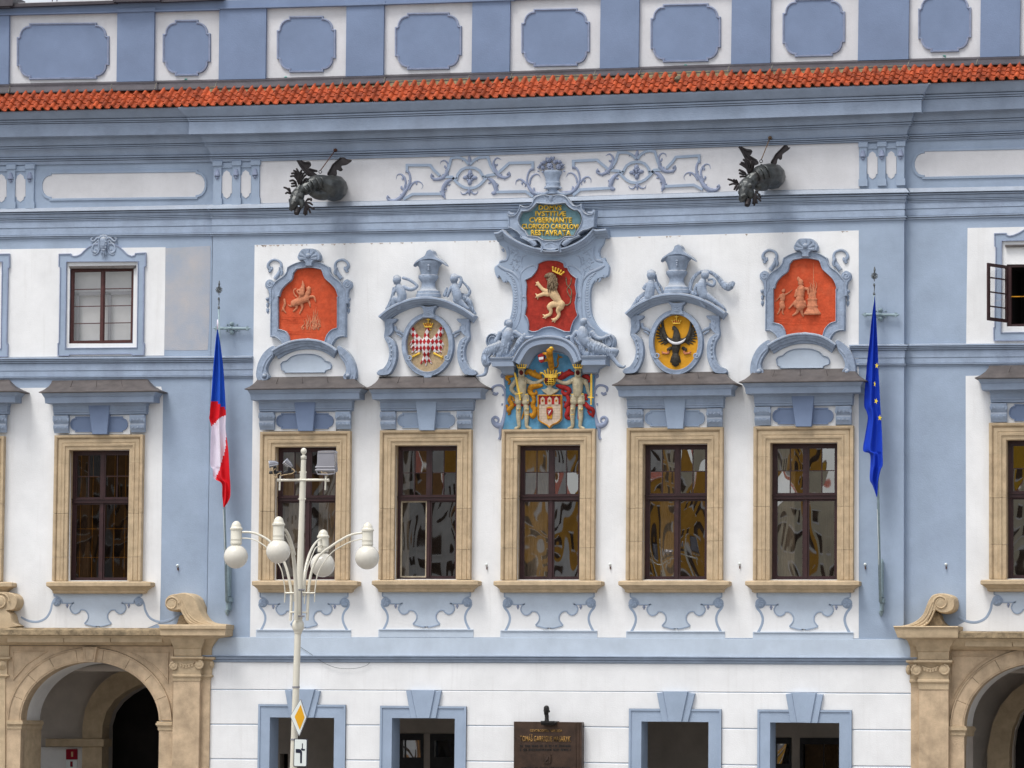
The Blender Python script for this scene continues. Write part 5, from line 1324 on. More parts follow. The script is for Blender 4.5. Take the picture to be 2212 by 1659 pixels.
 # scroll on top
 if L: body = [(1418, 245), (1425, 195), (1460, 163), (1520, 152), (1580, 143), (1640, 155), (1685, 190), (1710, 240), (1735, 300), (1765, 355), (1800, 390), (1860, 408), (1950, 416), (1945, 430), (1800, 436), (1690, 444), (1640, 432), (1598, 390), (1572, 340), (1556, 302), (1530, 300), (1490, 306), (1450, 295), (1425, 270)]; ped = [(1515, 450), (1530, 400), (1552, 340), (1600, 350), (1650, 440), (1660, 452)]; vc, vr, sg = (1484, 238), 60, 1
 else: body = [(1618, 240), (1605, 185), (1555, 155), (1480, 148), (1420, 163), (1385, 205), (1360, 265), (1335, 325), (1290, 375), (1220, 412), (1150, 428), (1085, 436), (1095, 450), (1200, 462), (1310, 474), (1350, 455), (1385, 400), (1410, 340), (1440, 300), (1480, 318), (1530, 325), (1580, 310), (1608, 285)]; ped = [(1340, 482), (1390, 400), (1430, 310), (1480, 330), (1505, 390), (1575, 450), (1585, 482)]; vc, vr, sg = (1492, 232), 62, -1
 mb = MB(); mb.slab([tuple(p) for p in cr(f_(ped), 3, True)], d + .26, SB, ch=1, chd=.03); part('scroll_foot', mb, M['stone_dark'], pr)
 mb = MB(); mb.slab([tuple(p) for p in cr(f_(body), 3, True)], d + .42, SB, ch=2.6, chd=.10)
 c_ = f_([vc])[0]
 mb.dome(c_[0], c_[1], vr / 4 * .95, vr / 4 * .95, d + .40, .045, 4, 20)
 pts = []
 for k in range(30):
  a = k / 29 * 4.6 * math.pi; rr = vr * (1 - k / 33.0); pts.append((c_[0] + sg * rr / 4 * math.cos(a + (0 if L else 0)), c_[1] - rr / 4 * math.sin(a), 2.5 * (1 - k / 45)))
 mb.strand(pts, d + .42, 1.4, 6, 1)
 for off in (0, 1, 2):
  if L: rd = [(1560, 180 + off * 4, 1.6), (1600 - off * 22, 260, 1.8), (1640 - off * 25, 340, 1.8), (1720 - off * 40, 400, 1.8), (1830 - off * 60, 422, 1.5)]
  else: rd = [(1435, 190 + off * 4, 1.6), (1400 + off * 22, 270, 1.8), (1370 + off * 25, 340, 1.8), (1300 + off * 40, 405, 1.8), (1190 + off * 60, 440, 1.5)]
  q_ = f_([(p[0], p[1]) for p in rd]); mb.strand([(a_[0], a_[1], p[2]) for a_, p in zip(q_, rd)], d + .415, .9, 6, 4)
 part('scroll', mb, M['stone'], pr, 40)
 # plaster strip hiding behind the scroll
 return pr
portal('L'); portal('R')
# neighbouring scroll and pilaster at the far left edge
pl = link('stone_portal', None, hall); f_ = Q(0, 3)
mb = MB(); mb.slab([tuple(p) for p in cr(f_([(-160, 160), (0, 140), (90, 145), (140, 180), (150, 230), (120, 290), (60, 300), (90, 330), (110, 400), (140, 440), (-200, 450)]), 3, True)], SB + .42, SB, ch=1.5, chd=.05)
c_ = f_([(0, 220)])[0]; mb.dome(c_[0], c_[1], 17, 17, SB + .41, .07, 4, 20)
mb.strand([(c_[0] + (20 - k * .62) * math.cos(k * .45), c_[1] - (20 - k * .62) * math.sin(k * .45), 2.0) for k in range(30)], SB + .45, .9, 6, 1); part('scroll', mb, M['stone'], pl, 40)
mb = MB()
def lv2(a, b, v, dd): q_ = f_([(a, v), (b, v)]); return (q_[0][0], q_[1][0], q_[0][1], SB + dd)
stack(mb, -10, [lv2(-300, 80, 600, .24), lv2(-300, 75, 690, .24), lv2(-300, 88, 700, .32), lv2(-300, 88, 715, .32), lv2(-300, 60, 730, .24), lv2(-300, 60, 850, .235), lv2(-300, 75, 860, .27), lv2(-300, 45, 880, .22), lv2(-300, 42, 2200, .22)], SB)
for k in range(3): q_ = f_([(20 - k * 6, 770)])[0]; mb.dome(q_[0], q_[1], 11 - 3 * k, 11 - 3 * k, SB + .24 + k * .03, .05)
part('pilaster_shaft', mb, M['stone'], pl, 30)
# inner rib of the arcade around the left back doorway
m = MB()
inner = [(880, 1800), (880, 1500), (885, 1290), (920, 1170), (990, 1070), (1080, 1000), (1190, 945), (1330, 920), (1500, 960), (1630, 1060), (1720, 1210), (1745, 1400), (1745, 1800)]
outer = [(712, 1800), (712, 1300), (735, 1150), (790, 1030), (860, 940), (960, 860), (1080, 800), (1300, 770), (1560, 800), (1760, 930), (1860, 1100), (1880, 1300), (1880, 1800)]
w1 = fixed(Q(0, 3)(inner), BK - .5); w2 = fixed(Q(0, 3)(outer), BK - .5)
w1[0] = (w1[0][0], ZG); w1[-1] = (w1[-1][0], ZG); w2[0] = (w2[0][0], ZG); w2[-1] = (w2[-1][0], ZG)
m.xz([w2 + w1[::-1]], BK - .5, BK - .01); rb = part('doorway_rib', m, M['stone'], hall)
m = MB(); q_ = fixed(Q(0, 3)([(395, 1405), (900, 1405), (900, 1475), (395, 1475)]), BK - .56); m.xz([q_], BK - .60, BK - .01, .01, .03); subpart('impost_band', m, M['stone'], rb)
m = MB(); q_ = fixed(Q(0, 3)([(300, 1478), (712, 1478), (712, 1900), (300, 1900)]), BK - .3); m.xz([[(x, z) for x, z in q_]], BK - .32, BK - .01); pw = part('arcade_pier', m, M['arcade_white'], hall)
m = MB(); inner = fixed(Q(3, 3)([(2080, 1800), (2085, 1500), (2110, 1320), (2170, 1180), (2290, 1060), (2440, 1000), (2600, 1030), (2760, 1150), (2830, 1350), (2840, 1800)]), BK - .5); outer = fixed(Q(3, 3)([(1890, 1800), (1895, 1500), (1940, 1270), (2010, 1120), (2110, 1000), (2250, 900), (2440, 860), (2680, 900), (2880, 1080), (2960, 1350), (2970, 1800)]), BK - .5)
inner[0] = (inner[0][0], ZG); inner[-1] = (inner[-1][0], ZG); outer[0] = (outer[0][0], ZG); outer[-1] = (outer[-1][0], ZG)
m.xz([outer + inner[::-1]], BK - .5, BK - .01); part('doorway_rib', m, M['stone'], hall)
# vault curving over the walk behind the two arches
for A, xa, xb in ((ARCL, XAW, XL + .2), (ARCR, XR - .2, XBW)):
 m = MB(); n = 12; V = []
 zc = P(A[0], A[1] - A[3], 0).z + .35; zs_ = P(A[0], A[1], 0).z - .1
 for i in range(n + 1):
  a = math.pi * i / n; V += [(xa, lerp(1.27, BK, .5) - math.cos(a) * (BK - 1.27) / 2 * 1.0, zc - (1 - math.sin(a)) * .55), (xb, lerp(1.27, BK, .5) - math.cos(a) * (BK - 1.27) / 2, zc - (1 - math.sin(a)) * .55)]
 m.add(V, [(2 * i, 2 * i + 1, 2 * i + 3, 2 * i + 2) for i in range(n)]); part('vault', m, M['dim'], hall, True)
hs_ = thing('house_number_sign', Vector((fixed(Q(0, 3)([(620, 1659)]), BK - .4)[0][0], BK - .4, fixed(Q(0, 3)([(620, 1659)]), BK - .4)[0][1])), 'dark red plate reading 1 above a white plate, inside the left archway', 'number sign')
m = MB(); m.xz([fixed(Q(0, 3)([(573, 1497), (670, 1495), (670, 1584), (573, 1585)]), BK - .34)], BK - .36, BK - .325); part('red_plate', m, M['sign_red'], hs_)
m = MB(); m.xz([fixed(Q(0, 3)([(573, 1592), (668, 1591), (668, 1690), (573, 1690)]), BK - .34)], BK - .355, BK - .325); part('white_plate', m, M['sign_white'], hs_)
q_ = Q(0, 3)([(614, 1518), (632, 1562), (607, 1602), (628, 1648)])
part('numeral', text_mesh('numeral', '1', q_[0][0], q_[0][1], q_[1][0], q_[1][1], -(BK - .362), M['cream'], .004, .02), None, hs_)
part('numeral', text_mesh('numeral', '1', q_[2][0], q_[2][1], q_[3][0], q_[3][1], -(BK - .357), M['sign_red'], .004, .03), None, hs_)
# body of the building behind the front, and the ground
m = MB(); m.box(XAW, XBW, BK + 2, 16, ZG, zt2 + .2); m.box(XAW, XBW, 2.8, BK + 2, ZC_ + 2, zt_l - .6); part('building_body', m, M['white'], hall)
g = MB(); g.add([(-600, -700, 0), (600, -700, 0), (600, 600, 0), (-600, 600, 0)], [(0, 1, 2, 3)]); tag(link('ground', g.mesh('ground', M['paving'])), kind='structure')
# ================================================================== reliefs and coats of arms on the wall
def K(w): return w / 2212.0 / 1.85172
def S(g, k, pts): return [(p[0], p[1]) + tuple(x * k for x in q[2:]) for p, q in zip(g([a[:2] for a in pts]), pts)]
def ridge(mb, o, w0, w1, d, h, closed=True, inward=True):
 """raised rounded rim along an outline"""
 w = XZ(o, d)
 if closed: w = orient(w, True)
 n = 5; pr = [(w0, d)] + [(lerp(w0, w1, (1 - math.cos(math.pi * i / n)) / 2), d + h * math.sin(math.pi * i / n) + .012) for i in range(n + 1)] + [(w1, d)]
 mb.sweep(w, pr, closed, d, True)
def frame_relief(outer, inner, d, h, mt, parent, name='stucco_frame', rims=True):
 m = MB(); m.slab(outer, d + h, d - .01, [inner], .5, .012);
 f_ = part(name, m, mt, parent)
 if rims:
  m = MB(); ridge(m, inner, -.2, -2.6, d + h - .005, .02); ridge(m, outer, .4, 2.8, d + h - .005, .022)
  subpart('frame_moulding', m, mt, f_, 60)
 return f_
# ---- red relief panels over the outer windows
def red_relief(g, k, lab, scene_fn, nm):
 c = g([(450, 1600)])[0]
 t = thing('relief_panel', P(c[0], c[1], 0), lab, 'relief panel', 'red relief panels over the outer centre windows')
 field_ = g(cr([(352, 668), (455, 652), (560, 670)], 4) + cr([(572, 690), (592, 745), (640, 790), (685, 840), (706, 903)], 3) + [(700, 905), (700, 1172)] + cr([(700, 1172), (650, 1190), (610, 1235), (592, 1290)], 3) + [(450, 1262), (295, 1290)] + cr([(285, 1245), (255, 1200), (192, 1182)], 3) + [(192, 903), (205, 903)] + cr([(205, 903), (220, 850), (262, 800), (310, 760), (325, 700)], 3))
 outer = g(cr([(270, 648), (350, 608), (455, 592), (560, 608), (632, 648)], 4) + cr([(640, 690), (665, 725), (720, 765), (770, 830)], 3) + [(778, 835), (776, 1252), (742, 1252)] + cr([(735, 1252), (690, 1272), (655, 1330), (645, 1380)], 3) + [(450, 1320), (240, 1380)] + cr([(232, 1330), (205, 1285), (165, 1255)], 3) + [(122, 1252), (126, 835)] + cr([(130, 830), (165, 775), (235, 725), (262, 690)], 3))
 frame_relief(outer, field_, 0, .12, M['stucco'], t)
 m = MB(); m.slab(field_, .05, 0); part('red_ground', m, M['red'], t)
 # shell on top
 m = MB(); sh = g(cr([(420, 640), (425, 610), (400, 590), (370, 590), (355, 560), (375, 515), (400, 490), (450, 485), (505, 490), (535, 515), (553, 555), (540, 590), (505, 592), (482, 610), (482, 640)], 3)); m.slab(sh, .20, 0, ch=1.2, chd=.03)
 for j in range(7):
  a = math.radians(lerp(200, -20, j / 6)); p_ = S(g, k, [(452 + 18 * math.cos(a), 570 - 14 * math.sin(a), 6), (452 + 78 * math.cos(a), 556 - 60 * math.sin(a), 15)]); m.strand(p_, .20, .6, 5, 1)
 c_ = g([(452, 550)])[0]; m.dome(c_[0], c_[1], 5.5, 5.5, .21, .05); part('shell', m, M['stucco'], t, 50)
 # curling sprays, side volutes and husk drops
 for sg in (-1, 1):
  X = lambda x: 452 + sg * (x - 452)
  m = MB()
  m.strand(S(g, k, [(X(740), 690 + 60, 20), (X(705), 700, 18), (X(685), 640, 13), (X(700), 600, 11), (X(750), 585, 13), (X(790), 610, 12), (X(798), 650, 14), (X(770), 670, 12), (X(765), 645, 6)]), .02, .9, 6, 4)
  m.strand(S(g, k, [(X(790), 1 + 640, 12), (X(780), 690, 10), (X(800), 680, 4)]), .03, .8, 5, 3); m.strand(S(g, k, [(X(700), 650, 12), (X(680), 690, 12), (X(690), 720, 8)]), .06, .8, 5, 3)
  part('spray', m, M['stucco'], t, 60)
  m = MB(); m.slab(g(cr([(X(745), 900), (X(748), 800), (X(752), 775), (X(785), 752), (X(822), 775), (X(825), 820), (X(800), 850), (X(792), 900), (X(795), 960), (X(770), 965)], 3)), .13, 0, ch=1, chd=.02)
  m.strand(S(g, k, [(X(785 + (30 - j * 1.8) * math.cos(j * .6)), 795 + (30 - j * 1.8) * math.sin(j * .6), 6) for j in range(14)]), .13, .9, 5, 1)
  c_ = g([(X(800), 925)])[0]; m.dome(c_[0], c_[1], 5, 5, .02, .08); part('volute', m, M['stucco'], t, 50)
  m = MB()
  for yy, r_ in ((975, 14), (1020, 15)): m.vase(g([(X(802), yy)])[0][0], [(g([(0, yy - 22)])[0][1], 1.0), (g([(0, yy - 8)])[0][1], r_ / 4), (g([(0, yy + 14)])[0][1], r_ / 4 * .9), (g([(0, yy + 24)])[0][1], 1.6)], .0, .9, 8)
  m.vase(g([(X(800), 1050)])[0][0], [(g([(0, 1040)])[0][1], 2), (g([(0, 1060)])[0][1], .4)], 0, .9, 8); part('husk_drop', m, M['stucco'], t, 50)
 # segmental pediment with scrolled ends and blue panel
 m = MB()
 arc = cr(g([(150, 1372), (230, 1325), (330, 1288), (450, 1275), (565, 1288), (650, 1325), (712, 1368)]), 4)
 m.sweep(arc, [(1, 0), (1, .24), (-1, .26), (-3.5, .26), (-4.5, .22), (-9, .20), (-10, .17), (-14, .14), (-15, .09), (-20, .07), (-21, 0)], False, .1)
 for sg in (-1, 1):
  X = lambda x: 432 + sg * (x - 432)
  m.slab(g(cr([(X(695), 1345), (X(715), 1325), (X(760), 1350), (X(810), 1400), (X(850), 1480), (X(866), 1570), (X(855), 1620), (X(820), 1648), (X(780), 1640), (X(750), 1600), (X(770), 1560), (X(775), 1520), (X(755), 1470), (X(720), 1420)], 3)), .17, 0, ch=1, chd=.02)
  m.strand(S(g, k, [(X(728), 1400, 8), (X(775), 1450, 8), (X(805), 1520, 8), (X(812), 1580, 8), (X(800), 1605, 8)]), .17, .8, 5, 4)
  m.strand(S(g, k, [(X(790 + (42 - j * 2.2) * math.cos(j * .55)), 1590 + (42 - j * 2.2) * math.sin(j * .55), 7) for j in range(17)]), .17, .9, 5, 1)
  c_ = g([(X(792), 1590)])[0]; m.dome(c_[0], c_[1], 5, 5, .18, .06)
 part('pediment', m, M['stucco'], t, 35)
 o = g(cr([(212, 1490), (230, 1465), (265, 1455), (300, 1425), (360, 1402), (435, 1397), (510, 1402), (570, 1425), (600, 1455), (635, 1465), (655, 1495), (650, 1530), (620, 1540)], 2) + [(605, 1548), (600, 1564), (248, 1566), (245, 1552), (222, 1540)])
 m = MB(); m.slab(o, .03, 0); bp = part('lunette_panel', m, M['blue_pale'], t); m = MB(); ridge(m, o, 0, 2.2, .02, .03); subpart('frame_moulding', m, M['stucco'], bp, 60)
 scene_fn(t, g, k)
 return t
def relief_rider(t, g, k):
 c = lambda L: [S(g, k, x) for x in L]
 horse = c([[(300, 985, 7), (330, 975, 12)], [(330, 960, 24), (380, 940, 25), (430, 920, 24)], [(430, 905, 18), (450, 865, 15), (460, 835, 13)], [(455, 840, 11), (463, 875, 8)], [(455, 820, 6), (445, 832, 9)],
    [(470, 905, 10), (500, 905, 8), (515, 945, 5)], [(440, 930, 11), (460, 955, 8), (468, 990, 5)], [(345, 970, 15), (350, 1000, 9), (325, 1030, 6)], [(390, 960, 13), (400, 1000, 8), (378, 1048, 6)],
    [(320, 940, 7), (300, 985, 6), (280, 975, 4)], [(245, 930, 8), (250, 970, 9), (235, 1010, 8), (260, 1045, 4)], [(235, 1000, 6), (220, 1035, 3)]])
 horse = [[(a, b, r * 1.25) for a, b, r in c_] for c_ in horse]
 part('horse', sculpt('horse', horse, M['terracotta'], .009, .5, .055, 1), M['terracotta'], t)
 man = c([[(405, 790, 8), (407, 815, 13)], [(405, 780, 5), (402, 770, 4)], [(400, 840, 18), (395, 875, 20)], [(385, 845, 9), (355, 855, 7), (375, 885, 6)], [(390, 890, 13), (375, 920, 9), (375, 955, 6)], [(345, 835, 5), (325, 850, 5), (330, 880, 5), (350, 905, 6)]])
 man = [[(a, b, r * 1.2) for a, b, r in c_] for c_ in man]
 part('rider', sculpt('rider', man, M['terracotta'], .008, .6, .085, 1), M['terracotta'], t)
 m = MB(); rnd = random.Random(3)
 for j in range(26):
  x = lerp(400, 560, rnd.random()); h = rnd.uniform(60, 170) * (1 - abs(x - 490) / 170); y0 = 1195 - rnd.random() * 12
  m.strand(S(g, k, [(x, y0, 3), (x + rnd.uniform(-14, 14), y0 - h * .35, 5.5), (x + rnd.uniform(-14, 20), y0 - h * .7, 4.5), (x + rnd.uniform(-10, 26), y0 - h * 1.25, 1.2)]), .052, .9, 4, 3)
 part('flame', m, M['terracotta'], t, 60)
 m = MB()
 for j in range(22):
  x = rnd.uniform(215, 520); y = rnd.uniform(1040, 1240); l = rnd.uniform(40, 110); m.strand(S(g, k, [(max(x - l, 205), y, 1), (x, y + rnd.uniform(-5, 5), 3), (min(x + l, 640), y + 4, 1)]), .05, .7, 4, 3)
 part('ground_line', m, M['red'], t, 60)
def relief_altar(t, g, k):
 g = Q(3, 1); k = .25; c = lambda L: [S(g, k, x) for x in L]
 man = c([[(280, 790, 20), (283, 775, 20)], [(265, 755, 14), (262, 740, 9), (280, 760, 9)], [(295, 800, 5, 4), (308, 795, 4, 2)], [(285, 840, 32), (280, 890, 32)], [(275, 930, 34), (280, 985, 36)], [(245, 960, 26), (240, 980, 18)], [(305, 960, 24), (315, 985, 16)],
    [(320, 835, 13), (345, 840, 11), (350, 880, 9)], [(250, 850, 13), (235, 900, 10)], [(265, 1000, 16), (250, 1040, 12), (215, 1065, 7)], [(290, 1000, 16), (292, 1040, 12), (305, 1072, 7)]])
 part('soldier', sculpt('soldier', man, M['terracotta'], .008, .55, .06, 1), M['terracotta'], t)
 m = MB(); m.slab(g([(240, 925), (252, 935), (185, 1008), (172, 1005)]), .09, .05); part('sword', m, M['terracotta'], t)
 boy = c([[(133, 855, 14), (138, 845, 10)], [(130, 895, 19), (125, 930, 20)], [(120, 965, 22), (125, 990, 22)], [(150, 885, 7), (180, 870, 6), (210, 845, 4)], [(110, 890, 8), (90, 920, 6), (62, 948, 4)], [(105, 1005, 9), (95, 1035, 7), (80, 1055, 5)], [(130, 1005, 9), (125, 1040, 7), (135, 1058, 5)]])
 part('attendant', sculpt('attendant', boy, M['terracotta'], .008, .55, .055, 1), M['terracotta'], t)
 m = MB(); m.vase(g([(383, 0)])[0][0], [(g([(0, y)])[0][1], r / 4) for y, r in ((920, 42), (930, 46), (935, 40), (975, 42), (980, 48), (990, 50), (1000, 44), (1030, 62), (1045, 74), (1055, 76), (1062, 68))], .05, .45, 14)
 part('altar', m, M['terracotta'], t, 40)
 m = MB(); rnd = random.Random(5)
 for j in range(16):
  x = lerp(350, 412, rnd.random()); h = rnd.uniform(60, 120)
  m.strand(S(g, k, [(x, 920, 6), (x + rnd.uniform(-10, 8), 920 - h * .5, 7), (x + rnd.uniform(-14, 10), 920 - h, 4), (x + rnd.uniform(-12, 6), 920 - h * 1.35, 1)]), .06, .9, 4, 3)
 m.strand(S(g, k, [(395, 800, 5), (393, 700, 3.5), (392, 610, 1)]), .05, .8, 4, 3); part('flame', m, M['terracotta'], t, 60)
 m = MB()
 for j in range(26):
  x = rnd.uniform(80, 540); y = rnd.uniform(1070, 1150); l = rnd.uniform(40, 120); m.strand(S(g, k, [(max(x - l, 60), y, 1), (x, y + rnd.uniform(-5, 5), 3.2), (min(x + l, 575), y + 4, 1)]), .05, .7, 4, 3)
 part('ground_line', m, M['red'], t, 60)
R1 = Q(1, 1)
def shiftg(g, cx, cy, tx, ty, sx, sy):
 def f_(pts):
  return [((a[0] - cx) * sx + tx, (a[1] - cy) * sy + ty) for a in g([p[:2] for p in pts])]
 return f_
R5 = shiftg(R1, 665.5, 577.7, 1739, 557.7, 1.055, 1.045)
red_relief(R1, .25, 'scroll framed red relief of a rider on horseback beside flames, left of the chequered eagle', relief_rider, 'a')
red_relief(R5, .26, 'scroll framed red relief of a helmeted soldier and boy at a burning altar', relief_altar, 'b')
# ---- eagle cartouches with urns
def eagle_cart(g, k, lab):
 c = g([(1487, 1600)])[0]
 t = thing('eagle_cartouche', P(c[0], c[1], 0), lab, 'coat of arms', 'eagle cartouches over the inner centre windows')
 m = MB(); arc = cr(g([(1072, 1078), (1140, 1020), (1230, 968), (1330, 930), (1430, 912), (1520, 910), (1620, 925), (1720, 960), (1810, 1005), (1906, 1072)]), 3)
 m.sweep(arc, [(0, 0), (0, .32), (-1.5, .35), (-5, .35), (-6, .30), (-9.5, .27), (-10.5, .20), (-13.5, .17), (-14.5, .11), (-16.5, .10), (-17.5, 0)], False, .15); part('pediment', m, M['mould'], t, 30)
 m = MB(); m.vase(g([(1490, 0)])[0][0], [(g([(0, y)])[0][1], r * k) for y, r in ((716, 80), (724, 88), (745, 88), (768, 72), (780, 62), (810, 60), (840, 72), (852, 88), (858, 100), (880, 104), (884, 112), (912, 113))], .12, .7, 18); part('urn_foot', m, M['stucco'], t, 35)
 m = MB(); m.vase(g([(1497, 0)])[0][0], [(g([(0, y)])[0][1], r * k) for y, r in ((600, 118), (625, 112), (650, 92), (690, 78), (716, 72))], .12, .75, 18)
 for yy in (612, 635, 655, 672): c_ = g([(1492, yy)])[0]; m.dome(c_[0], c_[1], 3.2 if yy < 650 else 2.2, 3, .12 + 100 * k * U * .7, .04)
 part('urn_body', m, M['stucco'], t, 35)
 m = MB(); m.slab(g(cr([(1497, 490), (1530, 505), (1548, 545), (1590, 575), (1625, 605), (1642, 637), (1600, 615), (1545, 592), (1495, 585), (1440, 592), (1395, 612), (1355, 640), (1365, 605), (1410, 570), (1450, 545), (1468, 505)], 3)), .33, .1, ch=2.2, chd=.07); part('urn_lid', m, M['stucco'], t)
 # ring round the shield
 m = MB(); o = g(ell(1487, 1322, 203, 253, 90, -270, 40)[:-1]); w_ = orient(XZ(o, .06), True)
 m.sweep(w_, [(-6.0, 0), (-6.0, .10), (-4.5, .135), (-1, .13), (2.5, .15), (4.5, .15), (5.3, .12), (5.3, .0)], True, .06, True)
 m.slab(g(cr([(1430, 1085), (1445, 1050), (1440, 1010), (1420, 990), (1430, 980), (1490, 990), (1550, 980), (1560, 992), (1538, 1010), (1532, 1050), (1550, 1088)], 3)), .18, 0, ch=.8, chd=.02)
 for yy in (1012, 1030, 1045): m.strand(S(g, k, [(1455, yy, 4), (1488, yy + 14, 6), (1522, yy, 4)]), .18, .8, 5, 4)
 m.slab(g([(1440, 1560), (1538, 1560), (1510, 1604), (1452, 1604)]), .14, 0, ch=.5, chd=.01)
 for sg in (-1, 1):
  X = lambda x: 1487 + sg * (x - 1487)
  m.strand(S(g, k, [(X(1650 + (28 - j * 1.8) * math.cos(j * .6) * 1), 1430 + (28 - j * 1.8) * math.sin(j * .6), 7) for j in range(13)]), .14, .9, 5, 1)
  m.strand(S(g, k, [(X(1700), 1230, 10), (X(1730), 1210, 14), (X(1765), 1195, 14), (X(1770), 1160, 10)]), .06, .9, 5, 4)
  m.strand(S(g, k, [(X(1715), 1255, 8), (X(1735), 1235, 10), (X(1760), 1225, 6)]), .06, .9, 5, 4)
 part('shield_ring', m, M['stucco'], t, 40)
 # s-shaped side brackets
 for sg in (-1, 1):
  X = lambda x: 1475 + sg * (x - 1475)
  m = MB(); m.slab(g(cr([(X(1845), 1095), (X(1740), 1092), (X(1738), 1110), (X(1755), 1128), (X(1772), 1140), (X(1768), 1200), (X(1800), 1240), (X(1845), 1262), (X(1838), 1180)], 3)), .14, 0, ch=.8, chd=.02)
  m.slab(g(cr([(X(1808), 1245), (X(1755), 1290), (X(1735), 1380), (X(1745), 1470), (X(1775), 1540), (X(1810), 1578), (X(1895), 1582), (X(1903), 1558), (X(1885), 1535), (X(1850), 1520), (X(1815), 1465), (X(1800), 1390), (X(1812), 1320), (X(1838), 1275), (X(1840), 1255)], 3)), .17, 0, ch=.8, chd=.02)
  m.strand(S(g, k, [(X(1820), 1262, 5), (X(1785), 1300, 6), (X(1768), 1390, 6), (X(1780), 1470, 6), (X(1815), 1535, 6)]), .17, .8, 5, 4)
  for yy, xx in ((1300, 1795), (1335, 1782), (1375, 1778), (1410, 1780), (1450, 1785)): c_ = g([(X(xx), yy)])[0]; m.dome(c_[0], c_[1], 2.2, 3, .17, .03)
  for yy in (1150, 1185): m.strand(S(g, k, [(X(1790), yy - 18, 5), (X(1806), yy, 8), (X(1800), yy + 22, 4)]), .14, .8, 5, 3)
  m.strand(S(g, k, [(X(1893 + (14 - j) * math.cos(j * .7) * .8), 1558 + (18 - j) * math.sin(j * .7), 5) for j in range(9)]), .16, .9, 5, 1)
  part('side_bracket', m, M['stucco'], t, 45)
 return t
def crown(g, k, cx, y0, y1, w, d, mt, cap, t, cross=True, name='crown', tilt=0):
 m = MB(); n = 5
 ca, sa = math.cos(tilt), math.sin(tilt)
 R = lambda x, y: (cx + x * ca - (y - y1) * sa, y1 + x * sa + (y - y1) * ca)
 m.slab(g([R(-w * .42, y1), R(w * .42, y1), R(w * .45, y1 - (y1 - y0) * .28), R(-w * .45, y1 - (y1 - y0) * .28)]), d + .05, d - .02, ch=.25, chd=.01)
 for j in range(n):
  f = -1 + 2 * j / (n - 1); x = f * w * .5; yt = y0 + abs(f) * (y1 - y0) * .12
  m.strand(S(g, k, [R(f * w * .40, y1 - (y1 - y0) * .25) + (w * .07,), R(x * .9, (y0 + y1) / 2) + (w * .05,), R(x * 1.05, yt) + (w * .085,), R(x * 1.1, yt - w * .05) + (w * .02,)]), d + .02, .9, 5, 3)
 o = part(name, m, mt, t, 50)
 if cap:
  m = MB(); m.slab(g([R(-w * .36, y1 - (y1 - y0) * .3), R(w * .36, y1 - (y1 - y0) * .3), R(w * .44, y0 + (y1 - y0) * .25), R(0, y0), R(-w * .44, y0 + (y1 - y0) * .25)]), d + .02, d - .02); subpart('crown_cap', m, cap, o)
 if cross:
  m = MB(); h = w * .35; x_, y_ = R(0, y0 - h * .9); m.slab(g([(x_ - h * .12, y_ - h), (x_ + h * .12, y_ - h), (x_ + h * .12, y_ + h), (x_ - h * .12, y_ + h)]), d + .05, d); m.slab(g([(x_ - h * .6, y_ - h * .35), (x_ + h * .6, y_ - h * .35), (x_ + h * .6, y_ - h * .05), (x_ - h * .6, y_ - h * .05)]), d + .053, d); subpart('crown_cross', m, mt, o)
 return o
g, k = R1, .25
t2_ = eagle_cart(R1, .25, 'urn topped cartouche with a crowned red and white chequered eagle on sandy ground')
m = MB(); m.slab(g(ell(1487, 1322, 184, 234, 90, -270, 40)[:-1]), .03, 0); part('sand_ground', m, M['sand'], t2_)
bod = [[(1484, 1185, 16), (1474, 1225, 19), (1472, 1270, 27)], [(1472, 1290, 36), (1472, 1330, 42), (1472, 1380, 34)], [(1470, 1390, 24), (1469, 1440, 16), (1468, 1498, 6)], [(1460, 1410, 14), (1445, 1450, 12), (1425, 1482, 7)], [(1480, 1410, 14), (1495, 1450, 12), (1516, 1480, 7)], [(1500, 1186, 8), (1512, 1190, 4)]]
for sg in (-1, 1):
 X = lambda x: 1475 + sg * (x - 1475)
 bod += [[(X(1500), 1310, 24), (X(1545), 1275, 24), (X(1585), 1230, 24), (X(1600), 1185, 18), (X(1612), 1165, 10)], [(X(1570), 1245, 22), (X(1612), 1215, 12)], [(X(1600), 1215, 14), (X(1618), 1185, 8)], [(X(1550), 1290, 20), (X(1595), 1290, 14), (X(1618), 1320, 8)], [(X(1540), 1300, 20), (X(1590), 1330, 14), (X(1610), 1352, 8)], [(X(1535), 1325, 18), (X(1580), 1362, 12), (X(1600), 1385, 8)], [(X(1525), 1335, 18), (X(1545), 1375, 13), (X(1570), 1385, 8)]]
part('eagle', sculpt('eagle', [S(g, k, x) for x in bod], M['checker'], .009, .55, .035, 1), M['checker'], t2_)
legs = []
for sg in (-1, 1):
 X = lambda x: 1475 + sg * (x - 1475)
 legs += [[(X(1540), 1395, 10), (X(1570), 1410, 8), (X(1598), 1425, 8)], [(X(1598), 1425, 6), (X(1612), 1415, 4)], [(X(1598), 1425, 6), (X(1616), 1432, 4)], [(X(1598), 1428, 6), (X(1604), 1450, 4)]]
legs += [[(1502, 1186, 7), (1514, 1192, 4)]]
part('talons', sculpt('talons', [S(g, k, x) for x in legs], M['gold'], .008, .7, .04, 1), M['gold'], t2_)
crown(g, k, 1487, 1130, 1170, 74, .05, M['gold'], M['scarlet'], t2_)
C4g = shiftg(R1, 924.7, 686.7, 1461, 679.7, 1.045, 1.027)
t4_ = eagle_cart(C4g, .26, 'urn topped cartouche with a crowned black eagle bearing a silver crescent on golden ground')
g4 = Q(2, 1)
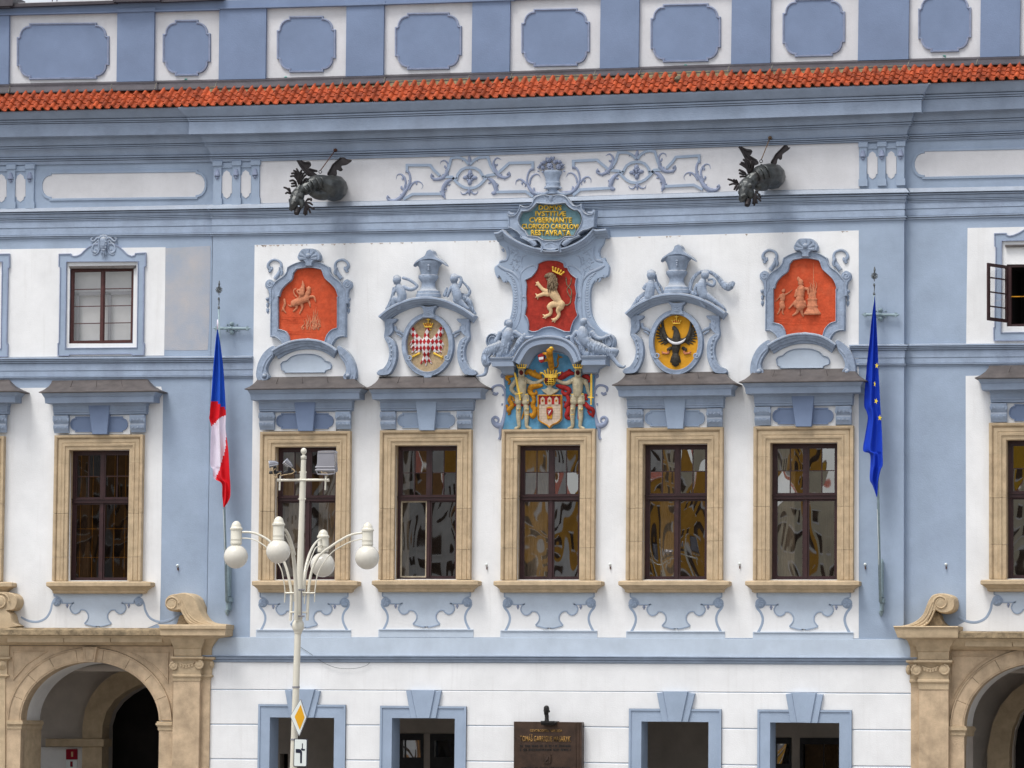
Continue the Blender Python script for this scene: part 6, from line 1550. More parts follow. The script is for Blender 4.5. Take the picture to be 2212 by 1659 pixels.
m = MB(); m.slab(g4(ell(1423, 1296, 198, 240, 90, -270, 40)[:-1]), .03, 0); part('golden_ground', m, M['ochre'], t4_)
bod = [[(1400, 1172, 16), (1415, 1195, 20), (1422, 1235, 28), (1420, 1290, 38), (1417, 1340, 34), (1413, 1385, 26)], [(1398, 1175, 7), (1384, 1188, 4)], [(1413, 1390, 22), (1412, 1440, 34), (1412, 1480, 26), (1412, 1500, 8)], [(1395, 1430, 20), (1375, 1465, 10)], [(1430, 1430, 20), (1450, 1465, 10)], [(1395, 1460, 14), (1388, 1490, 7)], [(1430, 1460, 14), (1437, 1490, 7)]]
for sg in (-1, 1):
 X = lambda x: 1425 + sg * (x - 1425)
 bod += [[(X(1465), 1290, 22), (X(1510), 1270, 20), (X(1535), 1225, 18), (X(1545), 1170, 12), (X(1545), 1108, 5)], [(X(1480), 1350, 14), (X(1498), 1362, 15)]]
 for a_, b_ in (((1540, 1200), (1560, 1130)), ((1545, 1210), (1590, 1145)), ((1545, 1225), (1600, 1175)), ((1540, 1240), (1605, 1210)), ((1530, 1250), (1605, 1240)), ((1525, 1262), (1598, 1268)), ((1515, 1272), (1585, 1295)), ((1500, 1282), (1565, 1315)), ((1495, 1290), (1535, 1320))):
  bod.append([(X(a_[0]), a_[1], 9), (X((a_[0] + b_[0]) / 2), (a_[1] + b_[1]) / 2, 8), (X(b_[0]), b_[1], 4)])
part('eagle', sculpt('eagle', [S(g4, .25, x) for x in bod], M['black_feather'], .009, .6, .035, 0), M['black_feather'], t4_)
m = MB(); m.strand(S(g4, .25, [(1340, 1262, 3), (1362, 1288, 9), (1395, 1305, 12), (1425, 1308, 12), (1455, 1300, 11), (1482, 1285, 8), (1500, 1265, 2)]), .13, .6, 6, 4); part('crescent', m, M['white_attic'], t4_, 60)
m = MB()
for sg in (-1, 1):
 X = lambda x: 1420 + sg * (x - 1420)
 m.strand(S(g4, .25, [(X(1490), 1372, 11), (X(1490), 1392, 9), (X(1510), 1395, 8), (X(1545), 1385, 5)]), .05, 1, 6, 3)
 for dy in (-12, 10): m.strand(S(g4, .25, [(X(1520), 1393, 5), (X(1545), 1388 + dy, 3)]), .05, 1, 5, 3)
part('talons', m, M['terracotta'], t4_, 60)
crown(g4, .25, 1420, 1105, 1140, 72, .05, M['gold'], M['scarlet'], t4_)
# ---- putti sitting on the two pediments
def putto(nm, g, k, ch, lab, drape=None, d=.22):
 x = [S(g, k, c_) for c_ in ch]
 me = sculpt(nm, x, M['stucco'], .009, .9, d, 0)
 c = g([ch[1][-1][:2]])[0]
 t = thing(nm, P(c[0], c[1] + 20, d), lab, 'cherub', 'stucco putti seated on the pediments')
 part('body', me, M['stucco'], t)
 if drape: part('drapery', sculpt('drapery', [S(g, k, c_) for c_ in drape], M['drapery'], .011, .6, d - .08, 0), M['drapery'], t)
def face(x, y, r, s=1):   # hair curls, nose, brow
 return [[(x - r * .5, y - r * .7, r * .45), (x, y - r * .9, r * .5), (x + r * .6, y - r * .6, r * .45)], [(x - s * r * .75, y + r * .25, r * .16, r * .5), (x - s * r * .85, y + r * .35, r * .16, r * .5)], [(x - s * r * .5, y + r * .75, r * .35, r * .3)]]
putto('putto', R1, .25, [[(1218, 762, 34)], [(1228, 800, 20), (1242, 840, 34), (1262, 890, 38), (1255, 930, 36)], [(1278, 820, 19), (1340, 842, 17), (1388, 820, 14), (1380, 795, 13), (1325, 758, 14), (1275, 742, 14)], [(1212, 825, 15), (1190, 870, 14), (1182, 905, 11)],
       [(1255, 945, 32), (1205, 925, 27), (1190, 950, 22), (1205, 995, 16)], [(1270, 950, 28), (1235, 975, 22), (1240, 1005, 14), (1205, 1008, 10)]] + face(1218, 762, 34), 'stucco putto, arm crooked behind head, left of the urn over the chequered eagle', [[(1190, 830, 12), (1180, 890, 14), (1165, 960, 22), (1130, 1010, 14)], [(1170, 960, 18), (1210, 1010, 14), (1250, 1000, 12)]])
putto('putto', R1, .25, [[(1712, 750, 34)], [(1718, 790, 20), (1722, 835, 33), (1738, 890, 38), (1745, 920, 34)], [(1755, 815, 17), (1775, 770, 14), (1765, 735, 12), (1740, 728, 11)], [(1690, 820, 15), (1668, 865, 14), (1655, 900, 11)],
       [(1745, 925, 30), (1775, 955, 24), (1805, 985, 17), (1835, 1005, 10)], [(1730, 930, 28), (1765, 965, 20)]] + face(1712, 750, 34, 1), 'stucco putto, one arm raised, right of the urn over the chequered eagle', [[(1780, 770, 9), (1820, 810, 11), (1848, 860, 13), (1825, 895, 16), (1780, 885, 14)], [(1800, 920, 26), (1840, 950, 26), (1865, 1010, 18), (1895, 1050, 10)], [(1650, 830, 10), (1630, 890, 16)]])
putto('putto', g4, .25, [[(1203, 718, 36)], [(1205, 760, 20), (1200, 805, 34), (1192, 860, 38), (1185, 900, 38)], [(1238, 790, 16), (1258, 840, 14), (1285, 885, 12), (1305, 895, 9)], [(1168, 795, 15), (1140, 828, 14), (1160, 840, 12), (1185, 828, 10)],
      [(1195, 915, 32), (1155, 925, 26), (1120, 945, 20)], [(1205, 915, 28), (1180, 940, 20), (1215, 935, 12)]] + face(1203, 718, 36, 1), 'long haired stucco putto hand on breast left of the urn by the black eagle', [[(1235, 720, 16), (1250, 770, 12), (1290, 830, 12), (1300, 880, 8)], [(1150, 880, 22), (1100, 920, 24), (1070, 960, 20), (1025, 1010, 9)]])
putto('putto', g4, .25, [[(1668, 718, 33)], [(1655, 755, 20), (1640, 800, 36), (1642, 850, 38), (1660, 890, 36)], [(1690, 790, 16), (1735, 808, 15), (1752, 780, 13), (1735, 750, 11), (1700, 758, 10)], [(1600, 800, 15), (1582, 840, 14), (1590, 880, 12)],
      [(1650, 900, 28), (1640, 950, 20), (1665, 990, 12)], [(1690, 900, 28), (1735, 930, 22), (1785, 965, 15), (1830, 1005, 9)]] + face(1668, 718, 33, 1), 'stucco putto under a billowing scarf right of the urn by the black eagle', [[(1545, 860, 14), (1545, 790, 18), (1590, 715, 16), (1650, 685, 14), (1710, 690, 16), (1770, 730, 18), (1820, 790, 26), (1870, 820, 34), (1905, 790, 22)], [(1560, 870, 16), (1600, 900, 16), (1650, 920, 20)], [(1760, 960, 14), (1810, 980, 14), (1850, 1025, 8)]])
# ================================================================== the tall middle piece
g1, k1 = fr(1940, 590, 512), K(512)
g2, k2 = fr(1900, 900, 640), K(640)
g3, k3 = fr(1900, 1240, 640), K(640)
go, ko = fr(1500, 590, 640), K(640)
# ---- strapwork of the frieze
def HM(pts):                                    # mirror about the middle and follow the frieze line
 out = []
 for p in pts:
  u = 2 * 1195.3 - p[0]; v = p[1] - interp(LN['H'], p[0]) + interp(LN['H'], u)
  out.append((u, v) + tuple(p[2:]))
 return out
def strapwork(mir, lab):
 mm = HM if mir else (lambda p: p)
 o = [S(go, ko, x) for x in (
  [(192, 675, 24), (176, 700, 18), (215, 733, 20), (290, 733, 26), (360, 690, 26), (410, 620, 22), (455, 545, 18), (485, 470, 16), (485, 400, 15), (465, 345, 15), (432, 325, 22)],
  [(800, 375, 26), (782, 405, 16), (830, 440, 17), (915, 430, 22), (975, 385, 24), (1005, 310, 20), (1008, 230, 12), (965, 182, 9), (915, 195, 6), (905, 232, 2)],
  [(1838, 355, 26), (1862, 385, 15), (1800, 418, 17), (1720, 392, 22), (1668, 330, 24), (1640, 260, 19), (1645, 190, 12), (1690, 145, 9), (1742, 168, 3)],
  [(1065, 440, 15), (1000, 475, 24), (955, 545, 28), (935, 610, 22), (948, 660, 26), (972, 665, 14)],
  [(1560, 425, 15), (1625, 465, 24), (1665, 540, 28), (1672, 600, 22), (1645, 635, 22), (1615, 620, 14)],
  [(395, 600, 16), (425, 500, 14), (410, 420, 13), (360, 370, 9), (310, 380, 6), (293, 440, 2)],
  [(470, 580, 14), (510, 510, 13), (570, 470, 10), (630, 480, 7), (662, 530, 4), (640, 575, 1.5)],
  [(380, 580, 10), (365, 555, 14), (372, 530, 6)], [(390, 450, 10), (380, 425, 12), (392, 400, 5)], [(570, 480, 8), (575, 500, 12), (565, 515, 4)],
  [(1000, 500, 14), (1025, 515, 12), (1045, 510, 5)], [(1610, 470, 12), (1580, 490, 12), (1562, 490, 5)], [(985, 290, 12), (965, 265, 10), (968, 245, 4)], [(1660, 235, 10), (1690, 245, 9), (1690, 225, 4)])]
 t = thing('frieze_strapwork', P(mm([(1015, 430)])[0][0], 430, 0), lab, 'stucco ornament', 'strapwork ornaments of the white frieze')
 m = MB()
 o = [[(a, b, r * 1.22) for a, b, r in p] for p in o]
 for p in o: m.strand(mm(p), .008, .9, 6, 4)
 rnd = random.Random(2)
 for j in (0, 1, 2, 3, 4):
  q_ = cr(o[j], 3)
  for p in q_[6:-8 if j < 3 else -3:3]:
   for _ in range(2):
    a = rnd.uniform(0, 6.28); m.strand(mm([(p[0], p[1], p[2] * .5), (p[0] + p[2] * 1.5 * math.cos(a), p[1] + p[2] * 1.5 * math.sin(a), p[2] * .35)]), .02, 1, 4, 1)
 part('acanthus_scroll', m, M['lilac'], t, 60)
 m = MB()
 for b_ in ([(447, 345), (447, 247), (768, 247), (810, 305), (900, 392)], [(930, 400), (1000, 408), (1070, 408), (1100, 440)], [(1130, 432), (1150, 370), (1200, 310), (1260, 284), (1320, 278), (1390, 288), (1450, 322), (1485, 380), (1500, 412)], [(1078, 420), (1130, 480), (1190, 530), (1250, 558), (1320, 568), (1390, 555), (1450, 520), (1500, 470), (1550, 410)],
    [(975, 400), (1020, 290), (1060, 150), (1130, 138), (1190, 145), (1245, 172), (1300, 235)], [(1318, 235), (1385, 170), (1450, 140), (1565, 135), (1600, 250), (1680, 370)], [(1545, 392), (1690, 368), (1860, 217), (2185, 210), (2186, 300)], [(940, 642), (520, 647), (400, 718)], [(1670, 618), (2090, 610), (2190, 682)], [(1125, 438), (1145, 432)], [(1490, 415), (1545, 400)]):
  m.sweep([(p.x, p.z) for p in (P(a, b, 0) for a, b in mm(go(b_)))], [(-2.8, 0), (-2.8, .04), (2.8, .04), (2.8, 0)], False, 0, True)
 part('strap_band', m, M['blue'], t)
 m = MB()
 for x, y, rx, ry in ((1315, 355, 30, 42), (1315, 395, 22, 26), (1255, 415, 38, 26), (1375, 420, 38, 26), (1310, 480, 28, 40), (1285, 385, 16, 16), (1345, 385, 16, 16), (1285, 450, 16, 16), (1345, 450, 16, 16), (1313, 420, 16, 16)):
  c_ = mm(go([(x, y)]))[0]; m.dome(c_[0], c_[1], rx * ko * 1.15, ry * ko * 1.15, .005, .06)
 part('rosette', m, M['lilac'], t, 60)
 m = MB()
 for p in ([(1310, 255, 8), (1310, 190, 26), (1305, 145, 20), (1302, 105, 5)], [(1300, 200, 10), (1250, 185, 14), (1215, 165, 8), (1203, 200, 3)], [(1325, 200, 10), (1370, 180, 14), (1405, 165, 8), (1420, 200, 3)], [(1305, 560, 18), (1305, 610, 24), (1305, 665, 4)], [(1290, 600, 14), (1250, 640, 12), (1200, 640, 8), (1185, 605, 3)], [(1325, 600, 14), (1360, 640, 12), (1405, 635, 8), (1425, 600, 3)]):
  m.strand(mm(S(go, ko, p)), .01, 1, 6, 3)
 part('palmette', m, M['lilac'], t, 60)
 m = MB()
 for p in ([(845, 362, 34), (775, 400, 20), (735, 490, 18), (728, 600, 18), (765, 700, 28), (850, 790, 36), (960, 800, 34), (1060, 785, 20)], [(715, 640, 18), (660, 575, 18), (590, 548, 14), (535, 590, 8), (533, 655, 2)], [(770, 640, 18), (790, 540, 18), (850, 470, 15), (920, 465, 10), (962, 525, 2)], [(850, 790, 22), (845, 710, 16), (850, 690, 6)], [(650, 640, 10), (640, 610, 18), (665, 600, 8)], [(700, 640, 8), (690, 680, 10)]):
  m.strand(mm(S(g1, k1, p)), .012, .9, 6, 4)
 part('inner_scroll', m, M['lilac'], t, 60)
strapwork(False, 'strapwork ornament with rosette on the white frieze, between left gargoyle and flower basket')
strapwork(True, 'strapwork ornament with rosette on the white frieze, between flower basket and right gargoyle')
# ---- the tall aedicule
mid = thing('lion_cartouche', P(1190, 760, 0), 'tall scrolled stucco frame holding a crowned pale lion on a red shield', 'coat of arms')
bodyL = [(340, 160), (330, 230), (345, 275), (380, 300), (420, 345), (436, 420), (415, 480), (378, 505), (335, 490), (325, 535), (270, 575), (268, 640), (300, 730), (335, 705), (400, 790), (445, 770), (490, 830), (515, 920), (518, 1050), (505, 1180), (478, 1290), (420, 1400), (330, 1490), (300, 1560)]
bodyR = [(1800, 130), (1785, 210), (1765, 270), (1725, 330), (1718, 400), (1740, 460), (1790, 450), (1805, 500), (1852, 570), (1842, 690), (1800, 715), (1700, 740), (1640, 790), (1600, 880), (1590, 1000), (1595, 1130), (1615, 1250), (1680, 1380), (1760, 1460), (1830, 1490), (1880, 1560)]
out_ = g2(cr(bodyL, 2) + cr(bodyR[::-1], 2))
fld = g2(cr([(878, 540), (960, 503), (1050, 492), (1150, 502), (1228, 535)], 3) + [(1236, 590)] + cr([(1278, 598), (1300, 645), (1345, 700), (1402, 742)], 3) + cr([(1385, 830), (1404, 950)], 3) + cr([(1384, 1080), (1395, 1170), (1420, 1250)], 3) + cr([(1362, 1330), (1335, 1400), (1318, 1475)], 3) + cr([(1240, 1470), (1150, 1432), (1060, 1403), (950, 1420), (870, 1462), (800, 1472), (748, 1455)], 3) + cr([(752, 1380), (735, 1300), (696, 1238)], 3) + cr([(722, 1120), (712, 960)], 3) + cr([(722, 830), (706, 765)], 3) + cr([(790, 720), (840, 660), (868, 610), (878, 560)], 3))
m = MB(); m.slab(out_, .14, 0, ch=1, chd=.02); bk = part('cartouche_body', m, M['blue'], mid)
m = MB(); m.slab(fld, .155, .13); part('red_shield', m, M['crimson'], mid)
m = MB(); ridge(m, fld, .4, -2.6, .14, .05); part('shield_rim', m, M['stucco'], mid, 60)
m = MB()
for sg in (-1, 1):
 X = (lambda x: x) if sg < 0 else (lambda x: 2110 - x)
 D_ = lambda p: [(X(a), b, r) for a, b, r in p]
 for p in ([(600, 640, 16), (620, 760, 18), (640, 900, 16), (640, 1100, 14), (620, 1300, 12), (560, 1430, 10)], [(450, 300, 16), (465, 400, 16), (440, 480, 18), (370, 500, 20), (345, 520, 10)], [(320, 560, 18), (400, 610, 22), (520, 660, 20), (600, 740, 18), (620, 800, 12)], [(440, 660, 14), (520, 720, 12), (570, 820, 10), (590, 1000, 10), (580, 1200, 10), (540, 1330, 8)], [(860, 590, 18), (800, 560, 14), (720, 590, 12), (650, 650, 12), (625, 720, 8)], [(715, 420, 10), (660, 440, 14), (640, 520, 12), (655, 590, 8)], [(690, 1000, 16), (660, 990, 14), (650, 1030, 10), (680, 1050, 8)],
    [(620, 400, 10), (560, 360, 8), (490, 320, 8)], [(330, 690, 16), (310, 730, 12)], [(370, 740, 16), (400, 790, 10)], [(430, 740, 14), (440, 790, 10)], [(380, 330, 20), (400, 370, 14)]):
  m.strand(S(g2, k2, D_(p)), .135, .7, 6, 4)
 part('scroll_moulding', m, M['stucco'], mid, 60); m = MB()
rnd = random.Random(4)
for sg in (-1, 1):
 X = (lambda x: x) if sg < 0 else (lambda x: 2110 - x)
 for j in range(16):
  y = 700 + j * 38; xx = interp([(690, 480), (760, 540), (900, 560), (1100, 562), (1200, 545), (1300, 520)], y)
  m.strand(S(g2, k2, [(X(xx - 24), y - 8, 5), (X(xx), y + 10, 9), (X(xx + 24), y - 8, 5)]), .138, .8, 5, 3)
 for j in range(34):
  x = rnd.uniform(490, 610); y = rnd.uniform(330, 640);
  if abs(x - 545) > 60 + 10: continue
  a = rnd.uniform(0, 6.28); m.strand(S(g2, k2, [(X(x), y, 6), (X(x + 16 * math.cos(a)), y + 16 * math.sin(a), 9), (X(x + 30 * math.cos(a + .6)), y + 30 * math.sin(a + .6), 3)]), .138, .9, 5, 3)
 part('leaf_carving', m, M['stucco'], mid, 60); m = MB()
# rust drips under the architrave
m = MB(); rnd = random.Random(12)
for j in range(46):
 u = rnd.uniform(552, 1080) if j < 36 else rnd.uniform(1310, 1850); v = interp(LN['Nn'], u) + .8; w_ = rnd.uniform(.8, 4); h = rnd.uniform(.8, 4.5)
 m.slab([(u - w_, v), (u + w_, v), (u + w_ * .5, v + h * .6), (u, v + h)], .0105, .006)
tag(part('rust_stains', m, mat('rust_stain', (.56, .48, .43), var=.3, scale=20), hall), kind='stuff')
# curved hood over the shield
m = MB()
arc = g2([(292, 112), (345, 108)] + cr([(410, 68), (480, 140), (600, 218), (760, 288), (900, 325), (1040, 342), (1200, 328), (1350, 285), (1500, 205), (1590, 125), (1648, 55)], 3) + [(1705, 75), (1838, 62)])
m.sweep(arc, [(0, 0), (0, .36), (-1.5, .40), (-4, .40), (-5, .34), (-8.5, .31), (-9.5, .24), (-13, .22), (-14, .17), (-17, .155), (-18, 0)], False, .2); part('curved_hood', m, M['mould'], mid, 30)
# the lion
lhead = [[(1060, 705, 50), (1030, 695, 40), (990, 700, 26), (972, 715, 16)], [(995, 750, 13), (1020, 755, 16)], [(1085, 720, 44), (1085, 770, 52)], [(1020, 672, 8, 30)], [(985, 690, 8, 14)]]
lion = [[(1060, 860, 56), (1080, 940, 70), (1120, 1000, 62), (1160, 1060, 50), (1190, 1100, 58)],
  [(1010, 920, 36), (950, 900, 30), (900, 850, 26), (872, 815, 26)], [(1010, 955, 38), (950, 955, 30), (890, 975, 26), (865, 985, 24)], [(870, 810, 12), (845, 795, 10)], [(875, 800, 12), (870, 780, 8)], [(865, 830, 12), (840, 830, 9)], [(860, 970, 12), (838, 950, 8)], [(858, 990, 12), (838, 1000, 8)], [(870, 1000, 12), (865, 1025, 8)],
  [(1150, 1095, 50), (1080, 1095, 46), (1030, 1130, 40), (1050, 1190, 28), (1035, 1235, 24), (980, 1260, 24)], [(975, 1255, 14), (940, 1240, 9)], [(975, 1270, 14), (940, 1280, 9)], [(985, 1275, 12), (970, 1292, 8)],
  [(1185, 1130, 52), (1150, 1180, 36), (1160, 1240, 26), (1130, 1290, 24), (1095, 1310, 26)], [(1090, 1305, 14), (1060, 1300, 9)], [(1090, 1320, 14), (1068, 1335, 9)], [(1105, 1325, 14), (1100, 1345, 9)]]
part('lion_body', sculpt('lion_body', [S(g2, k2, x) for x in lion], M['cream'], .009, .75, .16, 0, .98), M['cream'], mid)
part('lion_head', sculpt('lion_head', [S(g2, k2, x) for x in lhead], M['mane'], .008, .8, .18, 0, 1.0), M['mane'], mid)
m = MB(); rnd = random.Random(8)
for j in range(46):
 x = rnd.uniform(1000, 1130); y = rnd.uniform(700, 860); L_ = rnd.uniform(50, 90)
 if x < 1040 and y < 780: x += 50
 m.strand(S(g2, k2, [(x, y, 8), (x + rnd.uniform(-14, 14), y + L_ * .5, 11), (x + rnd.uniform(-20, 16), y + L_, 3)]), .16 + rnd.uniform(.09, .15), 1, 5, 3)
c_ = g2([(1070, 800)])[0]; m.dome(c_[0], c_[1], 11, 18, .16, .13)
part('mane', m, M['mane'], mid, 60)
m = MB()
for p in ([(1230, 1105, 14), (1280, 1105, 10), (1320, 1070, 10), (1330, 980, 9), (1335, 910, 8), (1300, 860, 8), (1270, 820, 7), (1262, 760, 9), (1258, 715, 4)], [(1320, 1000, 7), (1285, 940, 8), (1275, 890, 8), (1300, 850, 7), (1325, 800, 7), (1330, 760, 9), (1330, 725, 4)]): m.strand(S(g2, k2, p), .155, 1.2, 6, 4)
part('tail', m, M['mane'], mid, 60)
crown(g2, k2, 1128, 600, 668, 160, .22, M['gold'], None, mid, False, tilt=.42)
# ---- inscription cartouche above
ins = thing('inscription_cartouche', P(1190, 545, .1), 'scrolled blue grey frame with gold Latin lettering on a teal oval below the flower basket', 'inscription')
inner = g1(cr([(895, 965), (1000, 975), (1140, 985), (1280, 975), (1390, 962)], 2) + cr([(1400, 985), (1470, 1050), (1540, 1085), (1595, 1085)], 3) + cr([(1600, 1090), (1645, 1140), (1672, 1220), (1660, 1310), (1610, 1400), (1560, 1480), (1545, 1525)], 3) + cr([(1450, 1530), (1370, 1540), (1290, 1590), (1140, 1605), (1000, 1590), (920, 1540), (830, 1525), (740, 1520)], 2) + cr([(700, 1440), (620, 1370), (582, 1290), (590, 1200), (640, 1110)], 3) + cr([(700, 1105), (770, 1090), (850, 1020)], 3))
outer = g1(cr([(880, 845), (960, 818), (1050, 812), (1145, 830), (1240, 812), (1330, 818), (1400, 845)], 2) + cr([(1440, 890), (1490, 960), (1540, 1000), (1610, 1005)], 3) + [(1668, 965)] + cr([(1680, 1060), (1720, 1120), (1780, 1150), (1850, 1140), (1880, 1090)], 3) + [(1912, 1078)] + cr([(1905, 1160), (1893, 1260), (1890, 1370)], 2) + cr([(1790, 1420), (1690, 1445), (1615, 1500)], 2) + [(1645, 1530)] + cr([(1480, 1610), (1370, 1600), (1300, 1700), (1290, 1790), (1190, 1810), (1090, 1810), (985, 1790), (975, 1700), (900, 1605), (760, 1640)], 2) + [(600, 1560), (612, 1530)] + cr([(560, 1470), (480, 1420), (395, 1380)], 2) + cr([(400, 1280), (400, 1200), (382, 1145)], 2) + cr([(440, 1180), (500, 1170), (550, 1120), (585, 1050)], 3) + [(597, 985)] + cr([(670, 1020), (740, 1020), (800, 980), (830, 900)], 3))
frame_relief(outer, inner, .16, .24, M['stucco'], ins)
m = MB(); m.slab(inner, .26, .1); part('teal_ground', m, M['teal'], ins)
m = MB(); ridge(m, inner, 0, 1.4, .25, .02); part('gilt_edge', m, M['mane'], ins, 60)
m = MB()
for p in ([(860, 950, 18), (850, 880, 26), (930, 845, 30), (1010, 850, 30), (1060, 900, 26), (1040, 950, 22), (1000, 940, 16), (1010, 910, 10)], [(1440, 950, 18), (1400, 880, 26), (1340, 845, 30), (1240, 850, 30), (1185, 900, 26), (1205, 950, 22), (1250, 940, 16), (1240, 910, 10)], [(400, 1110, 30), (430, 1150, 26), (500, 1150, 20)], [(1890, 1080, 30), (1860, 1130, 26), (1780, 1130, 20)],
   [(620, 1540, 20), (720, 1580, 34), (830, 1640, 50), (870, 1700, 40)], [(1630, 1530, 20), (1500, 1580, 34), (1400, 1640, 50), (1350, 1690, 40)], [(1020, 1700, 20), (1140, 1640, 30), (1250, 1700, 20)], [(1020, 1740, 18), (1140, 1770, 30), (1260, 1740, 18)], [(980, 1700, 22), (985, 1790, 24), (960, 1800, 14)], [(1300, 1700, 22), (1295, 1790, 24), (1320, 1795, 14)],
   [(440, 1200, 14), (430, 1300, 14), (460, 1380, 14)], [(1850, 1200, 14), (1845, 1300, 14), (1800, 1380, 14)], [(1145, 830, 50), (1142, 900, 44), (1145, 960, 10)]):
 m.strand(S(g1, k1, p), .38, .8, 6, 4)
part('scrollwork', m, M['stucco'], ins, 60)
for s_, a, y0, b, y1, tl_ in (('DOMVS', 930, 992, 1330, 1082, -6), ('IVSTITIÆ', 872, 1098, 1400, 1190, -4), ('CVBERNANTE', 770, 1205, 1505, 1302, -6), ('CLORIOSO CAROLOVI', 638, 1318, 1618, 1408, -8), ('RESTAVRATA', 800, 1424, 1490, 1522, -6)):
 q_ = g1([(a, y0), (b, y1)])
 part('lettering', text_mesh('lettering', s_, q_[0][0], q_[0][1], q_[1][0], q_[1][1], .262, M['gold'], .03, .028, -tl_ * k1), None, ins)
# ---- flower basket
bk_ = thing('flower_basket', P(1193, 440, .1), 'stucco basket heaped with roses and leaves on the white frieze above the inscription', 'stucco ornament')
m = MB(); cx = g1([(1165, 0)])[0][0]
m.vase(g1([(1168, 0)])[0][0], [(g1([(0, y)])[0][1], r * k1) for y, r in ((395, 150), (420, 172), (440, 168), (500, 138), (560, 120), (590, 122))], .02, .6, 18)
m.vase(g1([(1172, 0)])[0][0], [(g1([(0, y)])[0][1], r * k1) for y, r in ((590, 120), (610, 132), (650, 118), (680, 128), (700, 138), (720, 100), (740, 80), (800, 90))], .02, .7, 18)
for sg in (-1, 1):
 m.strand(S(g1, k1, [(1172 + sg * 110, 690, 20), (1172 + sg * 135, 700, 20), (1172 + sg * 120, 670, 14)]), .06, .9, 5, 3); m.strand(S(g1, k1, [(1172 + sg * 70, 760, 30), (1172 + sg * 140, 800, 30), (1172 + sg * 260, 800, 24), (1172 + sg * 330, 770, 10)]), .06, .8, 5, 3)
part('vase_body', m, M['stucco'], bk_, 40)
m = MB()
for j in range(7):
 for sg in (-1, 1):
  x0 = 1020 + j * 45; m.strand(S(g1, k1, [(x0 if sg > 0 else 2330 - x0, 430, 3), ((x0 + 130) if sg > 0 else 2330 - x0 - 130, 570, 3)]), .085, 1, 4, 1)
m2_ = m; m = MB(); rnd = random.Random(11)
def rose(x, y, r):
 c_ = g1([(x, y)])[0]; m.dome(c_[0], c_[1], r * k1, r * k1, .06, .07)
 for j in range(7):
  a = j * .9; q_ = g1([(x + r * .62 * math.cos(a), y + r * .62 * math.sin(a))])[0]; m.dome(q_[0], q_[1], r * .42 * k1, r * .3 * k1, .09, .04, 3, 8, -a + 1.57)
 m.dome(c_[0], c_[1], r * .25 * k1, r * .25 * k1, .12, .04)
for x, y, r in ((1120, 320, 60), (1270, 335, 50), (1000, 350, 40), (1100, 220, 42), (1210, 250, 36), (1290, 250, 32), (1020, 260, 34), (1170, 380, 30), (1330, 300, 26), (960, 310, 28)): rose(x, y, r)
for j in range(26):
 a = math.radians(rnd.uniform(5, 175)); r = rnd.uniform(120, 175); x = 1150 + 1.15 * r * math.cos(a); y = 370 - r * 1.05 * math.sin(a)
 m.strand(S(g1, k1, [(x, y, 5), (x + 26 * math.cos(a), y - 26 * math.sin(a), 16), (x + 52 * math.cos(a), y - 52 * math.sin(a), 3)]), .05, .9, 5, 3)
for x, y, a in ((940, 400, 200), (1350, 400, -20), (1000, 400, 250), (1060, 395, 260), (1240, 395, 280)):
 a = math.radians(a); m.strand(S(g1, k1, [(x, y, 8), (x + 22 * math.cos(a), y - 22 * math.sin(a), 16), (x + 40 * math.cos(a), y - 40 * math.sin(a), 3)]), .1, .9, 5, 3)
part('flowers', m, M['lilac'], bk_, 60)
# ---- arched pediment and the painted town arms
arms = thing('town_coat_of_arms', P(1190, 930, 0), 'painted town arms with two knights, mantling, crowned helmet and golden lion above the middle window', 'coat of arms')
m = MB()
arc = cr(g3([(520, 700), (575, 600), (640, 500), (730, 420), (860, 372), (1010, 355), (1160, 368), (1290, 415), (1390, 500), (1450, 600), (1485, 690)]), 3)
m.sweep(arc, [(0, .0), (0, .46), (-1.2, .50), (-4, .50), (-5, .46), (-8, .44), (-9, .47), (-18, .46), (-18.6, .32), (-23, .24), (-26, .20), (-30, .14), (-31, .0)], False, .4)
part('arched_cornice', m, M['cornice'], arms, 30)
for L_, R_, sg in ((205, 540, -1), (1465, 1812, 1)):
 m = MB(); yy = 650 if sg < 0 else 630
 def l3(a, b, y, d): q_ = g3([(a, y + yy - 650), (b, y + yy - 650)]); return (q_[0][0], q_[1][0], q_[0][1], d)
 stack(m, g3([((L_ + R_) / 2, 0)])[0][0], [l3(L_, R_, 650, .46), l3(L_, R_, 655, .50), l3(L_ + 4, R_ - 4, 680, .48), l3(L_ + 8, R_ - 8, 684, .45), l3(L_ + 8, R_ - 8, 715, .44), l3(L_ + 14, R_ - 14, 720, .47), l3(L_ + 32 if sg < 0 else L_, R_ if sg < 0 else R_ - 10, 778, .46), l3(L_ + 60 if sg < 0 else L_ + 10, R_ - 10 if sg < 0 else R_ - 40, 782, .32), l3(L_ + 150 if sg < 0 else L_ + 20, R_ if sg < 0 else R_ - 110, 830, .22), l3(L_ + 170 if sg < 0 else L_ + 20, R_ if sg < 0 else R_ - 120, 880, .18), l3(L_ + 190 if sg < 0 else L_ + 20, R_ + 20 if sg < 0 else R_ - 140, 905, .10)], 0)
 part('cornice_block', m, M['cornice'], arms, 30)
m = MB(); pf = g3([(415, 905), (560, 905), (575, 790), (600, 740)] + cr([(620, 720), (720, 610), (860, 520), (1010, 490), (1170, 520), (1310, 600), (1420, 740)], 3) + [(1450, 770), (1470, 900), (1650, 895), (1640, 1100), (1640, 1400), (1672, 1648), (385, 1648), (440, 1400), (425, 1100)])
m.slab(pf, .05, 0); part('painted_ground', m, M['sky_blue'], arms)
m = MB()
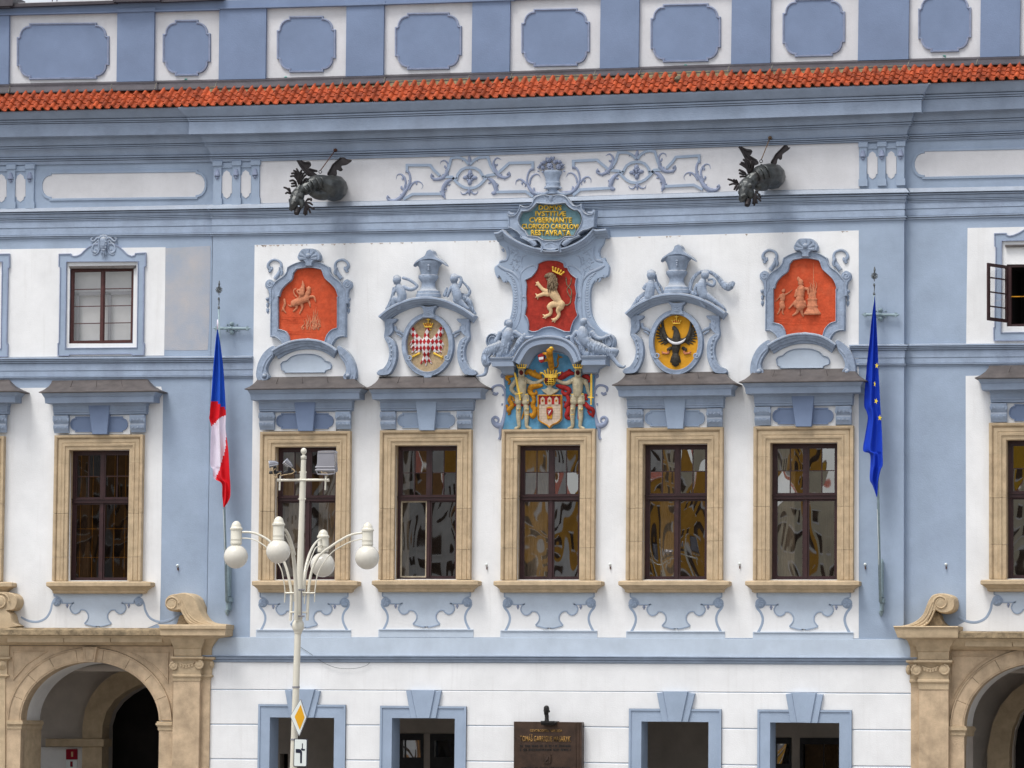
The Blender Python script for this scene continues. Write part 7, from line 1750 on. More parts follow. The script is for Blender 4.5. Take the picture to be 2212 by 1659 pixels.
for rr, w_ in ((1.0, 7), (1.06, 4)):
 m.strand(S(g3, k3, [(1025 + (-370 * rr) * math.cos(math.radians(a)), 770 - 195 * rr * math.sin(math.radians(a)) , w_) for a in range(0, 181, 12)]), .05, 1, 5, 1)
part('inner_arch_rim', m, M['blue'], arms, 60)
for sg, nm in ((-1, 'l'), (1, 'r')):
 X = (lambda x: x) if sg < 0 else (lambda x: 2066 - x)
 m = MB(); D_ = lambda p: S(g3, k3, [(X(a), b, r) for a, b, r in p])
 for p in ([(250, 1150, 22), (290, 1165, 22), (320, 1140, 12)], [(245, 1130, 12), (240, 1080, 20), (290, 1045, 16), (360, 1045, 18), (400, 1090, 18), (425, 1160, 24), (430, 1250, 22), (420, 1350, 24), (410, 1440, 26), (395, 1520, 30), (370, 1600, 34), (350, 1660, 24), (350, 1740, 18), (335, 1790, 22)], [(390, 1160, 10), (385, 1190, 14)], [(380, 1290, 14), (370, 1320, 10)],
    [(390, 1590, 34), (320, 1600, 40), (260, 1560, 32), (245, 1510, 24), (280, 1480, 20), (320, 1500, 18), (325, 1540, 12), (300, 1550, 8)], [(420, 900, 14), (385, 885, 20), (370, 920, 18), (390, 940, 10)], [(395, 900, 12), (405, 960, 12), (420, 1060, 14)]):
  m.strand(D_(p), .01, .7, 6, 4)
 part('side_scroll', m, M['lilac'], arms, 60)
# mantling
def mantle(pl, mt, nm):
 m = MB()
 for p in pl: m.strand(S(g3, k3, p), .05, 1.1, 6, 4)
 part(nm, m, mt, arms, 60)
ml = [[(930, 960, 20), (880, 920, 40), (800, 880, 44), (740, 850, 36), (700, 890, 20)], [(880, 930, 30), (910, 880, 16), (890, 860, 6)], [(820, 870, 30), (830, 825, 12)], [(940, 1040, 20), (860, 1050, 40), (790, 1060, 44), (760, 1120, 40), (800, 1170, 34), (850, 1150, 22), (840, 1110, 12)], [(780, 1160, 26), (820, 1240, 32), (800, 1320, 36), (830, 1400, 36), (800, 1470, 40), (760, 1430, 14)], [(770, 1270, 16), (750, 1310, 8)], [(850, 1340, 14), (860, 1370, 6)],
  [(540, 910, 16), (480, 910, 34), (440, 940, 28), (480, 990, 22), (460, 1030, 14)], [(500, 1180, 20), (480, 1250, 34), (520, 1320, 34), (470, 1380, 36), (480, 1430, 22), (455, 1450, 8)], [(440, 1310, 24), (450, 1350, 16)], [(690, 1360, 10), (670, 1440, 14), (650, 1510, 12)], [(520, 1200, 14), (545, 1260, 16)]]
mantle(ml, M['orange'], 'golden_mantling')
mr = [[(1140, 950, 20), (1200, 930, 40), (1260, 890, 44), (1310, 870, 40), (1370, 880, 20)], [(1220, 900, 26), (1200, 850, 8)], [(1300, 880, 26), (1295, 825, 10), (1330, 830, 6)], [(1120, 1040, 18), (1180, 1060, 34), (1260, 1080, 36), (1310, 1120, 34), (1260, 1170, 30), (1210, 1130, 24), (1230, 1100, 10)], [(1270, 1170, 26), (1300, 1250, 34), (1270, 1320, 40), (1240, 1350, 20)], [(1300, 1330, 30), (1290, 1400, 40), (1270, 1470, 36), (1310, 1500, 24), (1340, 1480, 10)], [(1240, 1260, 14), (1230, 1290, 8)],
  [(1480, 920, 16), (1540, 920, 36), (1590, 960, 24), (1570, 1000, 12)], [(1540, 1160, 22), (1520, 1220, 28), (1560, 1240, 12)], [(1520, 1280, 26), (1570, 1350, 34), (1630, 1380, 28), (1630, 1450, 20), (1590, 1440, 18), (1560, 1390, 14)], [(1600, 1440, 22), (1640, 1480, 14)], [(1430, 1370, 10), (1430, 1510, 12)]]
mantle(mr, M['scarlet'], 'scarlet_mantling')
# knights
def knight(X, armL, armR, swx, lab):
 b = [[(X(640), 885, 46, 60), (X(640), 838, 46, 75)], [(X(640), 935, 40, 30), (X(640), 975, 68), (X(640), 1040, 74), (X(642), 1110, 68), (X(645), 1160, 60)], [(X(600), 965, 40), (X(560), 985, 34)], [(X(690), 965, 40), (X(730), 985, 34)], armL, armR,
   [(X(605), 1200, 44), (X(600), 1270, 50)], [(X(690), 1200, 44), (X(695), 1270, 50)], [(X(603), 1330, 38), (X(602), 1400, 38), (X(600), 1480, 34), (X(605), 1560, 27), (X(608), 1610, 22), (X(560), 1638, 20)], [(X(705), 1330, 38), (X(712), 1400, 38), (X(715), 1480, 34), (X(712), 1560, 27), (X(718), 1610, 22), (X(765), 1638, 20)]]
 m = MB(); m.slab(g3(cr([(X(a), b_) for a, b_ in ((560, 1160), (640, 1150), (730, 1160), (748, 1240), (738, 1296), (690, 1306), (655, 1270), (640, 1225), (625, 1270), (600, 1306), (552, 1296), (548, 1240))], 2, True)), .125, .06, ch=.8, chd=.02); part('skirt_plate', m, M['armour'], arms)
 m = MB()
 for x_, y_, rx, ry in ((640, 1030, 62, 72), (575, 985, 26, 24), (708, 985, 26, 24), (603, 1375, 24, 26), (712, 1375, 24, 26)): c_ = g3([(X(x_), y_)])[0]; m.dome(c_[0], c_[1], rx * k3, ry * k3, .09, .075, 5, 16)
 part('breastplate', m, M['armour'], arms, True)
 part('knight', sculpt('knight', [S(g3, k3, x) for x in b], M['armour'], .008, .75, .06, 0, 1.05), M['armour'], arms)
 m = MB()
 c_ = S(g3, k3, [(X(640), 862)])[0]; m.dome(c_[0], c_[1], 4.8, 6.6, .235, .06); kn = part('visor_opening', m, M['darkred'], arms, True)
 m = MB()
 for sx in (-1, 1):
  for j in range(7):
   x = 605 if sx < 0 else 693; yy = 1195 + j * 17; m.strand(S(g3, k3, [(X(x - 44), yy, 3), (X(x), yy + 6, 3.4), (X(x + 44), yy, 3)]), .128, .5, 5, 3)
 part('skirt_lame', m, M['mane'], arms, 60)
 m = MB(); m.slab(g3([(X(545), 1285), (X(740), 1285), (X(744), 1328), (X(540), 1328)] if X(0) < X(1) else [(X(740), 1285), (X(545), 1285), (X(540), 1328), (X(744), 1328)]), .10, .05, ch=.4, chd=.01); m.slab(g3(sorted([(X(640), 1200), (X(672), 1300)]) + [(X(612), 1300)]), .115, .05); part('red_skirt', m, M['scarlet'], arms)
 crown(g3, k3, X(642), 750, 806, 125, .30, M['gold'], None, arms, False)
 m = MB()
 for p in ([(X(560), 975, 4), (X(600), 1010, 5), (X(640), 985, 4), (X(690), 1010, 5), (X(725), 975, 4)], [(X(560), 1160, 6), (X(650), 1170, 7), (X(735), 1165, 6)], [(X(680), 1180, 6), (X(735), 1260, 7)], [(X(575), 1360, 5), (X(600), 1385, 9), (X(630), 1360, 5)], [(X(690), 1360, 5), (X(715), 1385, 9), (X(740), 1360, 5)], [(X(595), 1420, 4), (X(620), 1400, 4)], [(X(690), 1440, 4), (X(740), 1450, 4)]): m.strand(S(g3, k3, p), .125, 1, 5, 3)
 part('gilt_trim', m, M['gold'], arms, 60)
I_ = lambda x: x; Mx = lambda x: 2062 - x
knight(I_, [(560, 990, 34), (515, 1050, 32), (505, 1100, 28), (560, 1155, 25), (620, 1185, 22)], [(735, 985, 34), (790, 1010, 30), (850, 1005, 26), (945, 962, 20)], 0, '')
knight(Mx, [(1520, 985, 34), (1550, 1050, 30), (1565, 1120, 26), (1595, 1190, 22)], [(1325, 985, 34), (1270, 1010, 30), (1210, 1005, 26), (1125, 965, 20)], 0, '')
for a, b, hl, gp in (((545, 856), (612, 1150), (560, 1165, 655, 1145), (625, 1245)), ((1606, 872), (1604, 1200), (1560, 1205, 1640, 1210), (1604, 1308))):
 m = MB(); dx, dy = b[0] - a[0], b[1] - a[1]; L_ = math.hypot(dx, dy); nx, ny = -dy / L_ * 15, dx / L_ * 15
 m.slab(g3([a, (a[0] + nx * .9 + dx * .06, a[1] + ny * .9 + dy * .06), (b[0] + nx, b[1] + ny), (b[0] - nx, b[1] - ny), (a[0] - nx * .9 + dx * .06, a[1] - ny * .9 + dy * .06)]), .20, .17, ch=.5, chd=.012, back=True)
 m.strand(S(g3, k3, [(hl[0], hl[1], 7), ((hl[0] + hl[2]) / 2, (hl[1] + hl[3]) / 2 + 3, 10), (hl[2], hl[3], 7)]), .19, 1, 6, 3); m.strand(S(g3, k3, [(b[0], b[1] + 10, 10), ((b[0] + gp[0]) / 2, (b[1] + gp[1]) / 2, 13), (gp[0], gp[1] - 10, 10), (gp[0], gp[1], 15)]), .19, 1, 6, 3)
 part('sword', m, M['gold'], arms, 40)
# helmet with gold grille, crown, crest lion
m = MB(); c_ = g3([(1037, 975)])[0]; m.dome(c_[0], c_[1], 12, 12, .06, .17, 6, 20); hm = part('helmet', m, M['darkred'], arms, True)
m = MB()
for f in (-.62, -.22, .2, .6):
 h = math.sqrt(1 - f * f) * 76
 for ax in (0, 1):
  pts = []
  for j in range(9):
   q_ = lerp(-h, h, j / 8); x, y = (1037 + f * 76, 975 + q_) if ax == 0 else (1037 + q_, 975 + f * 76)
   rr = max(0, 1 - ((x - 1037) ** 2 + (y - 975) ** 2) / 77.0 ** 2); c2 = P(*g3([(x, y)])[0], .06 + .175 * math.sqrt(rr)); pts.append(c2)
  m.tube(pts, .011, 5)
m.sweep(orient(XZ(g3(ell(1037, 975, 76, 76, 90, -270, 28)[:-1]), .06), True), [(-1, .06), (-1, .10), (1, .11), (1.4, .06)], True, .06, True)
subpart('gold_grille', m, M['gold'], hm, 60)
m = MB(); m.slab(g3([(955, 885), (1130, 885), (1125, 935), (1040, 945), (960, 935)]), .22, .08, ch=.6, chd=.02)
for x0, x1, yt in ((965, 905, 850), (990, 960, 820), (1015, 1005, 800), (1045, 1045, 790), (1075, 1085, 800), (1100, 1130, 820), (1120, 1190, 850)):
 m.strand(S(g3, k3, [(x0, 900, 12), ((x0 + x1) / 2, 870, 10), (lerp(x0, x1, .8), yt + 24, 15), (lerp(x0, x1, .9), yt + 8, 8)]), .17, 1, 6, 3)
part('crown', m, M['gold'], arms, 45)
cl = [[(1050, 540, 30, 250), (1035, 570, 38, 235), (1030, 620, 44, 190), (1040, 680, 42, 130), (1050, 740, 40, 80), (1060, 800, 38, 50)], [(1000, 610, 22, 190), (960, 600, 18, 170), (935, 600, 12, 150)], [(1010, 680, 24, 130), (960, 700, 20, 120), (915, 705, 12, 110)], [(1070, 540, 14, 260), (1085, 545, 10, 260)], [(1000, 560, 16, 230), (1010, 545, 12, 240)]]
part('crest_lion', sculpt('crest_lion', [S(g3, k3, x) for x in cl], M['orange'], .009, .7, .07, 1), M['orange'], arms)
m = MB(); m.strand(S(g3, k3, [(1080, 800, 12), (1130, 790, 10), (1150, 740, 10), (1140, 690, 12), (1165, 650, 14), (1210, 655, 6)]), .06, 1, 6, 4); m.strand(S(g3, k3, [(1150, 700, 8), (1155, 650, 10), (1145, 610, 5)]), .06, 1, 6, 4); part('crest_tail', m, M['orange'], arms, 60)
c_ = g3([(1055, 530)])[0]; m = MB(); m.dome(c_[0], c_[1], 4.5, 4, .50, .07); part('crest_mask', m, M['gold'], arms, True)
m = MB(); m.slab(g3(cr([(865, 625), (905, 600), (945, 600), (955, 650), (955, 700), (905, 728), (880, 700)], 2)), .36, .28, ch=.5, chd=.01); cs = part('crest_shield', m, M['scarlet'], arms)
m = MB(); m.slab(g3([(880, 655), (945, 645), (945, 680), (885, 690)]), .366, .35); subpart('crest_shield_band', m, M['white_attic'], cs)
m = MB(); m.vase(g3([(1035, 0)])[0][0], [(g3([(0, y)])[0][1], r * k3) for y, r in ((1040, 40), (1060, 34), (1100, 50))], .08, .8, 12)
m.slab(g3(cr([(910, 1090), (960, 1095), (1035, 1060), (1110, 1095), (1160, 1090), (1130, 1130), (1070, 1165), (1030, 1190), (990, 1165), (940, 1130)], 3)), .14, .07, ch=.8, chd=.02); part('helmet_collar', m, M['armour'], arms, 40)
# main shield
m = MB(); so_ = g3([(866, 1170), (1208, 1170), (1203, 1500)] + cr([(1190, 1530), (1140, 1570), (1080, 1595), (1033, 1642)], 3) + cr([(990, 1600), (930, 1570), (880, 1535), (866, 1500)], 3))
m.slab(so_, .12, .05); sh = part('town_shield', m, M['castle'], arms)
m = MB(); ridge(m, so_, .2, 3.2, .11, .035); subpart('shield_border', m, M['orange'], sh, 60)
m = MB(); m.slab(g3([(885, 1190), (1188, 1190), (1186, 1305), (885, 1305)]), .124, .11); subpart('red_chief', m, M['scarlet'], sh)
for x in (935, 1030, 1125):
 m = MB(); m.slab(g3([(x - 27, 1308), (x - 27, 1225), (x, 1195), (x + 27, 1225), (x + 27, 1308)]), .135, .12); tw = subpart('castle_tower', m, M['castle'], sh)
 m = MB(); c_ = g3([(x - 2, 1252)])[0]; m.rect(c_[0] - 2.2, c_[1] - 2.4, c_[0] + 2.2, c_[1] + 2.4, .142, .12); subpart('tower_window', m, M['orange'], sh)
 m = MB(); m.dome(c_[0], c_[1], 1.2, 1.3, .142, .01); subpart('tower_window', m, M['scarlet'], sh)
m = MB(); rnd = random.Random(6)
for r_ in range(6):
 y = 1325 + r_ * 36; m.strand(S(g3, k3, [(885, y, 1.2), (1185, y, 1.2)]), .12, .6, 4, 1)
 for c in range(4): x = 920 + c * 72 + (r_ % 2) * 34; m.strand(S(g3, k3, [(x, y, 1.2), (x, y + 34, 1.2)]), .12, .6, 4, 1)
subpart('masonry_line', m, M['mane'], sh)
m = MB(); m.slab(g3(cr([(985, 1350), (1028, 1335), (1070, 1350), (1072, 1420), (1058, 1510), (1030, 1500), (1000, 1512), (985, 1420)], 3)), .14, .12, ch=.5, chd=.01); subpart('drape', m, M['orange'], sh)
m = MB(); m.slab(g3(cr([(992, 1360), (1066, 1360), (1068, 1420), (1030, 1468), (990, 1425)], 3)), .15, .12, ch=.4, chd=.01); subpart('inescutcheon', m, M['scarlet'], sh)
m = MB();
for p in ([(1045, 1385, 6), (1035, 1410, 9), (1020, 1430, 6)], [(1030, 1400, 4), (1005, 1395, 3)], [(1030, 1410, 4), (1008, 1420, 3)], [(1040, 1400, 4), (1055, 1380, 2)], [(1025, 1425, 5), (1015, 1448, 3)]): m.strand(S(g3, k3, p), .15, 1, 5, 3)
subpart('small_lion', m, M['white_attic'], sh, 60)
# ---- allegorical women reclining on the arch
def lady(ch, dr, lab, hair, ov, d=.30):
 c = g3([ch[1][-1][:2]])[0]; t = thing('reclining_statue', P(c[0], c[1] + 25, d), lab, 'statue', 'statues reclining beside the lion cartouche')
 part('body', sculpt('body', [S(g3, k3, x) for x in ch], M['stucco'], .010, .9, d, 0, 1.05), M['stucco'], t)
 part('robe', sculpt('robe', [S(g3, k3, x) for x in dr], M['drapery'], .010, .8, d, 0, 1.05), M['stucco'], t)
 part('hair', sculpt('hair', [S(g3, k3, x) for x in hair], M['stucco'], .009, .85, d, 0, 1.1), M['stucco'], t)
 m = MB(); o = g3(ell(*ov, 90, -270, 28)[:-1]); m.slab(o, .16, 0, ch=1, chd=.02); ridge(m, o, 1.5, 4.5, .15, .04); ridge(m, o, 7, 9.5, .15, .03); part('oval_shield', m, M['stucco'], t, 60)
lady([[(472, 190, 50), (480, 215, 40)], [(470, 250, 26), (465, 300, 60), (455, 350, 78), (440, 400, 72), (420, 450, 70)], [(400, 375, 34, 30), (404, 380, 32, 34)], [(505, 385, 34, 30), (508, 388, 32, 34)], [(350, 320, 36), (320, 380, 32), (290, 430, 30), (290, 480, 24)], [(560, 310, 34), (620, 350, 30), (700, 380, 24), (760, 375, 17), (805, 362, 10)],
  [(170, 740, 34), (160, 800, 30), (150, 860, 26), (130, 890, 26), (80, 905, 20), (30, 912, 12)], [(492, 205, 8, 38), (498, 215, 8, 38)], [(455, 190, 7, 40)], [(490, 185, 7, 38), (505, 187, 6, 34)]],
  [[(440, 450, 70), (380, 500, 80), (290, 530, 78), (200, 560, 70), (155, 620, 62), (150, 690, 66), (160, 730, 62)], [(400, 560, 70), (340, 620, 60), (390, 660, 40), (450, 670, 26)], [(680, 350, 30), (620, 430, 44), (560, 520, 36), (500, 600, 44), (440, 640, 40)], [(320, 440, 30), (400, 470, 26), (500, 450, 24)], [(480, 520, 20), (450, 620, 16)]] + [[(470 - j * 60, 470 + j * 22, 12, 70), (440 - j * 62, 600 + j * 10, 10, 60)] for j in range(5)],
  'draped stucco woman reclining on the left shoulder of the arch with one foot hanging', [[(430, 150, 20), (470, 142, 20), (505, 150, 14)], [(420, 175, 20), (415, 205, 14)]], (245, 430, 100, 118))
lady([[(1500, 162, 50), (1490, 190, 38)], [(1490, 240, 28), (1485, 290, 62), (1490, 350, 78), (1505, 400, 74), (1540, 440, 72)], [(1465, 350, 32, 30), (1462, 355, 30, 34)], [(1400, 310, 36), (1360, 360, 32), (1340, 410, 28), (1355, 460, 24), (1360, 500, 18)], [(1620, 320, 38), (1680, 380, 32), (1750, 395, 26), (1820, 370, 20), (1880, 345, 12)],
  [(1870, 610, 44), (1920, 680, 32), (1960, 730, 28), (2000, 770, 28), (2050, 790, 20), (2075, 770, 12)], [(1900, 560, 44), (1950, 570, 40), (1940, 620, 30)], [(1468, 180, 8, 36), (1462, 192, 8, 34)], [(1475, 160, 6, 34), (1460, 162, 6, 30)]],
  [[(1560, 450, 70), (1640, 500, 80), (1740, 540, 80), (1830, 570, 62), (1880, 580, 50)], [(1500, 430, 50), (1480, 510, 50), (1500, 590, 44), (1560, 620, 36)], [(1270, 380, 24), (1320, 370, 22), (1390, 400, 28), (1460, 480, 34)], [(1700, 620, 34), (1620, 610, 44), (1560, 600, 40)], [(1590, 330, 26), (1600, 400, 24), (1560, 470, 26)]] + [[(1560 + j * 62, 470 + j * 18, 12, 70), (1580 + j * 64, 610 + j * 6, 10, 55)] for j in range(5)],
  'draped stucco woman with flowing hair reclining on the right shoulder of the arch', [[(1500, 125, 18), (1535, 135, 20), (1548, 165, 18)], [(1560, 180, 20), (1600, 230, 16), (1650, 270, 10)], [(1555, 210, 14), (1570, 270, 10)]], (1850, 440, 92, 118))
# ================================================================== gargoyles
def leafy(mb, root, tips, d0, d1, w=.03):
 """sheet metal fingers fanning from a root: each a tapered curved tube"""
 for tp in tips:
  pts = [P(*q_[:2], lerp(d0, d1, i / (len(tp))) if len(q_) < 3 else q_[2]) for i, q_ in enumerate([root] + tp)]
  n = len(pts); pts2 = cr([tuple(p) for p in pts], 4)
  m_ = len(pts2); mb.tube([Vector(p) for p in pts2], [w * (1.1 - .55 * abs(i / m_ - .55) - .5 * max(0, i / m_ - .75)) * (.55 + .45 * math.sin(min(1, i / m_ * 1.6) * 1.57)) for i in range(m_)], 6)
def chainmesh(name, pts, mt, voxel):
 """pts (u, v, d, r metres)"""
 bm = bmesh.new()
 for ch in pts:
  q_ = cr(ch, 4) if len(ch) > 2 else ch
  for i, a in enumerate(q_):
   b = q_[min(i + 1, len(q_) - 1)]
   for f in (0, .33, .66):
    c = [lerp(a[j], b[j], f) for j in range(4)]
    bmesh.ops.create_icosphere(bm, subdivisions=2, radius=max(c[3], .008), matrix=Matrix.Translation(P(c[0], c[1], c[2])))
 me = bpy.data.meshes.new('raw'); bm.to_mesh(me); bm.free()
 return remesh(name, me, mt, voxel, 1)
def gargoyle(g, k, B, lab):
 k_ = k * U
 G = lambda x, y, d, r: g([(x, y)])[0] + (d, r * k_)
 t = thing('dragon_gargoyle', P(*g([B['belly']])[0], 0), lab, 'gargoyle', 'copper dragon gargoyles spouting from the frieze')
 part('body', chainmesh('body', [[G(*p) for p in c] for c in B['body']], M['copper'], .014), M['copper'], t)
 part('head', chainmesh('head', [[G(*p) for p in c] for c in B['head']], M['copper'], .009), M['copper'], t)
 m = MB(); a, b = B['throat']; ca, cb = P(*g([a])[0], 1.32), P(*g([b])[0], 1.40)
 m.tube([ca, lerp(1, 0, 0) * ca * .5 + cb * .5, cb], [75 * k_, 70 * k_, 60 * k_], 14); part('mouth', m, M['copper_dark'], t, 40)
 m = MB()
 for c in B['rings']:
  m.tube([P(*g([p])[0], dd) for *p, dd in [(x, y, d) for x, y, d in c]], .02, 6)
 part('neck_ring', m, M['copper'], t, True)
 for nm, w_, d in (('wing', B['wing_r'], .45), ('wing', B['wing_l'], .75)):
  m = MB(); m.slab([tuple(p) for p in (cr(g(w_), 2, True))], d + .015, d - .015, ch=.3, chd=.008, back=True)
  for v in (B['veins_r'] if w_ is B['wing_r'] else B['veins_l']): m.tube([P(*q_, d + .02) for q_ in g(v)], .018, 6)
  part('wing', m, M['copper_dark'], t)
 m = MB()
 for root, tips, d0, d1 in B['leaves']:
  leafy(m, g([root])[0] + (d0,), [[g([q_])[0] for q_ in tp] for tp in tips], d0, d1, B.get('lw', .035))
 for poly, d in B['fan']: m.slab([tuple(p) for p in cr(g(poly), 2, True)], d + .012, d - .012, back=True)
 part('crest', m, M['copper_dark'], t, True)
 m = MB()
 for root, tips, d0, d1 in B['ears']: leafy(m, g([root])[0] + (d0,), [[g([q_])[0] for q_ in tp] for tp in tips], d0, d1, .024)
 part('ear_fin', m, M['copper_dark'], t, True)
 # hanging rod and ring
 r0, r1, rc = B['rod']; p0, p1 = P(*g([r0])[0], .12), P(*g([r1])[0], .62)
 m = MB(); m.tube([p0, lerp(1, 1, 0) * (p0 * .5 + p1 * .5), p1], .012, 8); c = P(*g([r0])[0], .10); m.lathe((c.x, c.y, c.z - .04), [(0, .02), (.02, .045), (.06, .045), (.08, .02)], 10)
 rodt = thing('gargoyle_rod', p0, B['rodlab'], 'tie rod', 'iron rods holding the gargoyles'); part('rod', m, M['rust'] if B['rust'] else M['rod'], rodt, True)
 m = MB(); c = P(*g([rc])[0], .62); R_ = 34 * k_; m.tube([c + Vector((R_ * math.cos(a * .4488), 0, R_ * math.sin(a * .4488))) for a in range(15)], .009, 6); part('ring', m, M['copper_dark'], rodt, True)
gA, kA = fr(1100, 560, 384), K(384); gB, kB = fr(2860, 530, 384), K(384)
BA = dict(belly=(1350, 1430), body=[[(1380, 1110, .18, 310), (1340, 1110, .40, 315), (1230, 1090, .62, 280), (1060, 1010, .80, 215), (930, 980, .95, 175), (800, 1050, 1.05, 160), (700, 1130, 1.12, 150)], [(1130, 1250, .75, 150), (980, 1260, .90, 120), (850, 1200, 1.0, 100)]],
   head=[[(560, 1240, 1.2, 120), (520, 1290, 1.24, 165), (500, 1340, 1.26, 150)], [(480, 1380, 1.30, 140), (440, 1450, 1.36, 115), (420, 1500, 1.38, 95), (400, 1570, 1.40, 60)], [(600, 1420, 1.28, 90), (620, 1500, 1.30, 60), (600, 1560, 1.30, 40)], [(600, 1280, 1.36, 62)], [(400, 1310, 1.38, 52)], [(590, 1230, 1.40, 22), (640, 1250, 1.38, 22)], [(390, 1270, 1.42, 20), (360, 1300, 1.4, 20)], [(400, 1480, 1.47, 42)], [(470, 1420, 1.46, 34)], [(350, 1380, 1.36, 40), (340, 1420, 1.36, 26)],
    [(480, 1180, 1.22, 60), (540, 1120, 1.2, 60), (570, 1060, 1.18, 50)], [(330, 1560, 1.40, 16), (345, 1610, 1.38, 14), (390, 1640, 1.38, 12)]],
   throat=((530, 1570), (490, 1700)), rings=[[(860, 860, 1.0), (960, 900, 1.1), (1020, 1000, 1.12), (1020, 1120, 1.05)], [(760, 920, 1.1), (860, 960, 1.2), (920, 1060, 1.2), (900, 1170, 1.12)], [(690, 1000, 1.15), (780, 1040, 1.25), (830, 1120, 1.25), (800, 1220, 1.18)], [(960, 820, .9), (1080, 880, 1.0), (1120, 980, 1.0), (1110, 1100, .95)], [(630, 1090, 1.2), (700, 1110, 1.3), (740, 1180, 1.3)]],
   wing_r=[(1195, 795), (1250, 680), (1330, 560), (1430, 460), (1520, 400), (1600, 400), (1650, 440), (1765, 460), (1720, 520), (1620, 580), (1530, 590), (1530, 640), (1560, 685), (1500, 722), (1460, 700), (1415, 690), (1420, 760), (1405, 810), (1300, 830)], veins_r=[[(1210, 800), (1330, 570), (1520, 405)]],
   wing_l=[(500, 465), (600, 470), (700, 500), (780, 490), (828, 550), (810, 610), (770, 650), (860, 690), (970, 700), (960, 740), (880, 735), (960, 790), (900, 850), (760, 830), (650, 720), (560, 600)], veins_l=[[(505, 470), (620, 640), (770, 800)], [(560, 500), (700, 640), (840, 830)], [(790, 660), (965, 710)], [(600, 475), (700, 530), (815, 530)]],
   leaves=[((560, 1080), [[(555, 900), (540, 760), (495, 650)], [(540, 850), (490, 740), (420, 700)], [(520, 880), (450, 770), (370, 775)], [(510, 920), (440, 830), (350, 840)], [(580, 860), (590, 750), (620, 690)], [(590, 900), (640, 790), (700, 740)], [(600, 950), (660, 850), (720, 800)]], 1.2, 1.25),
     ((500, 1080), [[(480, 980), (410, 930), (330, 950)], [(470, 1010), (420, 1000), (370, 1010)], [(480, 1060), (430, 1060), (370, 1070)]], 1.2, 1.25), ((620, 1080), [[(650, 980), (700, 900), (775, 910)], [(650, 1010), (700, 970), (740, 960)]], 1.15, 1.2)],
   fan=[([(480, 800), (560, 730), (640, 760), (640, 880), (610, 1020), (560, 1060), (530, 960)], 1.2)], lw=.026,
   ears=[((380, 1250), [[(350, 1200), (280, 1120), (195, 1090)], [(350, 1180), (330, 1130), (310, 1105)], [(330, 1230), (290, 1210), (235, 1235)], [(360, 1230), (345, 1190)]], 1.25, 1.3),
    ((700, 1420), [[(740, 1480), (800, 1540), (910, 1590)], [(740, 1440), (800, 1450), (870, 1500)], [(720, 1500), (780, 1600), (820, 1690)], [(710, 1520), (730, 1620), (730, 1720)], [(690, 1530), (680, 1630), (660, 1710)], [(770, 1350), (790, 1390)], [(820, 1350), (830, 1410)], [(700, 1600), (690, 1680), (700, 1740)]], 1.3, 1.3)],
   rod=((1390, 235), (1050, 700), (1042, 735)), rodlab='rusty iron rod and ring holding the left gargoyle under the cornice', rust=True)
gargoyle(gA, kA, BA, 'dark copper dragon gargoyle at the left of the white frieze, lit along its ringed neck')
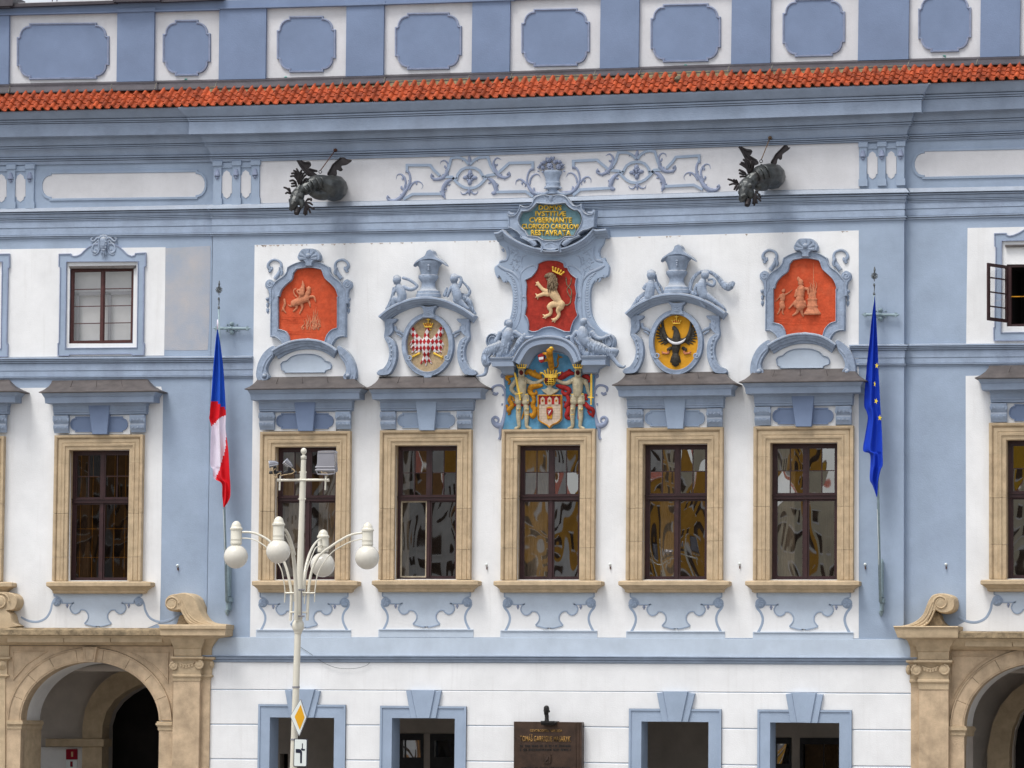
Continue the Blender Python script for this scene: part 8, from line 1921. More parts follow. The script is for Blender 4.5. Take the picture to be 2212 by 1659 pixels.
BB = dict(belly=(1350, 1360), body=[[(1330, 1010, .18, 300), (1290, 1010, .40, 305), (1180, 1000, .62, 280), (1080, 980, .80, 235), (960, 1010, .95, 190), (850, 1080, 1.05, 165), (800, 1140, 1.12, 150)], [(1130, 1200, .72, 150), (1000, 1230, .90, 125)]],
   head=[[(760, 1180, 1.2, 150), (730, 1240, 1.24, 190), (710, 1300, 1.26, 170)], [(690, 1340, 1.30, 150), (660, 1430, 1.36, 115), (650, 1500, 1.38, 80), (640, 1560, 1.40, 50)], [(800, 1380, 1.28, 110), (820, 1460, 1.30, 70), (800, 1510, 1.30, 45)], [(820, 1220, 1.36, 60)], [(600, 1230, 1.38, 55)], [(620, 1470, 1.46, 45)], [(690, 1440, 1.46, 34)], [(740, 1100, 1.2, 70), (790, 1020, 1.16, 60)], [(560, 1500, 1.40, 16), (560, 1560, 1.38, 14), (600, 1600, 1.38, 12)], [(570, 1360, 1.38, 40), (560, 1400, 1.38, 30)]],
   throat=((760, 1560), (740, 1680)), rings=[[(960, 800, .95), (1080, 850, 1.05), (1150, 960, 1.05), (1150, 1080, 1.0)], [(880, 860, 1.05), (990, 920, 1.15), (1050, 1020, 1.15), (1040, 1130, 1.08)], [(1060, 740, .85), (1180, 790, .95), (1250, 900, .95), (1270, 1030, .9)]],
   wing_r=[(1275, 710), (1310, 620), (1400, 500), (1500, 390), (1580, 310), (1630, 285), (1670, 300), (1690, 340), (1735, 340), (1690, 400), (1560, 490), (1545, 540), (1540, 600), (1495, 632), (1450, 595), (1430, 650), (1410, 720), (1330, 745)], veins_r=[[(1290, 700), (1400, 510), (1610, 295)]],
   wing_l=[(545, 330), (600, 325), (720, 375), (820, 385), (860, 430), (830, 500), (800, 540), (880, 590), (950, 620), (1000, 680), (990, 730), (900, 760), (850, 790), (740, 700), (650, 540)], veins_l=[[(550, 335), (680, 530), (850, 760)], [(600, 330), (720, 500), (900, 700)], [(800, 545), (960, 640)], [(610, 335), (740, 420), (850, 430)]],
   leaves=[((780, 940), [[(760, 800), (700, 660), (640, 620)], [(740, 800), (660, 710), (590, 690)], [(730, 830), (650, 760), (565, 720)], [(800, 780), (780, 680), (750, 620)], [(850, 800), (860, 700), (840, 640)]], 1.15, 1.2), ((730, 980), [[(690, 930), (620, 890), (545, 860)], [(690, 960), (620, 950), (550, 935)], [(690, 1010), (640, 1010), (565, 1020)]], 1.15, 1.2)],
   fan=[([(700, 740), (780, 650), (900, 680), (900, 800), (840, 930), (770, 960), (720, 860)], 1.12)], lw=.027,
   ears=[((560, 1190), [[(490, 1170), (400, 1110), (290, 1070)], [(500, 1160), (450, 1110), (430, 1075)], [(520, 1160), (500, 1120), (480, 1085)], [(500, 1190), (420, 1180), (320, 1210)], [(510, 1200), (470, 1260), (440, 1325)], [(540, 1230), (510, 1300), (485, 1340)]], 1.25, 1.3),
    ((930, 1380), [[(980, 1400), (1030, 1450), (1050, 1510)], [(950, 1440), (1000, 1520), (1060, 1580)], [(930, 1450), (950, 1550), (970, 1640)], [(900, 1460), (890, 1560), (870, 1650)], [(950, 1350), (990, 1380)], [(910, 1500), (920, 1600), (900, 1690)]], 1.3, 1.3)],
   rod=((1268, 125), (1070, 620), (1062, 662)), rodlab='speckled iron rod and ring holding the right gargoyle under the cornice', rust=False)
gargoyle(gB, kB, BB, 'dull grey copper dragon gargoyle at the right of the white frieze')
# ================================================================== flags on the corner pilasters
def flag_mesh(rows, d, amp, nf, cols, region, mats, seed, th=.0):
 """rows: (v, left u, right u, fold phase); hanging cloth with deep folds"""
 me_v = []; fs = []; mi = []; R_ = cr(rows, 5); n = cols
 for i, r in enumerate(R_):
  v, a, b = r[0], r[1], r[2]
  wd_ = max(b - a, .6)
  for j in range(n + 1):
   t_ = j / n; ph = seed + i * .035
   w_ = math.sin(t_ * nf * math.pi + ph) * amp * min(1, wd_ / 18)
   u = lerp(a, b, t_) + math.cos(t_ * nf * math.pi + ph) * .9 * min(1, wd_ / 18) * (0 if j in (0, n) else 1)
   me_v.append(P(u, v, d + w_))
 for i in range(len(R_) - 1):
  for j in range(n):
   fs.append((i * (n + 1) + j, (i + 1) * (n + 1) + j, (i + 1) * (n + 1) + j + 1, i * (n + 1) + j + 1))
   u = lerp(R_[i][1], R_[i][2], (j + .5) / n); mi.append(region(u, R_[i][0]))
 me = bpy.data.meshes.new('cloth'); me.from_pydata([tuple(p) for p in me_v], [], fs)
 for m_ in mats: me.materials.append(m_)
 me.polygons.foreach_set('material_index', mi); me.polygons.foreach_set('use_smooth', [True] * len(fs)); me.update()
 return me
F0 = Q(0, 2)
def cz(rows, f_): return [(f_([(0, y)])[0][1], f_([(a, 0)])[0][0], f_([(b, 0)])[0][0]) for y, a, b in rows]
# Czech flag: upper part blue, then red wedge, white, red
rows = [(710, 469.5, 470.5), (716, 468.6, 471.5), (730, 466.5, 474), (760, 463.5, 478.5), (800, 460, 483), (840, 457.5, 485.5)] + [(r[0], r[1], r[2]) for r in cz([(150, 1822, 1948), (260, 1812, 1952), (300, 1808, 1950), (365, 1826, 1948), (440, 1822, 1955), (560, 1818, 1972), (700, 1818, 1980), (735, 1838, 1982), (815, 1850, 1986), (860, 1915, 1990), (960, 1920, 1990), (1010, 1925, 1975), (1065, 1930, 1938)], F0)]
def reg_cz(u, v):
 x = (u) * 4; y = (v - 829.5) * 4
 if y < interp([(1815, 145), (1880, 150), (1950, 205)], x): return 0
 if y < interp([(1800, 380), (1830, 360), (1870, 310), (1950, 262)], x): return 1
 if y > 1e3 or x > interp([(400, 1950), (560, 1945), (700, 1905), (815, 1858), (860, 1850)], y): return 1
 return 2
fl = thing('czech_flag', P(471, 1095, .45), 'Czech flag in blue, red and white hanging limp on the left corner pilaster', 'flag', 'flags on the corner pilasters')
part('cloth', flag_mesh([r + (0,) for r in rows], .45, .07, 3.4, 26, reg_cz, [M['flag_blue'], M['flag_red'], M['flag_white']], .4), None, fl)
m = MB()
m.tube([P(469.6, 712, .45), P(470.2, 700, .45), P(470, 690, .45)], [.012, .022, .01], 6); part('twisted_cloth', m, M['flag_white'], fl, True)
F3 = Q(3, 2)
rows = [(640, 1888.6, 1889.6), (655, 1887.6, 1891)] + [(r[0], r[1], r[2]) for r in cz([(1000, 908, 930)], Q(3, 1))] + [(r[0], r[1], r[2]) for r in cz([(1150, 890, 938), (1300, 876, 945), (1450, 858, 952), (1600, 846, 958)], Q(3, 1))] + [(r[0], r[1], r[2]) for r in cz([(0, 840, 962), (180, 830, 970), (235, 850, 974), (300, 862, 978), (450, 838, 986), (575, 822, 990), (605, 880, 990), (700, 884, 992), (740, 882, 975), (830, 880, 955), (880, 905, 950), (975, 938, 944)], F3)]
fe = thing('european_flag', P(1894, 1075, .45), 'royal blue European flag with yellow stars hanging limp on the right corner pilaster', 'flag', 'flags on the corner pilasters')
part('cloth', flag_mesh([r + (0,) for r in rows], .45, .07, 3.2, 26, lambda u, v: 0, [M['flag_eu']], 2.2), None, fe)
def star(x, y, r, f_, a0=0, sq=1.0):
 c_ = f_([(x, y)])[0]; return [(c_[0] + r * (1 if j % 2 == 0 else .42) * math.sin(a0 + j * math.pi / 5) * sq, c_[1] - r * (1 if j % 2 == 0 else .42) * math.cos(a0 + j * math.pi / 5)) for j in range(10)]
for x, y, f_, a0, sq in ((940, 1500, Q(3, 1), .1, .6), (922, 0, F3, .2, .35), (934, 148, F3, .3, .65), (966, 292, F3, .1, .7)):
 m = MB(); m.slab(star(x, y, 6.8, f_, a0, sq), .532, .525); part('star', m, M['yellow'], fe)
# flag poles
def pole(us, foot, lab, ctrl):
 t = thing('flagpole', P(foot[0], foot[1], .1), lab, 'flagpole', 'flagpoles on the corner pilasters')
 m = MB(); m.tube([P(us[0][0], us[0][1], .34), P((us[0][0] + us[1][0]) / 2, (us[0][1] + us[1][1]) / 2, .34), P(us[1][0], us[1][1], .34)], [.022, .026, .034], 10); part('pole', m, M['green_metal'], t, True)
 x, y = us[0]
 m = MB(); rnd = random.Random(int(x))
 m.strand([(x, y + 2, 1), (x, y - 3, 2.6), (x, y - 7, 1.2)], .33, 1, 6, 3); m.strand([(x, y - 8, 1), (x + .6, y - 18, 1.3), (x, y - 22, 2.4), (x, y - 26, 1)], .33, 1, 6, 3)
 for a in range(9):
  an = a * .7; m.strand([(x + .5, y - 40, 1), (x + .5 + 5 * math.cos(an), y - 42 + 5.5 * math.sin(an), 1.3), (x + .5 + 7.5 * math.cos(an + .5), y - 42 + 7.5 * math.sin(an + .5), .6)], .33 + .04 * math.sin(an * 2), 1, 5, 3)
 m.strand([(x + .5, y - 30, .8), (x + .5, y - 48, 1.2), (x + 1, y - 55, 2.2), (x + 1, y - 62, .6)], .33, 1, 6, 3)
 part('finial', m, M['iron_dirty'], t, 60)
 m = MB(); m.rect(foot[0] - 3.2, foot[1] - 118, foot[0] + 3.2, foot[1] - 42, .20, .0, ch=.8, chd=.02); m.rect(foot[0] - 4.5, foot[1] - 40, foot[0] + 4.5, foot[1] - 30, .30, 0, ch=.8, chd=.02); m.rect(foot[0] - 3, foot[1] - 30, foot[0] + 3, foot[1] - 12, .22, 0, ch=.8, chd=.02)
 m.vase(foot[0], [(foot[1] - 12, 4.6), (foot[1] - 8, 4.6), (foot[1] - 3, 2.6), (foot[1], .4)], .03, 1.4, 10); m.vase(foot[0] + 2.5, [(foot[1] - 125, 1.4), (foot[1] - 120, 2.6), (foot[1] - 114, 2.2)], .05, 1, 8)
 part('foot_bracket', m, M['green_metal'], t, 40)
 m = MB(); m.tube([P(us[0][0] + (us[1][0] - us[0][0]) * .66 - 2, 1100, .385), P(us[1][0] - 3, us[1][1] - 90, .385), P(us[1][0] - 3.2, us[1][1] - 48, .3)], .006, 5); part('halyard', m, M['sign_white'], t)
 x, y = ctrl
 m = MB(); m.tube([P(x - 40, y, .10), P(x - 34, y, .10), P(x + 34, y + 1, .10), P(x + 41, y, .10)], [.01, .035, .035, .01], 10); m.tube([P(x - 33, y - 4, .10), P(x - 33, y + 5, .10)], .035, 8); m.tube([P(x + 33, y - 4, .10), P(x + 33, y + 5, .10)], .035, 8)
 for dy, r_ in ((-9, 5.4), (9, 5.4), (0, 5)): m.dome(x, y + dy, r_, r_, .06, .10)
 for dx, dy in ((-10, 6), (11, 6), (-9, -7), (12, -7)): m.dome(x + dx, y + dy, 2, 2, .05, .08)
 m.tube([P(x, y, .12), P(x - 18, y + 2, .34)], .018, 6); m.tube([P(x, y, .0), P(x, y, .12)], .05, 8)
 part('wall_bracket', m, M['green_metal'], t, 60)
pole(((1888, 640), (1901.5, 1330)), (1903, 1332), 'pale green flagpole with ornate finial carrying the European flag', (1902, 680)) if False else None
pole(((472.5, 668), (490, 1300)), (490.5, 1330), 'pale green flagpole with ornate finial carrying the Czech flag', (501, 709))
pole(((1888.2, 638), (1901.5, 1300)), (1903, 1332), 'pale green flagpole with ornate finial carrying the European flag', (1902, 679.5))
# small wall hooks
HK = [((1535, 1580), 0, 'on the blue pilaster left of the Czech flag'), ((1993, 1572), 1, 'between the windows left of the middle window'), ((848, 1570), 2, 'between the windows right of the middle window'), ((1967, 1565), 2, 'between the two windows left of the European flag'), ((840, 1570), 3, 'on the blue pilaster left of the European flagpole'), ((1538, 1570), 3, 'on the blue pilaster right of the European flagpole')]
for (x, y), c, lab in HK:
 c_ = Q(c, 2)([(x, y)])[0]; wd = SB if (c == 0 or (c == 3 and x > 1200)) else 0
 t = thing('wall_hook', P(c_[0], c_[1] + 8, wd), 'small round headed iron hook ' + lab, 'hook', 'iron hooks in a row at sill height')
 m = MB(); m.dome(c_[0], c_[1] - 3, 3.2, 3.2, wd, .05, 3, 12); part('disc', m, M['sign_white'], t, True)
 m = MB(); m.rect(c_[0] - .9, c_[1] + 1.5, c_[0] + .9, c_[1] + 7.5, wd + .05, wd, back=True); part('peg', m, M['rust'], t)
m = MB(); cb = []
pts = cr([(640, 1392), (675, 1415), (700, 1432), (730, 1443), (765, 1444), (790, 1438), (799, 1431)], 6); m.tube([P(a, b, .05) for a, b in pts], .005, 5)
solo('loose_cable', m, M['iron_dirty'], 'thin loose cable sagging across the plain wall right of the lamp post', 'cable')
# ================================================================== memorial plaque and bust
gp_, kp = fr(1960, 2800, 408), K(408)
pq = thing('memorial_plaque', P(1182, 1680, .1), 'brown bronze memorial plaque with gilded Czech lettering on the ground floor wall', 'plaque')
m = MB(); a = gp_([(515, 466)])[0]; b = gp_([(1988, 480)])[0]; m.slab([(a[0], a[1]), (b[0], b[1]), (b[0], 1900), (a[0] - 1, 1900)], .22, 0.0, ch=.6, chd=.012); part('plate', m, M['bronze'], pq)
m = MB(); c1_ = gp_([(1845, 480), (1880, 1480)]); m.slab([(c1_[0][0], c1_[0][1] + 1), (c1_[0][0] + 1.6, c1_[0][1] + 1), (c1_[1][0] + .3, 1895), (c1_[1][0] - 1.5, 1895)], .235, .21); c1_ = gp_([(1898, 480)])[0]; m.rect(c1_[0], c1_[1] + 1, c1_[0] + 1, 1890, .232, .21); part('raised_fillet', m, M['bronze'], pq)
for s_, a_, y0, b_, y1, mt in (('OSVOBODITEL NÁRODA', 868, 622, 1570, 690, 'bronze_letter'), ('TOMÁŠ GARRIGUE MASARYK', 650, 745, 1750, 900, 'bronze_letter')):
 q_ = gp_([(a_, y0), (b_, y1)]); part('lettering', text_mesh('lettering', s_, q_[0][0], q_[0][1], q_[1][0], q_[1][1], .222, M[mt], .012, .012, .6), None, pq)
m = MB(); rnd = random.Random(9)
for y in (1000, 1080, 1478):
 x = 650
 while x < 1750:
  w_ = rnd.uniform(14, 34)
  if rnd.random() > .12: q_ = gp_([(x, y - 26), (x + w_, y + 22)]); m.rect(q_[0][0], q_[0][1], q_[1][0] - .7, q_[1][1], .23, .215)
  x += w_ + 6
part('worn_small_lettering', m, M['bronze_dark'], pq)
tag(pq.children[-1], kind=None)
m = MB(); q_ = gp_([(1155, 1182), (1318, 1385)]); m.rect(q_[0][0], q_[0][1], q_[1][0], q_[1][1], .25, .2, ch=.6, chd=.01)
for p in ([(1260, 1230, 14), (1240, 1290, 22), (1200, 1340, 12)], [(1230, 1270, 10), (1190, 1290, 8)], [(1260, 1290, 10), (1290, 1320, 8)], [(1240, 1320, 10), (1280, 1360, 8)]): m.strand(S(gp_, kp, p), .25, 1, 5, 3)
part('small_relief', m, M['bronze'], pq, 40)
bu = thing('bust', P(1181, 1565, .3), 'dark bronze bust of a bearded man standing on top of the brown memorial plaque', 'bust')
hd = [[(1225, 175, 64), (1225, 215, 66), (1222, 270, 58)], [(1222, 300, 50), (1218, 335, 38)], [(1235, 330, 44), (1232, 380, 48), (1232, 420, 48), (1232, 452, 54)], [(1205, 255, 12, 55), (1198, 285, 15, 60)], [(1165, 235, 10, 38), (1190, 232, 10, 48)], [(1225, 232, 10, 50), (1255, 235, 10, 44)], [(1180, 305, 14, 44), (1205, 300, 12, 52), (1235, 305, 14, 44)], [(1205, 340, 26, 26), (1210, 372, 16, 20)], [(1293, 235, 11, 0), (1293, 260, 10, 0)]]
part('head', sculpt('head', [S(gp_, kp, x) for x in hd], M['bronze_dark'], .005, 1.0, .20, 0, .95), M['bronze_dark'], bu)
m = MB(); stack(m, gp_([(1240, 0)])[0][0], [gp_([(1100, 0)])[0][:1] + gp_([(1395, 0)])[0][:1] + (gp_([(0, 455)])[0][1], .46), gp_([(1100, 0)])[0][:1] + gp_([(1400, 0)])[0][:1] + (gp_([(0, 500)])[0][1], .46), gp_([(1110, 0)])[0][:1] + gp_([(1385, 0)])[0][:1] + (gp_([(0, 545)])[0][1], .42)], .02); part('plinth', m, M['bronze_dark'], bu)
# ================================================================== street lamp in front of the house
DL = 16.5; UL = (-DL - CAM.y) / F                # metres per picture unit at the lamp
axt, axb = P(656, 985, DL), P(634, 1650, DL)
adir = (axt - axb).normalized()
def AX(v):                                        # point on the post's axis seen at height v
 lo, hi = -5.0, 15.0
 for _ in range(40):
  mdl = (lo + hi) / 2
  if px(axb + adir * mdl)[1] > v: lo = mdl
  else: hi = mdl
 return axb + adir * lo
base = axb + adir * (-(axb.z) / adir.z)
lamp = thing('street_lamp', base, 'cream street lamp post with four opal globes on curved arms, a crossbar and ball finial', 'street lamp')
m = MB()
m.tube([base, AX(1650), AX(1500), AX(1360)], [.075, .068, .066, .063], 24); part('post', m, M['cream_metal'], lamp, 60)
m = MB(); m.tube([AX(1345), AX(1200), AX(1000), AX(993)], [.064, .060, .050, .050], 20); part('upper_post', m, M['cream_metal'], lamp, 60)
m = MB(); c = AX(1347); m.lathe(c, [(-.20, .066), (-.18, .078), (-.16, .075), (-.14, .09), (-.09, .112), (-.03, .116), (.02, .108), (.05, .085), (.08, .078), (.10, .088), (.13, .082), (.17, .066)], 24); part('collar', m, M['cream_metal'], lamp, 50)
m = MB(); m.lathe(AX(985), [(-.06, .05), (-.055, .056), (-.01, .057), (.0, .054), (.01, .03), (.03, .026), (.04, .034), (.05, .045), (.07, .056), (.095, .059), (.12, .054), (.14, .042), (.155, .02), (.158, .003)], 20); part('ball_finial', m, M['cream_metal'], lamp, 50)
m = MB(); m.tube([AX(1018), AX(1080)], .062, 20)
for v in (1020, 1078):
 for sx in (-1, 1): m.tube([AX(v) + Vector((sx * .055, -.02, 0)), AX(v) + Vector((sx * .078, -.02, 0))], .010, 6)
part('clamp', m, M['cream_metal'], lamp, 50)
gl1, kl1 = fr(840, 1720, 704), K(704); gl2, kl2 = fr(860, 2180, 640), K(640)
m = MB(); q_ = gl1([(865, 630), (1480, 626)]); m.tube([P(*q_[0], DL + .05), P(*q_[1], DL + .05)], .024, 12)
for x, y0, y1, w_ in ((878, 640, 758, 26), (1453, 636, 755, 26), (884, 570, 640, 24), (1456, 575, 640, 24)):
 q_ = gl1([(x, y0), (x - (4 if y0 > 600 else 0), y1)]); m.tube([P(*q_[0], DL + .05), P(*q_[1], DL + .05)], w_ / 2 * kl1 * UL * .95, 10)
for x in (865, 1478): c = P(*gl1([(x, 630)])[0], DL + .05); m.tube([c - Vector((.03, 0, 0)), c + Vector((.03, 0, 0))], .032, 10)
part('crossbar', m, M['cream_metal'], lamp, 50)
GL = [((325, 1590), gl1, kl1, DL + .1, 160, 330, 1142, 1240, 1425, 74, 83), ((857, 1525), gl1, kl1, DL + 1.2, 160, 866, 1085, 1185, 1380, 75, 86), ((1487, 275), gl2, kl2, DL - 1.2, 178, None, 0, 0, 0, 0, 0), ((1975, 1600), gl1, kl1, DL - .1, 160, 1990, 1160, 1258, 1440, 72, 83)]
for i, (c0, gg, kk, d, r, cx, yt, yr, yb, hw, hr) in enumerate(GL):
 uu = (-d - CAM.y) / F
 c_ = gg([c0])[0]; C_ = P(c_[0], c_[1], d); R_ = r * kk * uu
 m = MB(); prof = [(R_ * math.sin(a), R_ * math.cos(a)) for a in [math.radians(x) for x in range(-90, 76, 9)]]; m.lathe(C_, [(z, max(rr, .003)) for z, rr in prof], 32)
 part('globe', m, M['globe'], lamp, True)
 if cx is None: cx, yt, yr, yb, hw, hr, gg2, kk2 = 1430, 1250, 1340, 1515, 72, 82, gl1, kl1
 else: gg2, kk2 = gg, kk
 q_ = gg2([(cx, yb), (cx, yr), (cx, yt)]); zb, zr, zt3 = (P(*q, d).z for q in q_); X_ = P(*q_[0], d).x; h_ = hw * kk2 * uu; hr_ = hr * kk2 * uu; X_ = (X_ + C_.x) / 2 if abs(X_ - C_.x) < .1 else X_
 m = MB(); m.lathe((C_.x * .5 + X_ * .5, C_.y, zb), [(-.03, h_ * .96), (0, h_ * 1.03), (.015, h_ * 1.03), (.02, h_), (.07, h_), (.075, h_ * 1.02), (.085, h_ * 1.02), (.09, h_), (zr - zb - .02, h_)], 24)
 nk = part('lamp_neck', m, M['cream_metal'], lamp, 40)
 m = MB(); hh = zt3 - zr; m.lathe((C_.x * .5 + X_ * .5, C_.y, zr - .02), [(0, hr_ * .95), (.0, hr_), (.03, hr_), (.04, hr_ * .9)] + [(.04 + (hh - .02) * math.sin(a), h_ * .92 * math.cos(a)) for a in [math.radians(x) for x in range(8, 90, 10)]] + [(hh + .02, .004)], 24); subpart('lamp_cap', m, M['cream_metal'], nk, 40)
ARMS = [  # (points in crops from the foot upwards with depth fraction), radius
 (gl2, [(1120, 1040), (1125, 700), (1100, 300), (1070, 60)], gl1, [(1060, 1560), (1010, 1380), (965, 1280), (940, 1250)], 1.15, 62, 34),
 (gl2, [(1040, 1045), (1055, 700), (1030, 500), (980, 300), (900, 120)], gl1, [(800, 1450), (720, 1375), (600, 1310), (500, 1285), (405, 1283)], .1, 42, 30),
 (gl2, [(1275, 1045), (1285, 800), (1300, 560), (1345, 340), (1440, 150)], gl1, [(1535, 1454), (1640, 1385), (1740, 1330), (1830, 1303), (1912, 1293)], -.1, 42, 30),
 (gl2, [(1235, 700), (1235, 500), (1250, 330), (1290, 170)], gl1, [(1262, 1530), (1300, 1455), (1350, 1395), (1412, 1362)], -1.15, 46, 28)]
for g_a, pa, g_b, pb, dd, w0, w1 in ARMS:
 pts = [(p, 0) for p in g_a(pa)] + [(p, 1) for p in g_b(pb)]; n = len(pts); W = []
 for i, (p, _) in enumerate(pts):
  f_ = i / (n - 1); W.append(P(p[0], p[1], DL + dd * f_ ** 1.3 + (.14 if dd > 1 else (.02 if dd > -1 else -.12)) * (1 - f_)))
 W2 = [Vector(p) for p in cr([tuple(p) for p in W], 5)]; m = MB(); m.tube(W2, [lerp(w0, w1, i / (len(W2) - 1)) * .5 * .156 * UL * 1.05 for i in range(len(W2))], 12); part('lamp_arm', m, M['cream_metal'], lamp, 60)
THIN = [(gl2, [(962, 795), (968, 660), (950, 500), (895, 290)], gl2, [(700, 20)], .1), (gl1, [(700, 1465), (600, 1400), (500, 1365), (405, 1360)], None, [], .1), (gl2, [(1376, 790), (1385, 600), (1420, 400), (1500, 250), (1620, 100), (1760, 10)], gl1, [(1780, 1400), (1912, 1370)], -.1),
  (gl2, [(1090, 780), (1095, 560), (1090, 300), (1050, 60)], gl1, [(1020, 1500), (985, 1400), (945, 1310)], 1.1), (gl2, [(1235, 815), (1245, 560), (1270, 350), (1330, 180)], gl1, [(1290, 1560), (1330, 1480), (1400, 1445), (1415, 1465)], -1.1)]
for g_a, pa, g_b, pb, dd in THIN:
 pts = g_a(pa) + (g_b(pb) if g_b else []); n = len(pts); W = [P(p[0], p[1], DL + dd * (i / (n - 1)) if not (g_b is None) else DL + dd) for i, p in enumerate(pts)]
 m = MB(); m.tube([Vector(p) for p in cr([tuple(p) for p in W], 5)], 9.5 * .145 * UL, 8); part('arm_stay', m, M['cream_metal'], lamp, 60)
m = MB()
for a, b, y in ((968, 1120, 664), (1215, 1380, 664), (1040, 1110, 930), (1210, 1270, 932)):
 q_ = gl2([(a, y), (b, y)]); m.tube([P(*q_[0], DL + .05), P(*q_[1], DL + .05)], .017, 8)
part('arm_tie', m, M['cream_metal'], lamp, 60)
m = MB(); q_ = gl2([(1196, 610), (1196, 990)]); m.tube([P(*q_[0], DL + .11), P(*q_[1], DL + .11)], .012, 6)
for y in (620, 985): c = P(*gl2([(1196, y)])[0], DL + .11); m.tube([c - Vector((.06, 0, 0)), c + Vector((.06, 0, 0))], .018, 6)
part('split_bolt', m, M['grey_case'], lamp, 40)
# floodlight and two small spotlights on the crossbar
ft = thing('floodlight', P(*gl1([(1455, 560)])[0], DL + .05), 'boxy grey floodlight mounted on the right end of the lamp crossbar', 'floodlight')
o = gl1(cr([(1345, 265), (1400, 258), (1560, 260), (1572, 300), (1575, 440), (1578, 510), (1540, 528), (1400, 525), (1345, 510), (1322, 470), (1335, 420), (1338, 330)], 3))
m = MB(); m.slab(o, DL + .12, DL - .02, ch=2.2, chd=.05, back=True); part('casing', m, M['grey_case'], ft)
m = MB(); m.slab(gl1(cr([(1350, 270), (1400, 258), (1560, 258), (1570, 285), (1500, 290), (1360, 290)], 3)), DL + .13, DL - .01, ch=.4, chd=.02); m.slab(gl1([(1562, 275), (1574, 290), (1572, 450), (1562, 450)]), DL + .13, DL); part('casing_edge', m, M['chrome'], ft)
m = MB();
for y in (468, 505): q_ = gl1([(1325, y), (1576, y)]); m.tube([P(*q_[0], DL + .11), P(*q_[1], DL + .11)], .02, 8)
q_ = gl1([(1570, 520), (1562, 552), (1540, 548)]); m.tube([P(*p, DL + .12) for p in q_], .012, 6); q_ = gl1([(1340, 520), (1355, 555), (1480, 558), (1540, 552)]); m.tube([P(*p, DL + .15) for p in q_], .014, 6); part('hinge', m, M['grey_case'], ft, 50)
m = MB(); q_ = cr(gl1([(1400, 518), (1410, 545), (1450, 540), (1475, 555), (1462, 580)]), 4); m.tube([P(*p, DL + .14) for p in q_], .011, 6); part('cable', m, M['sand'], ft, True)
for cx, cy, an, lab in ((798, 425, -.1, 'small chrome spotlight at the far left of the lamp crossbar, turned left'), (985, 425, .75, 'small chrome spotlight nearer the post on the crossbar, tilted up')):
 t = thing('spotlight', P(*gl1([(cx + 10, cy + 130)])[0], DL + .05), lab, 'spotlight', 'small spotlights on the lamp crossbar')
 c = P(*gl1([(cx, cy)])[0], DL + .15); ax = Vector((-math.cos(an), -.35, math.sin(an))).normalized(); s_ = kl1 * UL
 m = MB(); m.tube([c - ax * 55 * s_, c - ax * 30 * s_, c + ax * 20 * s_, c + ax * 58 * s_], [18 * s_, 32 * s_, 40 * s_, 44 * s_], 14); part('housing', m, M['grey_case'], t, 50)
 m = MB(); up = Vector((0, 0, 1)); e1 = ax.cross(up).normalized(); e2 = e1.cross(ax).normalized()
 for j in range(5):
  a = j * 1.2566; off = e1 * math.cos(a) + e2 * math.sin(a); m.tube([c - ax * 60 * s_ + off * 12 * s_, c - ax * 20 * s_ + off * 34 * s_, c + ax * 60 * s_ + off * 44 * s_], 8 * s_, 6)
 m.tube([c + ax * 56 * s_ + (e1 * math.cos(a_) + e2 * math.sin(a_)) * 44 * s_ for a_ in [j * .5236 for j in range(13)]], 6 * s_, 6); part('chrome_fin', m, M['chrome'], t, 60)
 m = MB(); q_ = gl1([(cx + 20, cy + 40), (cx + 5, cy + 110), (cx + 90, cy + 135)]); m.tube([P(*q_[0], DL + .12), P(*q_[1], DL + .08)], .035, 8); m.tube([P(*q_[1], DL + .08) - Vector((.09, 0, 0)), P(*q_[1], DL + .08) + Vector((.16, 0, 0))], .03, 8); part('bracket', m, M['black_metal'], t, 50)
 m = MB(); q_ = cr(gl1([(cx + 30, cy + 60), (cx - 5, cy + 90), (cx + 10, cy + 150), (cx + 45, cy + 180), (cx + 40, cy + 140), (cx + 88, cy + 115), (cx + 90, cy + 150)] if cx < 900 else [(cx + 45, cy + 60), (cx + 80, cy + 90), (cx + 50, cy + 120), (cx, cy + 130), (cx - 60, cy + 140), (cx - 95, cy + 150)]), 4); m.tube([P(*p, DL + .16) for p in q_], .009, 6); part('cable', m, M['sand'], t, True)
# road signs on the post
f_ = Q(1, 3)
sg_ = thing('priority_road_sign', P(*f_([(375, 1385)])[0], DL + .2), 'yellow diamond priority road sign with white rim on the lamp post', 'road sign')
def rdiamond(pts, r=.06):
 out = []; n = len(pts)
 for i in range(n):
  a, p, b = pts[i - 1], pts[i], pts[(i + 1) % n]
  out += [(lerp(p[0], a[0], r), lerp(p[1], a[1], r)), (lerp(p[0], p[0] * .5 + (a[0] + b[0]) * .25, r * .5), lerp(p[1], p[1] * .5 + (a[1] + b[1]) * .25, r * .5)), (lerp(p[0], b[0], r), lerp(p[1], b[1], r))]
 return out
m = MB(); m.slab(f_(rdiamond([(384, 1062), (438, 1222), (372, 1386), (294, 1210)])), DL + .20, DL + .16, back=True); part('backing', m, M['grey_case'], sg_)
m = MB(); m.slab(f_(rdiamond([(384, 1070), (434, 1222), (373, 1378), (299, 1210)])), DL + .205, DL + .19); part('white_face', m, M['sign_white'], sg_)
m = MB(); m.slab(f_(rdiamond([(386, 1112), (420, 1222), (378, 1330), (333, 1216)])), DL + .209, DL + .19); part('yellow_diamond', m, M['sign_yellow'], sg_)
s2 = thing('supplementary_sign', P(*f_([(380, 1650)])[0], DL + .2), 'white plate with black bent priority road symbol below the yellow diamond sign', 'road sign')
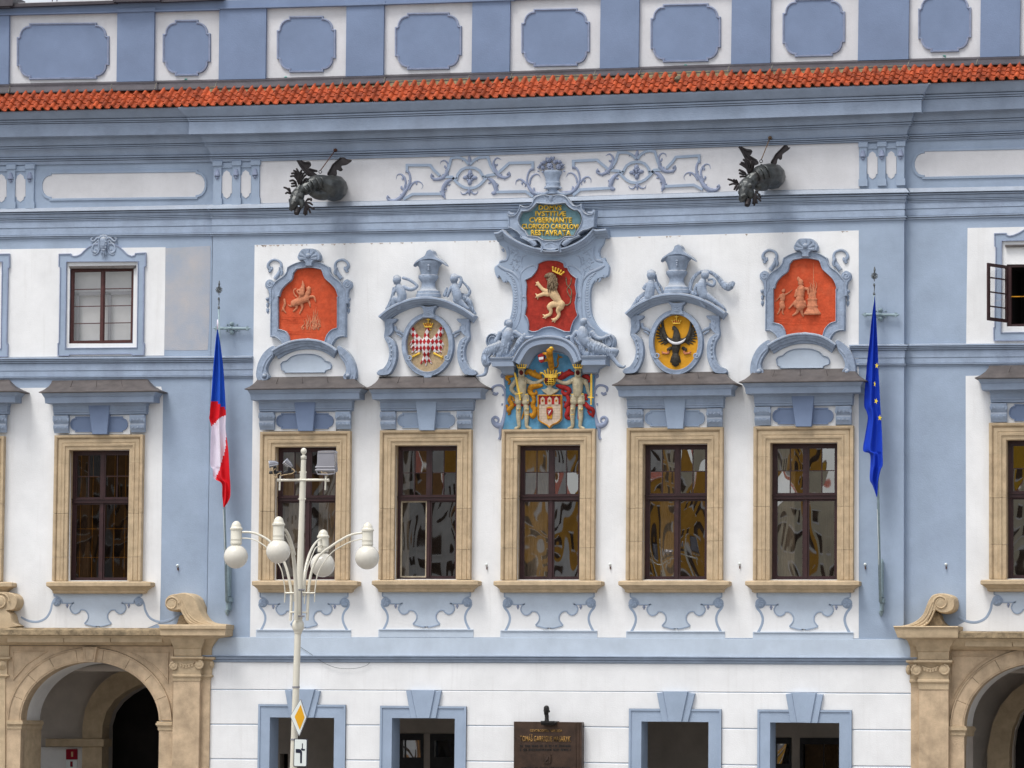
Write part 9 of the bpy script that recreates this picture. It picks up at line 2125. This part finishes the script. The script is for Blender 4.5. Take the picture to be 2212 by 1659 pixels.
m = MB(); m.slab(f_(rdiamond([(330, 1405), (442, 1408), (438, 1650), (322, 1647)], .08)), DL + .20, DL + .16, back=True); part('rim', m, M['sign_black'], s2)
m = MB(); m.slab(f_(rdiamond([(335, 1411), (437, 1414), (433, 1643), (328, 1641)], .08)), DL + .205, DL + .19); part('white_face', m, M['sign_white'], s2)
m = MB(); m.slab(f_([(381, 1617), (381, 1530), (343, 1527), (343, 1495), (375, 1495), (392, 1505), (398, 1520), (396, 1617)]), DL + .209, DL + .2); m.slab(f_([(397, 1446), (404, 1446), (404, 1494), (422, 1494), (422, 1508), (403, 1510), (388, 1500), (388, 1490), (397, 1490)]), DL + .209, DL + .2); part('road_symbol', m, M['sign_black'], s2)
m = MB()
for y in (960, 1412): c = AX(f_([(0, y)])[0][1]); m.lathe(c, [(-.015, .068), (-.015, .076), (.015, .076), (.015, .068)], 20)
part('sign_clamp', m, M['grey_case'], lamp, 40)
# ================================================================== houses across the square, mirrored in the panes
rnd = random.Random(21)
HC = [('brown', (.30, .18, .10), 0), ('grey', (.36, .36, .35), 1), ('dark apricot', (.42, .22, .09), 0), ('white', (.66, .65, .62), 1), ('amber', (.58, .30, .05), 0), ('cream', (.62, .56, .42), 0), ('golden', (.62, .36, .03), 1), ('pale green', (.40, .46, .34), 1)]
x = -74
for i, (nm, col, gb) in enumerate(HC):
 w_ = rnd.uniform(10.5, 13.5); H_ = rnd.uniform(16, 20); y0 = -114
 t = thing('house', (x + w_ / 2, y0, 0), nm + ' gabled town house across the square, seen only mirrored in the window panes', 'house', 'houses across the square')
 mt = mat(nm.replace(' ', '_') + '_house_plaster', col, var=.1, scale=.6, bump=0)
 m = MB(); m.box(x, x + w_, y0 - 12, y0, 0, H_)
 m.add([(x, y0, H_), (x + w_, y0, H_), (x + w_ * .5, y0, H_ + 5.5), (x, y0 - .4, H_), (x + w_, y0 - .4, H_), (x + w_ * .5, y0 - .4, H_ + 5.5)], [(1, 0, 2), (3, 4, 5), (0, 3, 5, 2), (4, 1, 2, 5)]); part('wall', m, mt, t)
 m = MB(); m.add([(x - .2, y0 - .5, H_), (x + w_ / 2, y0 - .5, H_ + 5.8), (x + w_ + .2, y0 - .5, H_), (x - .2, y0 - 12, H_), (x + w_ / 2, y0 - 12, H_ + 5.8), (x + w_ + .2, y0 - 12, H_)], [(0, 1, 4, 3), (1, 2, 5, 4)]); part('roof', m, M['tile'], t)
 for r in range(5):
  for c in range(4):
   wx = x + w_ * (c + .5) / 4; wz = 2.2 + r * 3.0
   if wz > H_ - 1.2: continue
   m = MB(); m.box(wx - .55, wx + .55, y0 - .02, y0 + .06, wz, wz + 1.7); wf = part('window', m, M['room'], t); m = MB(); m.box(wx - .75, wx + .75, y0 - .02, y0 + .12, wz - .2, wz); m.box(wx - .75, wx + .75, y0 - .02, y0 + .12, wz + 1.7, wz + 1.9); subpart('window_trim', m, M['arcade_white'], wf)
 x += w_
